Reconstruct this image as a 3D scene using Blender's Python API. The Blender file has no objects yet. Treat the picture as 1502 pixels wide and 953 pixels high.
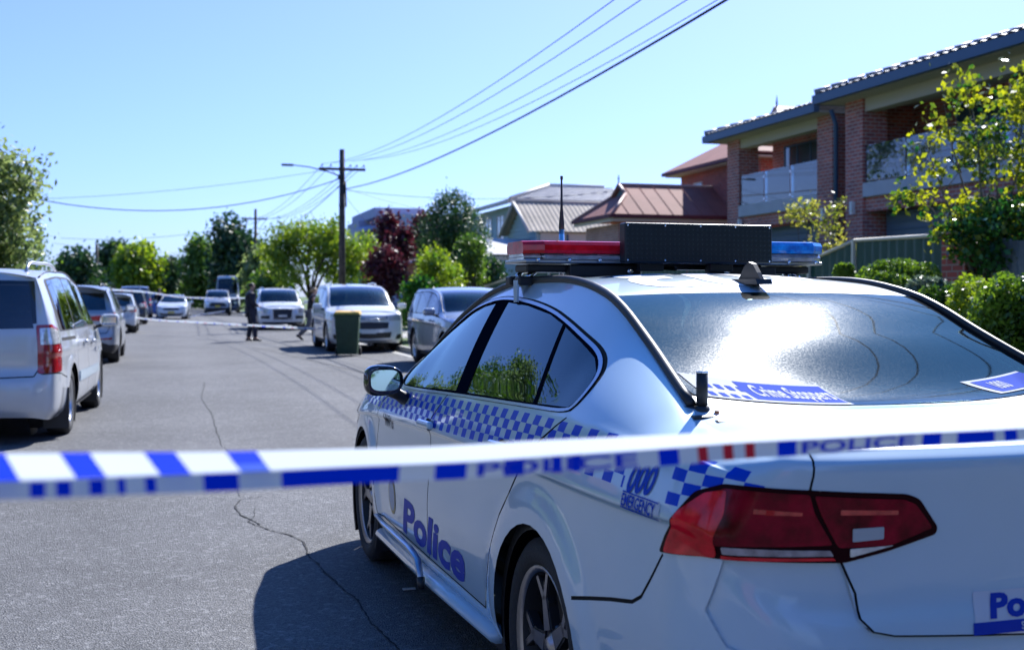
import bpy, bmesh, math, random
import numpy as np
from mathutils import Vector, Matrix
from mathutils.geometry import delaunay_2d_cdt
rnd = random.Random(7); nr = np.random.default_rng(7)
SC = bpy.context.scene; COL = SC.collection; R = math.radians
# ------------------------------------------------------------------ camera
CAMZ = 1.394; YAW = R(16.3)
cd = bpy.data.cameras.new('camera'); cam = bpy.data.objects.new('camera', cd); COL.objects.link(cam)
cam.location = (0, 0, CAMZ); cam.rotation_euler = (R(90), 0, -YAW)
cd.sensor_width = 36; cd.lens = 36 * 1712 / 1502; cd.shift_y = -(476.5 - 434) / 1502
cd.clip_start = .05; cd.clip_end = 3000
cd.dof.use_dof = True; cd.dof.focus_distance = 4.3; cd.dof.aperture_fstop = 4.0
SC.camera = cam
# ------------------------------------------------------------------ sky and sun
SUN_AZ = R(40.5); SUN_EL = R(41)          # azimuth from the road direction (+Y) towards +X
w = bpy.data.worlds.new('World'); SC.world = w; w.use_nodes = True
nt = w.node_tree; bg = nt.nodes['Background']
sky = nt.nodes.new('ShaderNodeTexSky'); sky.sky_type = 'NISHITA'; sky.sun_disc = False
sky.sun_elevation = SUN_EL; sky.sun_rotation = SUN_AZ; sky.air_density = 1.0; sky.dust_density = .6; sky.ozone_density = 1.6
tcs = nt.nodes.new('ShaderNodeTexCoord'); sxy = nt.nodes.new('ShaderNodeSeparateXYZ'); nt.links.new(tcs.outputs['Generated'], sxy.inputs[0])
mrs = nt.nodes.new('ShaderNodeMapRange'); mrs.interpolation_type = 'SMOOTHSTEP'; mrs.inputs[1].default_value = 0; mrs.inputs[2].default_value = .30; nt.links.new(sxy.outputs[2], mrs.inputs[0])
tnt = nt.nodes.new('ShaderNodeMix'); tnt.data_type = 'RGBA'; tnt.inputs['A'].default_value = (.72, .98, 1.95, 1); tnt.inputs['B'].default_value = (.94, 1.10, 2.0, 1); nt.links.new(mrs.outputs[0], tnt.inputs['Factor'])   # the photograph's cool white balance
mls = nt.nodes.new('ShaderNodeMix'); mls.data_type = 'RGBA'; mls.blend_type = 'MULTIPLY'; mls.inputs['Factor'].default_value = 1; nt.links.new(sky.outputs[0], mls.inputs['A'])
mr2 = nt.nodes.new('ShaderNodeMapRange'); mr2.inputs[1].default_value = .25; mr2.inputs[2].default_value = .8; nt.links.new(sxy.outputs[2], mr2.inputs[0])
tn2 = nt.nodes.new('ShaderNodeMix'); tn2.data_type = 'RGBA'; tn2.inputs['B'].default_value = (.30, 1.02, 2.1, 1); nt.links.new(mr2.outputs[0], tn2.inputs['Factor']); nt.links.new(tnt.outputs['Result'], tn2.inputs['A'])
nt.links.new(tn2.outputs['Result'], mls.inputs['B'])
nt.links.new(mls.outputs['Result'], bg.inputs[0]); bg.inputs[1].default_value = .059
sl = bpy.data.lights.new('sun', 'SUN'); so = bpy.data.objects.new('sun', sl); COL.objects.link(so)
sl.energy = 5.0; sl.angle = R(.55); sl.color = (1, .985, .965)
sd = Vector((math.sin(SUN_AZ) * math.cos(SUN_EL), math.cos(SUN_AZ) * math.cos(SUN_EL), math.sin(SUN_EL)))
so.rotation_euler = (-sd).to_track_quat('-Z', 'Y').to_euler(); so.location = (20, 20, 40)
SC.view_settings.view_transform = 'Standard'; SC.view_settings.look = 'None'
SC.view_settings.exposure = 1.0; SC.view_settings.gamma = 1
SC.render.engine = 'CYCLES'; SC.cycles.use_denoising = True
SC.cycles.max_bounces = 10; SC.cycles.transparent_max_bounces = 16; SC.cycles.caustics_reflective = False; SC.cycles.caustics_refractive = False
SC.cycles.sample_clamp_indirect = 6
# ------------------------------------------------------------------ materials
MATS = {}
def mat(name, col=(.5, .5, .5), rough=.5, metal=0., coat=0., spec=.5, var=0., vscale=5., bump=0., bscale=40., emis=None, estr=0, trans=0., alpha=1., detail=4, col2=None, sub=0):
    if name in MATS: return MATS[name]
    m = bpy.data.materials.new(name); m.use_nodes = True; t = m.node_tree; p = t.nodes['Principled BSDF']
    I = p.inputs
    I['Base Color'].default_value = (*col, 1); I['Roughness'].default_value = rough; I['Metallic'].default_value = metal
    I['Coat Weight'].default_value = coat; I['Coat Roughness'].default_value = .04; I['Specular IOR Level'].default_value = spec
    I['Transmission Weight'].default_value = trans; I['Alpha'].default_value = alpha
    if sub: I['Subsurface Weight'].default_value = sub
    if emis: I['Emission Color'].default_value = (*emis, 1); I['Emission Strength'].default_value = estr
    if var or bump:
        g = t.nodes.new('ShaderNodeNewGeometry')
        n = t.nodes.new('ShaderNodeTexNoise'); n.inputs['Scale'].default_value = vscale; n.inputs['Detail'].default_value = detail
        t.links.new(g.outputs['Position'], n.inputs['Vector'])
        if var:
            mx = t.nodes.new('ShaderNodeMix'); mx.data_type = 'RGBA'
            c2 = col2 or tuple(min(1, c * (1 + var)) for c in col); c1 = col if col2 else tuple(c * (1 - var) for c in col)
            mx.inputs['A'].default_value = (*c1, 1); mx.inputs['B'].default_value = (*c2, 1)
            rp = t.nodes.new('ShaderNodeMapRange'); rp.inputs[1].default_value = .3; rp.inputs[2].default_value = .7
            t.links.new(n.outputs['Fac'], rp.inputs[0]); t.links.new(rp.outputs[0], mx.inputs['Factor'])
            t.links.new(mx.outputs['Result'], I['Base Color'])
        if bump:
            n2 = t.nodes.new('ShaderNodeTexNoise'); n2.inputs['Scale'].default_value = bscale; n2.inputs['Detail'].default_value = 6
            t.links.new(g.outputs['Position'], n2.inputs['Vector'])
            b = t.nodes.new('ShaderNodeBump'); b.inputs['Strength'].default_value = bump; b.inputs['Distance'].default_value = .02
            t.links.new(n2.outputs['Fac'], b.inputs['Height']); t.links.new(b.outputs[0], I['Normal'])
    MATS[name] = m; return m
def N(t, kind, **k):
    n = t.nodes.new(kind)
    for a, b in k.items(): setattr(n, a, b)
    return n
def paint(name, col, metal=0., rough=.35, coat=1., dust=.12, checks=False):
    """car paint, inner side dark trim, a little dust; checks adds the flat printed blue squares, placed by UV"""
    if name in MATS: return MATS[name]
    m = mat(name, col, rough, metal, coat); t = m.node_tree; p = t.nodes['Principled BSDF']
    g = N(t, 'ShaderNodeNewGeometry'); tc = N(t, 'ShaderNodeTexCoord')
    nz = N(t, 'ShaderNodeTexNoise'); nz.inputs['Scale'].default_value = 3.5; nz.inputs['Detail'].default_value = 8
    t.links.new(tc.outputs['Object'], nz.inputs['Vector'])
    mx = N(t, 'ShaderNodeMix', data_type='RGBA')
    mx.inputs['A'].default_value = (*col, 1); mx.inputs['B'].default_value = (*[c * (1 - dust) * .97 for c in col], 1)
    t.links.new(nz.outputs['Fac'], mx.inputs['Factor'])
    last = mx.outputs['Result']
    f = None
    if checks:
        uv = N(t, 'ShaderNodeUVMap'); uv.uv_map = 'band'
        sp = N(t, 'ShaderNodeSeparateXYZ'); t.links.new(uv.outputs[0], sp.inputs[0])
        ck = N(t, 'ShaderNodeTexChecker'); ck.inputs['Scale'].default_value = 1.
        t.links.new(uv.outputs[0], ck.inputs['Vector'])
        def cmp(a, op, v):
            q = N(t, 'ShaderNodeMath', operation=op); t.links.new(a, q.inputs[0]); q.inputs[1].default_value = v; return q.outputs[0]
        def mul(a, b):
            q = N(t, 'ShaderNodeMath', operation='MULTIPLY'); t.links.new(a, q.inputs[0]); t.links.new(b, q.inputs[1]); return q.outputs[0]
        inb = mul(mul(cmp(sp.outputs[1], 'GREATER_THAN', 0.), cmp(sp.outputs[1], 'LESS_THAN', 4.)), mul(cmp(sp.outputs[0], 'GREATER_THAN', -54.), cmp(sp.outputs[0], 'LESS_THAN', 20.)))
        # gap in the band where the white 000 panel sits
        gap = mul(cmp(sp.outputs[0], 'GREATER_THAN', 11.2), cmp(sp.outputs[0], 'LESS_THAN', 15.05))
        ng = N(t, 'ShaderNodeMath', operation='SUBTRACT'); ng.inputs[0].default_value = 1; t.links.new(gap, ng.inputs[1])
        f = mul(mul(inb, ck.outputs['Fac']), ng.outputs[0])
        m2 = N(t, 'ShaderNodeMix', data_type='RGBA'); m2.inputs['B'].default_value = (.0, .06, .58, 1)
        t.links.new(last, m2.inputs['A']); t.links.new(f, m2.inputs['Factor']); last = m2.outputs['Result']
    m3 = N(t, 'ShaderNodeMix', data_type='RGBA'); m3.inputs['B'].default_value = (.03, .03, .033, 1)
    t.links.new(last, m3.inputs['A']); t.links.new(g.outputs['Backfacing'], m3.inputs['Factor'])
    t.links.new(m3.outputs['Result'], p.inputs['Base Color'])
    mr = N(t, 'ShaderNodeMath', operation='MULTIPLY_ADD'); t.links.new(nz.outputs['Fac'], mr.inputs[0]); mr.inputs[1].default_value = .12; mr.inputs[2].default_value = rough - .04
    t.links.new(mr.outputs[0], p.inputs['Roughness'])
    mc = N(t, 'ShaderNodeMath', operation='MULTIPLY_ADD'); t.links.new(nz.outputs['Fac'], mc.inputs[0]); mc.inputs[1].default_value = .07; mc.inputs[2].default_value = .01
    t.links.new(mc.outputs[0], p.inputs['Coat Roughness'])
    iv = N(t, 'ShaderNodeMath', operation='SUBTRACT'); iv.inputs[0].default_value = 1; t.links.new(g.outputs['Backfacing'], iv.inputs[1]); cw = iv.outputs[0]
    if f is not None:
        q = N(t, 'ShaderNodeMath', operation='MULTIPLY_ADD'); t.links.new(f, q.inputs[0]); q.inputs[1].default_value = -.85; q.inputs[2].default_value = 1.; q2 = N(t, 'ShaderNodeMath', operation='MULTIPLY'); t.links.new(q.outputs[0], q2.inputs[0]); t.links.new(cw, q2.inputs[1]); cw = q2.outputs[0]
        sq = N(t, 'ShaderNodeMath', operation='MULTIPLY_ADD'); t.links.new(f, sq.inputs[0]); sq.inputs[1].default_value = -.4; sq.inputs[2].default_value = .5; t.links.new(sq.outputs[0], p.inputs['Specular IOR Level'])
    t.links.new(cw, p.inputs['Coat Weight'])
    return m
def glass(name, tint=(.25, .3, .3), rough=.0, dust=0., ior=1.6, dustcol=(.55, .58, .6), boost=0., gcol=(.95, .97, 1), spread=(.30, .35)):
    if name in MATS: return MATS[name]
    m = bpy.data.materials.new(name); m.use_nodes = True; t = m.node_tree; t.nodes.clear()
    o = N(t, 'ShaderNodeOutputMaterial'); tr = N(t, 'ShaderNodeBsdfTransparent'); tr.inputs[0].default_value = (*tint, 1)
    gl = N(t, 'ShaderNodeBsdfGlossy'); gl.inputs['Roughness'].default_value = rough; gl.inputs['Color'].default_value = (*gcol, 1)
    fr = N(t, 'ShaderNodeFresnel'); fr.inputs[0].default_value = ior
    fa = fr.outputs[0]
    if boost:
        q = N(t, 'ShaderNodeMath', operation='ADD', use_clamp=True); t.links.new(fa, q.inputs[0]); q.inputs[1].default_value = boost; fa = q.outputs[0]
    mx = N(t, 'ShaderNodeMixShader'); t.links.new(fa, mx.inputs[0]); t.links.new(tr.outputs[0], mx.inputs[1]); t.links.new(gl.outputs[0], mx.inputs[2])
    last = mx.outputs[0]
    if dust:
        df = N(t, 'ShaderNodeBsdfDiffuse'); df.inputs[0].default_value = (*dustcol, 1)
        g2 = N(t, 'ShaderNodeBsdfGlossy'); g2.inputs['Roughness'].default_value = spread[0]
        m2 = N(t, 'ShaderNodeMixShader'); m2.inputs[0].default_value = spread[1]; t.links.new(df.outputs[0], m2.inputs[1]); t.links.new(g2.outputs[0], m2.inputs[2])
        tc = N(t, 'ShaderNodeTexCoord'); nz = N(t, 'ShaderNodeTexNoise'); nz.inputs['Scale'].default_value = 240; nz.inputs['Detail'].default_value = 4
        t.links.new(tc.outputs['Object'], nz.inputs['Vector'])
        n3 = N(t, 'ShaderNodeTexNoise'); n3.inputs['Scale'].default_value = 3.; n3.inputs['Detail'].default_value = 5; t.links.new(tc.outputs['Object'], n3.inputs['Vector'])
        rp = N(t, 'ShaderNodeMapRange'); rp.inputs[1].default_value = .45; rp.inputs[2].default_value = .75; rp.inputs[3].default_value = dust * .45; rp.inputs[4].default_value = dust * 2.4
        t.links.new(nz.outputs['Fac'], rp.inputs[0])
        q = N(t, 'ShaderNodeMath', operation='MULTIPLY'); t.links.new(rp.outputs[0], q.inputs[0]); t.links.new(n3.outputs['Fac'], q.inputs[1])
        q2 = N(t, 'ShaderNodeMath', operation='MULTIPLY'); t.links.new(q.outputs[0], q2.inputs[0]); q2.inputs[1].default_value = 2
        m4 = N(t, 'ShaderNodeMixShader'); t.links.new(q2.outputs[0], m4.inputs[0]); t.links.new(last, m4.inputs[1]); t.links.new(m2.outputs[0], m4.inputs[2]); last = m4.outputs[0]
    t.links.new(last, o.inputs[0]); MATS[name] = m; return m
def brickmat(name, c1, c2, mortar, rot=False, bw=.23, bh=.086):
    if name in MATS: return MATS[name]
    m = mat(name, c1, .85); t = m.node_tree; p = t.nodes['Principled BSDF']
    g = N(t, 'ShaderNodeNewGeometry'); sp = N(t, 'ShaderNodeSeparateXYZ'); t.links.new(g.outputs['Position'], sp.inputs[0])
    sn = N(t, 'ShaderNodeSeparateXYZ'); t.links.new(g.outputs['True Normal'], sn.inputs[0])
    ab = N(t, 'ShaderNodeMath', operation='ABSOLUTE'); t.links.new(sn.outputs[0], ab.inputs[0])
    gt = N(t, 'ShaderNodeMath', operation='GREATER_THAN'); t.links.new(ab.outputs[0], gt.inputs[0]); gt.inputs[1].default_value = .6
    mm = N(t, 'ShaderNodeMix', data_type='FLOAT'); t.links.new(gt.outputs[0], mm.inputs['Factor']); t.links.new(sp.outputs[0], mm.inputs[2]); t.links.new(sp.outputs[1], mm.inputs[3])
    cb = N(t, 'ShaderNodeCombineXYZ'); t.links.new(mm.outputs[0], cb.inputs[0]); t.links.new(sp.outputs[2], cb.inputs[1])
    br = N(t, 'ShaderNodeTexBrick'); t.links.new(cb.outputs[0], br.inputs['Vector'])
    br.inputs['Color1'].default_value = (*c1, 1); br.inputs['Color2'].default_value = (*c2, 1); br.inputs['Mortar'].default_value = (*mortar, 1)
    br.inputs['Scale'].default_value = 1; br.inputs['Brick Width'].default_value = bw; br.inputs['Row Height'].default_value = bh; br.inputs['Mortar Size'].default_value = .010; br.inputs['Bias'].default_value = -.1
    nz = N(t, 'ShaderNodeTexNoise'); nz.inputs['Scale'].default_value = 1.3; nz.inputs['Detail'].default_value = 6; t.links.new(g.outputs['Position'], nz.inputs['Vector'])
    mx = N(t, 'ShaderNodeMix', data_type='RGBA', blend_type='MULTIPLY'); mx.inputs['Factor'].default_value = .5
    t.links.new(br.outputs['Color'], mx.inputs['A']); t.links.new(nz.outputs['Fac'], mx.inputs['B'])
    br2 = N(t, 'ShaderNodeMix', data_type='RGBA', blend_type='MULTIPLY'); br2.inputs['Factor'].default_value = 1; br2.inputs['B'].default_value = (1.35, 1.35, 1.35, 1)
    t.links.new(mx.outputs['Result'], br2.inputs['A']); t.links.new(br2.outputs['Result'], p.inputs['Base Color'])
    b = N(t, 'ShaderNodeBump'); b.inputs['Strength'].default_value = .6; b.inputs['Distance'].default_value = .01; b.invert = True
    t.links.new(br.outputs['Fac'], b.inputs['Height']); t.links.new(b.outputs[0], p.inputs['Normal'])
    return m
# ------------------------------------------------------------------ object helpers
def tag(o, label=None, cat=None, group=None, kind=None):
    if label: o['label'] = label
    if cat: o['category'] = cat
    if group: o['group'] = group
    if kind: o['kind'] = kind
    return o
def empty(name, loc=(0, 0, 0), rz=0, label=None, cat=None, group=None):
    o = bpy.data.objects.new(name, None); COL.objects.link(o); o.location = loc; o.rotation_euler = (0, 0, rz); o.empty_display_size = .2
    return tag(o, label, cat, group)
def link(name, me, parent=None, m=None):
    o = bpy.data.objects.new(name, me); COL.objects.link(o)
    if m is not None:
        if isinstance(m, (list, tuple)):
            for k in m: me.materials.append(k)
        else: me.materials.append(m)
    if parent: o.parent = parent
    return o
def copy_tree(o, parent=None):
    c = o.copy(); COL.objects.link(c)
    c.parent = parent
    for ch in list(o.children): copy_tree(ch, c)
    return c
class MB:
    """collects simple solids into one mesh"""
    def __init__(s): s.v = []; s.f = []; s.mi = []; s.sm = []
    def add(s, vs, fs, mi=0, smooth=False):
        b = len(s.v); s.v += [tuple(p) for p in vs]; s.f += [tuple(b + i for i in f) for f in fs]; s.mi += [mi] * len(fs); s.sm += [smooth] * len(fs); return s
    def box(s, x0, x1, y0, y1, z0, z1, mi=0, M=None):
        vs = [(x, y, z) for z in (z0, z1) for y in (y0, y1) for x in (x0, x1)]
        if M: vs = [tuple(M @ Vector(p)) for p in vs]
        return s.add(vs, [(0, 2, 3, 1), (4, 5, 7, 6), (0, 1, 5, 4), (1, 3, 7, 5), (3, 2, 6, 7), (2, 0, 4, 6)], mi)
    def bev(s, x0, x1, y0, y1, z0, z1, b=.01, mi=0, M=None):
        bm = bmesh.new(); bmesh.ops.create_cube(bm, size=1)
        for v in bm.verts: v.co = Vector(((x0 + x1) / 2 + v.co.x * (x1 - x0), (y0 + y1) / 2 + v.co.y * (y1 - y0), (z0 + z1) / 2 + v.co.z * (z1 - z0)))
        bmesh.ops.bevel(bm, geom=bm.edges[:], offset=b, segments=2, affect='EDGES', profile=.5)
        vs = [v.co.copy() for v in bm.verts]
        if M: vs = [M @ p for p in vs]
        s.add(vs, [[v.index for v in f.verts] for f in bm.faces], mi, False); bm.free(); return s
    def tube(s, pts, r, n=8, mi=0, cap=True, smooth=True, flat=1.):
        pts = [Vector(p) for p in pts]; rs = r if isinstance(r, (list, tuple)) else [r] * len(pts)
        vs = []; up = Vector((0, 0, 1))
        t0 = (pts[1] - pts[0]).normalized(); a = t0.cross(up if abs(t0.z) < .9 else Vector((1, 0, 0))).normalized()
        for i, p in enumerate(pts):
            t = (pts[min(i + 1, len(pts) - 1)] - pts[max(i - 1, 0)]).normalized()
            a = (a - t * a.dot(t)).normalized(); b = t.cross(a)
            for k in range(n):
                th = 2 * math.pi * k / n; vs.append(p + (a * math.cos(th) + b * math.sin(th) * flat) * rs[i])
        fs = [(i * n + k, i * n + (k + 1) % n, (i + 1) * n + (k + 1) % n, (i + 1) * n + k) for i in range(len(pts) - 1) for k in range(n)]
        if cap: fs += [tuple(range(n))[::-1], tuple((len(pts) - 1) * n + k for k in range(n))]
        return s.add(vs, fs, mi, smooth)
    def lathe(s, prof, M=None, n=24, mi=0, smooth=True, a0=0, a1=2 * math.pi):
        """profile (radius, y): revolves about the local y axis"""
        full = abs(a1 - a0 - 2 * math.pi) < 1e-6; vs = []
        cnt = n if full else n + 1
        for k in range(cnt):
            th = a0 + (a1 - a0) * k / n
            for r, y in prof: vs.append(Vector((r * math.cos(th), y, r * math.sin(th))))
        if M: vs = [M @ p for p in vs]
        q = len(prof); fs = [(k * q + i, k * q + i + 1, ((k + 1) % cnt) * q + i + 1, ((k + 1) % cnt) * q + i) for k in range(n) for i in range(q - 1)]
        return s.add(vs, fs, mi, smooth)
    def prism(s, poly, y0, y1, M=None, mi=0):
        """polygon in (x,z) extruded along y"""
        n = len(poly); vs = [Vector((x, y, z)) for y in (y0, y1) for x, z in poly]
        if M: vs = [M @ p for p in vs]
        return s.add(vs, [tuple(range(n)), tuple(range(2 * n - 1, n - 1, -1))] + [(i, i + n, (i + 1) % n + n, (i + 1) % n) for i in range(n)], mi)
    def mesh(s, name):
        me = bpy.data.meshes.new(name); me.from_pydata(s.v, [], s.f); me.update()
        me.polygons.foreach_set('material_index', s.mi); me.polygons.foreach_set('use_smooth', s.sm)
        bm = bmesh.new(); bm.from_mesh(me); bmesh.ops.recalc_face_normals(bm, faces=bm.faces[:]); bm.to_mesh(me); bm.free()
        return me
    def build(s, name, m, parent=None): return link(name, s.mesh(name), parent, m)
def bx(name, m, parent, *a, bevel=0):
    q = MB(); (q.bev(*a, b=bevel) if bevel else q.box(*a)); return q.build(name, m, parent)
def npmesh(name, V, F, m, parent=None, smooth=False, normals=None):
    """V (n,3), F (k,3 or 4)"""
    me = bpy.data.meshes.new(name); k = F.shape[1]
    me.vertices.add(len(V)); me.vertices.foreach_set('co', V.astype(np.float32).ravel())
    me.loops.add(F.size); me.loops.foreach_set('vertex_index', F.astype(np.int32).ravel())
    me.polygons.add(len(F)); me.polygons.foreach_set('loop_start', np.arange(0, F.size, k, dtype=np.int32)); me.polygons.foreach_set('loop_total', np.full(len(F), k, dtype=np.int32))
    me.update(calc_edges=True); me.validate()
    if smooth: me.polygons.foreach_set('use_smooth', np.ones(len(F), bool))
    if normals is not None: me.normals_split_custom_set_from_vertices([tuple(q) for q in normals])
    return link(name, me, parent, m)
def smooth_ang(me, ang=40): me.shade_auto = None
# ------------------------------------------------------------------ car shells
def pchip(x, Y, xi):
    """monotone cubic through rows of Y (n,...) at x -> xi"""
    x = np.asarray(x, float); Y = np.asarray(Y, float); sh = Y.shape[1:]; Y = Y.reshape(len(x), -1)
    h = np.diff(x)[:, None]; d = np.diff(Y, axis=0) / h; m = np.zeros_like(Y)
    w1 = 2 * h[1:] + h[:-1]; w2 = h[1:] + 2 * h[:-1]
    with np.errstate(all='ignore'):
        mm = (w1 + w2) / (w1 / d[:-1] + w2 / d[1:])
    m[1:-1] = np.where(d[:-1] * d[1:] > 0, np.nan_to_num(mm), 0); m[0] = d[0]; m[-1] = d[-1]
    xi = np.clip(np.asarray(xi, float), x[0], x[-1]); k = np.clip(np.searchsorted(x, xi, 'right') - 1, 0, len(x) - 2)
    t = ((xi - x[k]) / h[k, 0])[:, None]; H = h[k]
    r = Y[k] * (1 + 2 * t) * (1 - t) ** 2 + m[k] * H * t * (1 - t) ** 2 + Y[k + 1] * t * t * (3 - 2 * t) + m[k + 1] * H * t * t * (t - 1)
    return r.reshape((len(xi),) + sh)
def catm(x, Y, xi):
    """smooth cubic (finite-difference tangents)"""
    x = np.asarray(x, float); Y = np.asarray(Y, float); sh = Y.shape[1:]; Y = Y.reshape(len(x), -1)
    h = np.diff(x)[:, None]; d = np.diff(Y, axis=0) / h; m = np.zeros_like(Y)
    m[1:-1] = (d[:-1] * h[1:] + d[1:] * h[:-1]) / (h[1:] + h[:-1]); m[0] = d[0]; m[-1] = d[-1]
    xi = np.clip(np.asarray(xi, float), x[0], x[-1]); k = np.clip(np.searchsorted(x, xi, 'right') - 1, 0, len(x) - 2)
    t = ((xi - x[k]) / h[k, 0])[:, None]; H = h[k]
    r = Y[k] * (1 + 2 * t) * (1 - t) ** 2 + m[k] * H * t * (1 - t) ** 2 + Y[k + 1] * t * t * (3 - 2 * t) + m[k + 1] * H * t * t * (t - 1)
    return r.reshape((len(xi),) + sh)
def inpoly(P, poly):
    x, y = P[:, 0], P[:, 1]; c = np.zeros(len(P), bool); n = len(poly)
    for i in range(n):
        x0, y0 = poly[i]; x1, y1 = poly[(i + 1) % n]
        if y0 == y1: continue
        k = ((y0 > y) != (y1 > y)) & (x < (x1 - x0) * (y - y0) / (y1 - y0) + x0); c ^= k
    return c
def densify(poly, step, closed=True):
    out = []; n = len(poly)
    for i in range(n if closed else n - 1):
        a = np.array(poly[i]); b = np.array(poly[(i + 1) % n]); k = max(1, int(math.ceil(np.linalg.norm(b - a) / step)))
        out += [tuple(a + (b - a) * j / k) for j in range(k)]
    if not closed: out.append(tuple(poly[-1]))
    return out
def rounded(poly, r=.03, n=4):
    out = []; m = len(poly)
    for i in range(m):
        p = np.array(poly[i]); a = np.array(poly[i - 1]); b = np.array(poly[(i + 1) % m])
        da = a - p; db = b - p; la = np.linalg.norm(da); lb = np.linalg.norm(db); q = min(r, la * .45, lb * .45)
        A = p + da / la * q; B = p + db / lb * q
        for k in range(n + 1):
            t = k / n; out.append(tuple((1 - t) ** 2 * A + 2 * t * (1 - t) * p + t * t * B))
    return out
def strip(line, wdt):
    """open polyline -> thin closed polygon"""
    L = [np.array(p, float) for p in line]; a = []; b = []
    for i, p in enumerate(L):
        t = L[min(i + 1, len(L) - 1)] - L[max(i - 1, 0)]; t /= np.linalg.norm(t) + 1e-9; n = np.array((-t[1], t[0])) * wdt / 2
        a.append(tuple(p + n)); b.append(tuple(p - n))
    return a + b[::-1]
class Shell:
    VH = .13
    def __init__(s, sp):
        s.sp = sp
        f = lambda tab: (lambda x: float(pchip([p[0] for p in tab], [p[1:] for p in tab], [x])[0][0]))
        half = f(sp['half']); belt = f(sp['belt'])
        rail_t = sp['rail']; rx = [p[0] for p in rail_t]
        rail = lambda x: catm(rx, [p[1:] for p in rail_t], [x])[0]
        low = sp['low']; zb0 = low[-1][0]; cut = .55
        xa, xb = sp['side_x']            # rear end, front end of the flat side
        def siderows(x):
            zb = belt(x); out = []
            for z, i in low:
                out.append((z if z < cut else cut + (z - cut) * (zb - cut) / (zb0 - cut), i))
            h = half(x); ry, rz = rail(x); ir = h - ry; z0, i0 = out[-1]
            g = min(1, max(0, (rz - z0 - .1) / .25)); k = .95 + (.52 - .95) * g; m = .35 + (.40 - .35) * g
            if sp.get('upright'): k, m = .6, .42
            P1 = (z0 + k * (rz - z0), i0 + m * (ir - i0))
            for j in range(1, 6):
                t = j / 5; out.append(((1 - t) ** 2 * z0 + 2 * t * (1 - t) * P1[0] + t * t * rz, (1 - t) ** 2 * i0 + 2 * t * (1 - t) * P1[1] + t * t * ir))
            return np.array(out)
        nrow = len(low) + 5
        def end(x, yw, prof, plan, sgn):
            """stations round a corner and across an end. plan: [(x,y)...] from corner to centre, sgn +1 rear"""
            base = siderows(x); st = []
            for k, (px, py) in enumerate(plan):
                w_ = min(1, (k + 1) / (sp.get('corner_n', 2) + 1)); w_ = w_ * w_ * (3 - 2 * w_)
                zz = base[:, 0] * (1 - w_) + prof[:, 0] * w_
                P = np.zeros((nrow, 3)); P[:, 2] = zz; P[:, 0] = px + sgn * prof[:, 1] * w_; P[:, 1] = py - base[:, 1] * (1 - w_)
                P[:, 1] = np.maximum(P[:, 1], 0) if py > 0 else 0
                st.append(P)
            return st
        fp = np.array(sp['front']); rp = np.array(sp['rear'])
        front = end(xb, half(xb), fp, sp['fplan'], -1)[::-1]; rear = end(xa, half(xa), rp, sp['rplan'], 1)
        xs = list(np.linspace(xb, xa, sp.get('nside', 26)))
        st = list(front)
        for x in xs:
            r = siderows(x); P = np.zeros((nrow, 3)); P[:, 0] = x; P[:, 1] = half(x) - r[:, 1]; P[:, 2] = r[:, 0]; st.append(P)
        st += rear
        plan = [(p[0], p[1]) for p in sp['fplan']][::-1] + [(x, half(x)) for x in xs] + [(p[0], p[1]) for p in sp['rplan']]
        plan = np.array(plan, float); d = np.r_[0, np.cumsum(np.linalg.norm(np.diff(plan, axis=0), axis=1))]
        s.nf = len(front); s.ns = len(xs); s.plan = plan
        side = slice(s.nf, s.nf + s.ns); s0 = np.interp(0, plan[side][::-1, 0], d[side][::-1]); d = d - s0; s.d = d
        NS, NV = 700, 160
        s.S = np.linspace(d[0], d[-1], NS); vv = np.arange(nrow); s.V = np.linspace(0, nrow - 1, NV); s.nrow = nrow
        G = catm(d, np.array(st), s.S)                      # NS,nrow,3
        G = catm(vv, np.transpose(G, (1, 0, 2)), s.V)       # NV,NS,3
        G = np.transpose(G, (1, 0, 2))
        G[:, :, 1] = np.maximum(G[:, :, 1], 0)
        # wheel arch lips stand out a little
        for wx in sp['wheels']:
            dx = G[:, :, 0] - wx; dz = G[:, :, 2] - sp['wr']; rr = np.sqrt(dx * dx + dz * dz); ar = sp['arch']
            msk = (np.abs(G[:, :, 0] - wx) < .9)
            q = np.clip((ar + .15 - rr) / .11, 0, 1); q = q * q * (3 - 2 * q)
            G[:, :, 1] += sp.get('lip', .012) * q * msk * (G[:, :, 1] > .5)
        s.G = G
        gs = np.gradient(G, axis=0); gv = np.gradient(G, axis=1); n = np.cross(gv, gs); n /= np.linalg.norm(n, axis=2, keepdims=True) + 1e-9
        s.NRM = n * (1 if n[NS // 2, 40, 1] > 0 else -1)
    def _bil(s, A, S, V):
        a = np.clip((S - s.S[0]) / (s.S[1] - s.S[0]), 0, len(s.S) - 1.001); b = np.clip((V - s.V[0]) / (s.V[1] - s.V[0]), 0, len(s.V) - 1.001)
        i = a.astype(int); j = b.astype(int); u = (a - i)[:, None]; w_ = (b - j)[:, None]
        return A[i, j] * (1 - u) * (1 - w_) + A[i + 1, j] * u * (1 - w_) + A[i, j + 1] * (1 - u) * w_ + A[i + 1, j + 1] * u * w_
    def pt(s, S, V): S = np.atleast_1d(S).astype(float); V = np.atleast_1d(V).astype(float); return s._bil(s.G, S, V), s._bil(s.NRM, S, V)
    def s_of(s, kind, v):
        a, b = s.nf, s.nf + s.ns
        if kind == 'x': return float(np.interp(v, s.plan[a:b][::-1, 0], s.d[a:b][::-1]))
        if kind == 'r': return float(np.interp(v, s.plan[b - 1:][::-1, 1], s.d[b - 1:][::-1]))
        if kind == 'f': return float(np.interp(v, s.plan[:a + 1][:, 1], s.d[:a + 1]))
        return v
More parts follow.
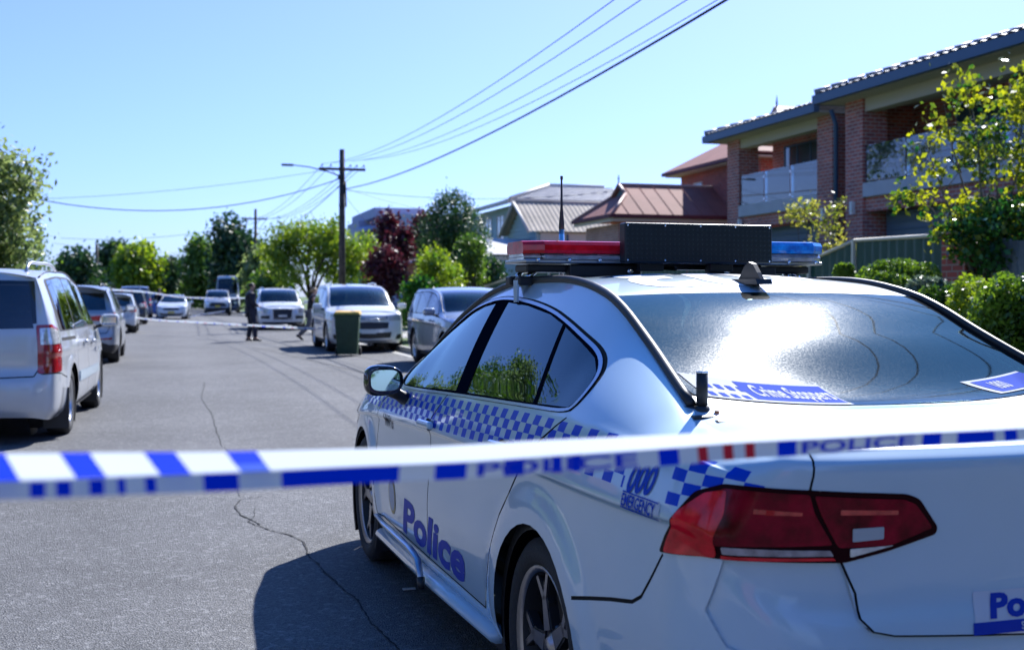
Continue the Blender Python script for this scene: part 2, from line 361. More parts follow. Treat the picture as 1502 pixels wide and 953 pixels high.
    def v_of(s, S, z):
        out = []
        for a, b in zip(np.atleast_1d(S), np.atleast_1d(z)):
            k = (a - s.S[0]) / (s.S[1] - s.S[0]); k = min(max(k, 0), len(s.S) - 1.001); i = int(k); u = k - i
            zc = s.G[i, :, 2] * (1 - u) + s.G[i + 1, :, 2] * u
            out.append(float(np.interp(b, np.maximum.accumulate(zc), s.V)))
        return np.array(out)
    def poly(s, pts, step=.025, closed=True):
        """[(kind,val,z)] -> domain polygon (s, v*VH)"""
        P = densify([(s.s_of(k, v), z) for k, v, z in pts], step, closed)
        S = np.array([p[0] for p in P]); v = s.v_of(S, [p[1] for p in P]); return [(a, b * s.VH) for a, b in zip(S, v)]
    def lift(s, P, off=0.):
        P = np.asarray(P); a, n = s.pt(P[:, 0], P[:, 1] / s.VH); return a + n * off, n
    def skin(s, regions, step=.05, ds=(None, None)):
        """regions: [(key, polygon)]; returns key -> (domain verts, tris). last containing region wins"""
        s0 = s.S[0]; s1 = s.S[-1]; vm = (s.nrow - 1) * s.VH
        nx = int((s1 - s0) / step); ny = int(vm / (step * .8))
        gx = np.linspace(s0, s1, nx); gy = np.linspace(0, vm, ny)
        return cdt(regions, [(x, y) for x in gx for y in gy], (len(gx), len(gy)))
def cdt(regions, grid, shape):
    pts = [Vector(p) for p in grid]; edges = []
    gx, gy = shape
    for i in range(gx - 1): edges.append((i * gy, (i + 1) * gy)); edges.append((i * gy + gy - 1, (i + 1) * gy + gy - 1))
    for j in range(gy - 1): edges.append((j, j + 1)); edges.append(((gx - 1) * gy + j, (gx - 1) * gy + j + 1))
    xs = [p[0] for p in grid]; ys = [p[1] for p in grid]; X0, X1, Y0, Y1 = min(xs), max(xs), min(ys), max(ys)
    cl = []
    for k, poly in regions:
        poly = [(min(max(x, X0), X1), min(max(y, Y0), Y1)) for x, y in poly]; cl.append((k, poly))
        b = len(pts); pts += [Vector(p) for p in poly]; edges += [(b + i, b + (i + 1) % len(poly)) for i in range(len(poly))]
    r = delaunay_2d_cdt(pts, edges, [], 0, 1e-5)
    V = np.array([tuple(p) for p in r[0]]); F = np.array([f for f in r[2] if len(f) == 3])
    c = V[F].mean(axis=1); lab = np.zeros(len(F), int)
    for i, (k, poly) in enumerate(cl): lab[inpoly(c, poly)] = i + 1
    out = {}
    keys = ['body'] + [k for k, _ in cl]
    for i, k in enumerate(keys):
        f = F[lab == i]
        if len(f) == 0: continue
        out.setdefault(k, []).append(f)
    return {k: (V, np.concatenate(v)) for k, v in out.items()}
def skin_obj(name, sh, V, F, m, parent, side=1, off=0., uv=None, lift=None, thick=0):
    used, inv = np.unique(F, return_inverse=True); P = V[used]; f = inv.reshape(F.shape)
    co, n = (lift or sh.lift)(P, off)
    co = co.copy(); n = n.copy()
    # winding
    a = co[f[:, 0]]; b = co[f[:, 1]]; c = co[f[:, 2]]; fn = np.cross(b - a, c - a)
    bad = (fn * n[f].mean(axis=1)).sum(axis=1) < 0; f = f.copy(); f[bad] = f[bad][:, ::-1]
    if side < 0: co[:, 1] *= -1; n[:, 1] *= -1; f = f[:, ::-1]
    if thick:          # a rim turned inwards along every open edge
        ed = {}
        for t in f:
            for i in range(3):
                e = (t[i], t[(i + 1) % 3]); ed[e] = 1
        be = [e for e in ed if (e[1], e[0]) not in ed]
        if be:
            ids = sorted({i for e in be for i in e}); mp = {i: len(co) + k for k, i in enumerate(ids)}
            co2 = co[ids] - n[ids] * thick; co = np.r_[co, co2]; n = np.r_[n, n[ids]]
            ex = [];
            for a_, b_ in be: ex += [(a_, mp[a_], b_), (b_, mp[a_], mp[b_])]
            f = np.r_[f, np.array(ex)]; P = np.r_[P, P[ids]]
    o = npmesh(name, co, f, m, parent, True, n)
    if uv:
        U = uv(P, co); ul = o.data.uv_layers.new(name='band'); li = np.zeros(len(o.data.loops), np.int32); o.data.loops.foreach_get('vertex_index', li)
        ul.data.foreach_set('uv', U[li].astype(np.float32).ravel())
    return o
def join(objs, name=None):
    objs = [o for o in objs if o]; a = objs[0]
    if len(objs) > 1:
        with bpy.context.temp_override(active_object=a, object=a, selected_objects=objs, selected_editable_objects=objs): bpy.ops.object.join()
    if name: a.name = name
    return a
class Top:
    """roof, bonnet, boot and screens between the two upper edges of a shell"""
    def __init__(s, sh, tab, ymin):
        s.sh = sh; s.s0 = sh.s_of('f', ymin[0]); s.s1 = sh.s_of('r', ymin[1])
        ts = [sh.s_of(k, v) for k, v, *_ in tab]; s.NS, s.NT = 500, 61
        s.S = np.linspace(s.s0, s.s1, s.NS); s.T = np.linspace(-1, 1, s.NT)
        C = catm(ts, [q[2:] for q in tab], s.S); Rl, _ = sh.pt(s.S, np.full(s.NS, sh.nrow - 1.))
        A = np.abs(s.T)[None, :]; W = 1 - A ** C[:, 2][:, None]
        G = np.zeros((s.NS, s.NT, 3)); G[:, :, 0] = Rl[:, 0:1] + (C[:, 0] - Rl[:, 0])[:, None] * W
        G[:, :, 1] = Rl[:, 1:2] * s.T[None]; G[:, :, 2] = Rl[:, 2:3] + (C[:, 1] - Rl[:, 2])[:, None] * W
        for end, rng in ((0, (sh.S[0], s.s0)), (-1, (s.s1, sh.S[-1]))):
            q = np.linspace(rng[0], rng[1], 120); L, _ = sh.pt(q, np.full(120, sh.nrow - 1.)); o = np.argsort(L[:, 1]); ya = np.abs(G[end, :, 1])
            dx = np.interp(ya, L[o, 1], L[o, 0]) - G[end, :, 0]; dz = np.interp(ya, L[o, 1], L[o, 2]) - G[end, :, 2]
            u = np.clip(1 - np.abs(s.S - s.S[end]) / sh.sp.get('blend', .16), 0, 1); u = (u * u * (3 - 2 * u))[:, None]
            G[:, :, 0] += u * dx[None]; G[:, :, 2] += u * dz[None]
        s.G = G; gs = np.gradient(G, axis=0); gt = np.gradient(G, axis=1); n = np.cross(gs, gt); n /= np.linalg.norm(n, axis=2, keepdims=True) + 1e-9
        s.NRM = n * np.where(n[:, :, 2:3].mean() > 0, 1, -1); s.TW = .7
    def lift(s, P, off=0.):
        P = np.asarray(P); a = np.clip((P[:, 0] - s.s0) / (s.s1 - s.s0) * (s.NS - 1), 0, s.NS - 1.001); b = np.clip((P[:, 1] / s.TW + 1) / 2 * (s.NT - 1), 0, s.NT - 1.001)
        i = a.astype(int); j = b.astype(int); u = (a - i)[:, None]; w_ = (b - j)[:, None]
        f = lambda A: A[i, j] * (1 - u) * (1 - w_) + A[i + 1, j] * u * (1 - w_) + A[i, j + 1] * (1 - u) * w_ + A[i + 1, j + 1] * u * w_
        n = f(s.NRM); return f(s.G) + n * off, n
    def poly(s, pts, step=.03): return densify([((s.sh.s_of(k, v)), t * s.TW) for k, v, t in pts], step)
    def skin(s, regions, step=.05):
        nx = int((s.s1 - s.s0) / step); ny = int(1.4 / step); gx = np.linspace(s.s0, s.s1, nx); gy = np.linspace(-s.TW, s.TW, ny)
        return cdt(regions, [(x, y) for x in gx for y in gy], (nx, ny))
def circ(kind, x, z, r, a0, a1, n=20): return [(kind, x + r * math.cos(R(a0 + (a1 - a0) * i / n)), z + r * math.sin(R(a0 + (a1 - a0) * i / n))) for i in range(n + 1)]
BLACK = mat('black_plastic', (.018, .018, .02), .45)
RUB = mat('tyre_rubber', (.022, .022, .024), .8, bump=.2, bscale=120)
DARK = mat('dark_trim', (.012, .012, .014), .6)
GAPM = mat('panel_gap', (.006, .006, .007), .9)
CHROME = mat('chrome', (.75, .76, .78), .12, 1.)
ALLOY = mat('silver_alloy', (.62, .63, .65), .28, 1.)
SEAT = mat('grey_seat_cloth', (.05, .052, .06), .9, bump=.2)
REDL = mat('red_lens', (.33, .006, .012), .12, coat=1., spec=.6, var=.35, vscale=30)
REDB = mat('bright_red_lens', (.62, .02, .02), .1, coat=1., var=.3, vscale=40)
CLEARL = mat('clear_lens', (.62, .64, .66), .08, metal=.4, coat=1., var=.35, vscale=35)
AMBER = mat('amber_lens', (.7, .2, .02), .15, coat=1.)
PLATEY = mat('yellow_plate', (.75, .55, .03), .4); PLATEW = mat('white_plate', (.75, .75, .72), .4)
GL_SIDE = glass('side_glass', (.09, .19, .18), ior=1.5, boost=.01, gcol=(.75, .97, 1.))
GL_DARK = glass('dark_glass', (.10, .12, .13), ior=1.7, boost=.03, dust=.03)
GL_SCREEN = glass('screen_glass', (.22, .28, .28), ior=1.5, boost=.03, dust=.02)
def wheel(parent, x, y, side, r, wdt=.22, rimr=None, spokes=5, style='plain', rimmat=None):
    """wheel: tyre mesh with a rim child; faces outwards (side=+1 left)"""
    rimr = rimr or r * .70; sg = side
    M = Matrix.Translation((x, y, r)) @ Matrix.Scale(-1 if sg < 0 else 1, 4, (0, 1, 0))
    h = wdt / 2
    t = MB(); t.lathe([(rimr - .004, -h * .8), (rimr + .01, -h * .98), (r - .03, -h), (r - .008, -h * .86), (r, -h * .6), (r, h * .6), (r - .008, h * .86), (r - .03, h), (rimr + .03, h * 1.04), (rimr + .004, h * .93), (rimr - .004, h * .8)], M, 40)
    for k in range(3): t.lathe([(r + .001, -h * .45 + k * h * .45 - .004), (r + .0012, -h * .45 + k * h * .45 + .004)], M, 40)
    o = t.build('wheel', RUB, parent)
    q = MB(); rm = rimmat or ALLOY
    q.lathe([(rimr - .004, -h * .8), (rimr - .02, -h * .7), (rimr - .05, -h * .2), (rimr - .03, h * .6), (rimr - .018, h * .82)], M, 40, 1 if style == 'Y' else 0)
    q.lathe([(rimr - .018, h * .82), (rimr, h * .95), (rimr + .004, h * .9)], M, 40, 0)
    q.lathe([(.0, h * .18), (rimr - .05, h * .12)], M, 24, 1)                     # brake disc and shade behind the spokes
    q.lathe([(.0, h * .80), (.028, h * .79), (.036, h * .70), (.07, h * .62), (.075, h * .3)], M, 20, 0)
    for k in range(spokes):
        a = 2 * math.pi * k / spokes + .3; RM = M @ Matrix.Rotation(a, 4, 'Y')
        if style == 'Y':
            f = h * .72
            for (za, zb, xa, xb, wa, wb) in ((.05, .150, 0, 0, .034, .022), (.140, rimr - .012, .0, .058, .018, .013), (.140, rimr - .012, .0, -.058, .018, .013)):
                q.prism([(xa - wa, za), (xa + wa, za), (xb + wb, zb), (xb - wb, zb)], f - .03, f - .0008, RM, 1)
                q.prism([(xa - wa * .8, za), (xa + wa * .8, za), (xb + wb * .75, zb), (xb - wb * .75, zb)], f - .003, f + .004, RM, 0)
            q.prism([(-.004, .05), (.004, .05), (.03, .13), (.0, .2), (-.03, .13)], f - .02, f + .001, RM, 1)
        else:
            wv = .9 * rimr / spokes
            q.prism([(-wv * .55, .05), (wv * .55, .05), (wv, rimr - .012), (-wv, rimr - .012)], h * .5, h * .74, RM, 0)
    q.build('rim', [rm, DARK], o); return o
def interior(parent, sp):
    it = MB(); x0, x1, zf, yw = sp['cabin']    # rear, front, seat height base, half width
    it.box(x0, x1 + .5, -yw, yw, zf - .22, zf - .18, 0)
    for sx, ys in ((x1 - .75, (-.36, .36)), (x1 - 1.6, (-.40, .40))):
        for y in ys:
            if sx < x0 + .1: continue
            it.bev(sx - .05, sx + .45, y - .24, y + .24, zf - .16, zf + .04, .05)
            Mx = Matrix.Translation((sx - .02, y, zf)) @ Matrix.Rotation(R(-14), 4, 'Y')
            it.bev(-.06, .06, -.24, .24, -.05, .56, .05, 0, Mx); it.bev(-.05, .045, -.12, .12, .60, .76, .04, 0, Mx)
            it.tube([Mx @ Vector((0, -.05, .5)), Mx @ Vector((0, -.05, .66))], .008, 6, 1); it.tube([Mx @ Vector((0, .05, .5)), Mx @ Vector((0, .05, .66))], .008, 6, 1)
    it.bev(x1 + .05, x1 + .55, -yw + .03, yw - .03, zf + .05, zf + .26, .06)
    c = Vector((x1 - .02, -.36, zf + .30)); it.tube([c + Vector((.06 * math.sin(k / 16 * 6.283) , .18 * math.cos(k / 16 * 6.283), .18 * math.sin(k / 16 * 6.283))) for k in range(17)], .013, 6, 1, cap=False)
    return it.build('interior', [SEAT, BLACK], parent)
def build_car(name, sp, label, cat='car', group=None, loc=(0, 0, 0), rz=0, step=.07):
    """spec driven vehicle. local axes: x forward, y left, origin under the rear axle"""
    root = empty(name, loc, rz, label, cat, group); sh = Shell(sp); tp = Top(sh, sp['top'], sp['top_y']); st = sp.get('step', step)
    P = sp['paint']; regs = []; info = {}
    for wx in sp['wheels']:
        c = circ('x', wx, sp['wr'] + .01, sp['arch'], -35, 215, 26); regs.append(('HOLE', [c]))
    R_ = []
    def addr(key, m, poly, off=0., sides=(1, -1), thick=0, part=None, strip_w=None, round_=0.):
        info[key] = dict(m=m, off=off, sides=sides, thick=thick, name=part or key); pts = poly
        if strip_w: dp = strip(sh.poly(poly, .02, False), strip_w)
        else:
            dp = [(sh.s_of(k, v), z) for k, v, z in pts]
            if round_: dp = rounded(dp, round_, 5)
            dp = sh.poly([('d', a, b) for a, b in dp], .03)
        R_.append((key, dp))
    for d in sp['regions']: addr(**d)
    hol = [('HOLE', sh.poly(circ('x', wx, sp['wr'] + .01, sp['arch'], -35, 215, 26), .03)) for wx in sp['wheels']]
    out = sh.skin(R_ + hol, st); objs = {}
    for key, (V, F) in out.items():
        if key == 'HOLE': continue
        d = info.get(key, dict(m=P, off=0., sides=(1, -1), thick=0, name='body'))
        for s_ in d['sides']:
            uv = sp['uv'](sh) if (sp.get('uv') and d['m'] is P) else None
            o = skin_obj(d['name'], sh, V, F, d['m'], root, s_, d['off'], uv=uv, thick=d['thick'])
            objs.setdefault((d['name'], s_ if d.get('name') not in sp['single'] else 0, key if d['name'] not in sp['single'] else ''), []).append(o)
        for s_ in (1, -1):
            if s_ not in d['sides']:
                o = skin_obj('body', sh, V, F, P, root, s_, 0, uv=(sp['uv'](sh) if sp.get('uv') else None)); objs.setdefault(('body', 0, ''), []).append(o)
    # top
    TR = []; ti = {}
    for d in sp['tops']:
        ti[d['key']] = d; pts = [(sh.s_of(k, v), t) for k, v, t in d['poly']]
        if d.get('round_'): pts = rounded(pts, d['round_'], 5)
        TR.append((d['key'], densify([(a, t * tp.TW) for a, t in pts], .04)))
    for key, (V, F) in tp.skin(TR, st).items():
        d = ti.get(key, dict(m=P, part='body'))
        o = skin_obj(d['part'], sh, V, F, d['m'], root, 1, d.get('off', 0.), lift=tp.lift)
        if sp.get('uv') and d['m'] is P:
            ul = o.data.uv_layers.new(name='band'); ul.data.foreach_set('uv', np.full(len(o.data.loops) * 2, -99., np.float32))
        objs.setdefault((d['part'], 0 if d['part'] in sp['single'] else 1, '' if d['part'] in sp['single'] else key), []).append(o)
    res = {}
    for k, l in objs.items(): res.setdefault(k[0], []).append(join(l))
    # underside, arch liners
    y0 = max(q[1] for q in sp['half']) - .08; xa, xb = sp['side_x']; fl = sp['low'][0][0]
    u = MB(); u.box(xa - .1, sp['wheels'][0] - sp['arch'] - .03, -y0 + .12, y0 - .12, fl + .03, fl + .2); u.box(sp['wheels'][0] + sp['arch'] + .02, sp['wheels'][1] - sp['arch'] - .02, -y0, y0, fl - .01, fl + .12)
    u.box(sp['wheels'][0] - .5, sp['wheels'][1] + .5, -y0 + .32, y0 - .32, fl + .02, fl + .25)
    for wx in sp['wheels']:
        for s_ in (1, -1):
            u.lathe([(sp['arch'] + .012, y0 - .3), (sp['arch'] + .012, y0 + .055), (sp['arch'] - .02, y0 + .055)], Matrix.Translation((wx, 0, sp['wr'] + .01)) @ Matrix.Scale(s_, 4, (0, 1, 0)), 30, a0=R(-40), a1=R(220))
            u.lathe([(.0, y0 - .3), (sp['arch'] + .012, y0 - .3)], Matrix.Translation((wx, 0, sp['wr'] + .01)) @ Matrix.Scale(s_, 4, (0, 1, 0)), 24)
    u.build('underbody', DARK, root)
    for wx in sp['wheels']:
        for s_ in (1, -1): wheel(root, wx, s_ * (y0 + .08 - sp.get('wt', .22) / 2 - .03), s_, sp['wr'], sp.get('wt', .22), sp.get('rimr'), sp.get('spokes', 5), sp.get('wstyle', 'plain'), sp.get('rimmat'))
    # black strip where roof meets side, down both pillars
    a, b = sp['mould']
    for s_ in (1, -1):
        q = np.linspace(sh.s_of('x', a), sh.s_of('x', b), 40); L, n = sh.pt(q, np.full(40, sh.nrow - 1.)); rr = sp.get('mould_r', .011)
        L = L + np.array([0, 0, 1.]) * rr * .35; L[:, 1] *= s_
        MB().tube([tuple(p) for p in L], rr, 8).build('roof_moulding', sp.get('mould_m', BLACK), root)
    if sp.get('cabin'): interior(root, sp)
    if sp.get('mirror'):
        mx, my, mz, mm = sp['mirror']
        for s_ in (1, -1):
            q = MB(); q.bev(-.09, .07, -.11, .11, -.07, .075, .045, 0, Matrix.Translation((mx, s_ * my, mz))); q.tube([(mx + .01, s_ * (my - .18), mz - .09), (mx, s_ * (my - .07), mz - .05)], .02, 8, 1)
            o = q.build('wing_mirror', [mm, BLACK], root); g = MB(); g.bev(-.095, -.088, -.09, .09, -.055, .06, .02, 0, Matrix.Translation((mx, s_ * my, mz))); g.build('mirror_glass', CHROME, o)
    if sp.get('rails'):
        x0, x1, yy, zz, rm = sp['rails']
        for s_ in (1, -1):
            n = 16; pts = []
            for k in range(n + 1):
                x = x0 + (x1 - x0) * k / n; P_, _ = tp.lift(np.array([[sh.s_of('x', x), s_ * yy * tp.TW]])); e = min(1, min(k, n - k) / 1.6); pts.append((x, P_[0][1], P_[0][2] - .01 + (zz + .01) * math.sin(e * math.pi / 2)))
            MB().tube(pts, .016, 8).build('roof_rail', rm, root)
    root['_'] = 1; del root['_']
    return root, sh, tp, res
def text_mesh(body, size, bold=.0, shear=0., sx=1.):
    c = bpy.data.curves.new('t', 'FONT'); c.body = body; c.size = size; c.offset = bold; c.shear = shear; c.fill_mode = 'FRONT'; c.resolution_u = 3
    o = bpy.data.objects.new('t', c); COL.objects.link(o); bpy.context.view_layer.update()
    me = bpy.data.meshes.new_from_object(o.evaluated_get(bpy.context.evaluated_depsgraph_get())); bpy.data.objects.remove(o); bpy.data.curves.remove(c)
    bm = bmesh.new(); bm.from_mesh(me); bmesh.ops.triangulate(bm, faces=bm.faces[:])
    for _ in range(3):
        e = [e for e in bm.edges if e.calc_length() > .03]
        if not e: break
        bmesh.ops.subdivide_edges(bm, edges=e, cuts=1); bmesh.ops.triangulate(bm, faces=bm.faces[:])
    V = np.array([v.co[:2] for v in bm.verts]); F = np.array([[v.index for v in f.verts] for f in bm.faces]); bm.free(); bpy.data.meshes.remove(me)
    V[:, 0] -= V[:, 0].min(); V[:, 0] *= sx; return V, F
def decal(name, V, F, fn, m, parent):
    """flat print: fn maps (n,2) -> (co, normal)"""
    co, n = fn(V); f = F.copy(); a, b, c = co[f[:, 0]], co[f[:, 1]], co[f[:, 2]]; fn_ = np.cross(b - a, c - a)
    bad = (fn_ * n[f].mean(axis=1)).sum(axis=1) < 0; f[bad] = f[bad][:, ::-1]
    return npmesh(name, co, f, m, parent, True, n)
def rectmesh(w_, h_, nx, ny, sk=0.):
    X, Y = np.meshgrid(np.linspace(0, w_, nx), np.linspace(0, h_, ny), indexing='ij'); V = np.stack([X.ravel() + sk * Y.ravel(), Y.ravel()], 1)
    F = []
    for i in range(nx - 1):
        for j in range(ny - 1):
            a = i * ny + j; F += [[a, a + ny, a + ny + 1], [a, a + ny + 1, a + 1]]
    return V, np.array(F)
# ------------------------------------------------------------------ the police sedan in the foreground
POLW = paint('police_white_paint', (.50, .65, .76), checks=True, dust=.06, rough=.3)
BLUEP = mat('police_blue_print', (.0, .035, .40), .5, spec=.25)
def belt_uv(sh):
    sx = [sh.s_of('x', v) for v in (2.6, 1.775, 1.1, .29, 0., -.5, -.8)] + [sh.s_of('r', .80), sh.s_of('r', .7), sh.s_of('r', .3)]
    zz = [.950, .965, .994, 1.022, 1.028, 1.030, 1.020, 1.005, .985, .94]
    zl = [.845, .858, .870, .900, .915, .914, .905, .905, .90, .90]
    def f(P, co):
        top = np.interp(P[:, 0], sx, zz); bot = np.interp(P[:, 0], sx, zl)
        return np.stack([P[:, 0] / .0535, (co[:, 2] - bot) / (top - bot) * 4], 1)
    return f
HB = [(-1.10, .80), (-.9, .845), (-.6, .885), (-.2, .908), (.4, .916), (1.4, .918), (2.4, .914), (2.9, .895), (3.3, .84)]
hero = dict(
    half=[(-.86, .852), (-.6, .885), (-.2, .908), (.4, .916), (1.4, .918), (2.4, .914), (2.9, .898), (3.32, .845)],
    belt=[(-1.1, 1.0), (-.6, 1.0), (-.12, 1.005), (.4, .998), (1., .985), (2., .935), (2.6, .90), (3.4, .80)],
    low=[(.17, .10), (.27, .035), (.36, .010), (.55, .0), (.72, .008), (.835, .011), (.868, .001), (.985, .040)],
    rail=[(-.98, .628, 1.020), (-.80, .650, 1.044), (-.60, .655, 1.075), (-.476, .642, 1.125), (-.17, .605, 1.252), (.137, .585, 1.378), (.36, .576, 1.425), (.9, .578, 1.45), (1.25, .588, 1.432), (1.6, .62, 1.355), (1.8, .655, 1.27), (2.0, .70, 1.15), (2.2, .735, 1.035), (2.4, .75, .985), (2.8, .74, .935), (3.2, .70, .86), (3.4, .66, .80)],
    side_x=(-.86, 3.32),
    rplan=[(-.95, .80), (-1.02, .70), (-1.062, .55), (-1.082, .38), (-1.092, .2), (-1.095, 0)],
    fplan=[(3.47, .76), (3.57, .6), (3.625, .42), (3.65, .22), (3.66, 0)], corner_n=2,
    rear=[(.20, .07), (.30, .02), (.40, .0), (.55, .0), (.64, .012), (.70, .030), (.80, .034), (.90, .030), (.955, .025), (.985, .022), (1.005, .022), (1.020, .028), (1.040, .055)],
    front=[(.18, .08), (.26, .02), (.35, .0), (.45, .0), (.55, .01), (.62, .03), (.68, .06), (.72, .09), (.735, .12), (.75, .15), (.76, .17), (.77, .19), (.78, .22)],
    wheels=(0, 2.791), rimmat=mat('machined_alloy', (.34, .34, .37), .3, 1.), wr=.334, arch=.362, lip=.014, wt=.235, rimr=.243, spokes=5, wstyle='Y', nside=34,
    top=[('f', .6, 3.46, .82, 2.2), ('x', 3.1, 3.1, .90, 2.6), ('x', 2.5, 2.5, .985, 3), ('x', 2.2, 2.42, 1.0, 2.4), ('x', 1.9, 2.0, 1.21, 2.4), ('x', 1.6, 1.66, 1.375, 2.4), ('x', 1.25, 1.28, 1.462, 2.3), ('x', .9, .9, 1.478, 2.2), ('x', .36, .37, 1.447, 2.2), ('x', .18, .20, 1.403, 2.3), ('x', -.12, -.13, 1.272, 2.5), ('x', -.43, -.53, 1.098, 2.6), ('x', -.60, -.66, 1.092, 2.8), ('x', -.8, -.86, 1.074, 3.), ('r', .62, -1.07, 1.052, 3.)],
    top_y=(.62, .62), paint=POLW, uv=belt_uv, single=('body', 'boot_lid', 'bumper', 'windscreen', 'rear_window', 'bonnet'), step=.036,
    mould=(2.1, -.53), mould_r=.0145, cabin=(-.35, 1.75, .52, .66), blend=.2)
gl_l = [('x', 2.035, 1.0), ('x', 1.99, .978), ('x', 1.79, .985), ('x', 1.07, 1.021)]
front_glass = [('x', 2.05, .985), ('x', 1.79, .990), ('x', 1.085, 1.026), ('x', 1.262, 1.366), ('x', 1.42, 1.350), ('x', 1.59, 1.316), ('x', 1.796, 1.236), ('x', 2.002, 1.119), ('x', 2.07, 1.03)]
rear_glass = [('x', .935, 1.030), ('x', .195, 1.055), ('x', .365, 1.300), ('x', .541, 1.332), ('x', .836, 1.360), ('x', 1.10, 1.371)]
quart_glass = [('x', .165, 1.056), ('x', -.085, 1.066), ('x', -.118, 1.085), ('x', -.125, 1.13), ('x', -.10, 1.168), ('x', -.018, 1.206), ('x', .14, 1.248), ('x', .335, 1.293)]
dlo = [('x', 2.10, .972), ('x', 1.79, .973), ('x', 1.0, 1.010), ('x', .2, 1.039), ('x', -.10, 1.048), ('x', -.145, 1.075), ('x', -.155, 1.13), ('x', -.13, 1.175), ('x', -.04, 1.222), ('x', .14, 1.268), ('x', .335, 1.312), ('x', .541, 1.350), ('x', .836, 1.379), ('x', 1.10, 1.389), ('x', 1.262, 1.385), ('x', 1.42, 1.368), ('x', 1.60, 1.334), ('x', 1.81, 1.252), ('x', 2.02, 1.133), ('x', 2.12, 1.04)]
dli = [('x', 2.07, .979), ('x', 1.79, .983), ('x', 1.0, 1.019), ('x', .2, 1.048), ('x', -.095, 1.057), ('x', -.13, 1.08), ('x', -.139, 1.13), ('x', -.113, 1.172), ('x', -.03, 1.214), ('x', .14, 1.258), ('x', .335, 1.303), ('x', .541, 1.340), ('x', .836, 1.368), ('x', 1.10, 1.379), ('x', 1.262, 1.375), ('x', 1.42, 1.358), ('x', 1.60, 1.325), ('x', 1.80, 1.243), ('x', 2.01, 1.125), ('x', 2.09, 1.035)]
def chaikin(P, n=2, keep=()):
    for _ in range(n):
        o = []
        for i in range(len(P)):
            a, b = P[i], P[(i + 1) % len(P)]; o += [(a[0], a[1] * .75 + b[1] * .25, a[2] * .75 + b[2] * .25), (a[0], a[1] * .25 + b[1] * .75, a[2] * .25 + b[2] * .75)]
        P = o
    return P
dlo, dli = chaikin(dlo), chaikin(dli)
dl_gap = [(k, x + (.012 if x > .8 else -.012), z + (.006 if z > 1.06 else 0)) for k, x, z in dlo]
rdoor = [('x', .525, .325), ('x', .47, .42), ('x', .415, .543), ('x', .33, .68), ('x', .21, .80), ('x', .10, .90), ('x', -.02, .97), ('x', -.13, 1.04), ('x', -.13, 1.06), ('x', .5, 1.05), ('x', 1.15, 1.02), ('x', 1.285, .90), ('x', 1.296, .646), ('x', 1.319, .325)]
fdoor = [('x', 1.319, .325), ('x', 1.296, .646), ('x', 1.285, .90), ('x', 1.15, 1.02), ('x', 1.8, .98), ('x', 2.12, .96), ('x', 2.33, .88), ('x', 2.39, .70), ('x', 2.40, .5), ('x', 2.36, .325)]
tlens = [('x', -.775, .785), ('x', -.80, .83), ('x', -.86, .90), ('r', .835, .945), ('r', .80, .968), ('r', .612, .958), ('r', .367, .942), ('r', .335, .930), ('r', .285, .862), ('r', .290, .846), ('r', .414, .812), ('r', .52, .790), ('r', .70, .797), ('r', .82, .80)]
lidgap = [('r', .600, 1.04), ('r', .600, .99), ('r', .605, .955), ('r', .582, .917), ('r', .524, .79), ('r', .492, .72), ('r', .487, .665), ('r', .46, .636), ('r', .41, .625), ('r', .04, .603), ('r', .0, .603)]
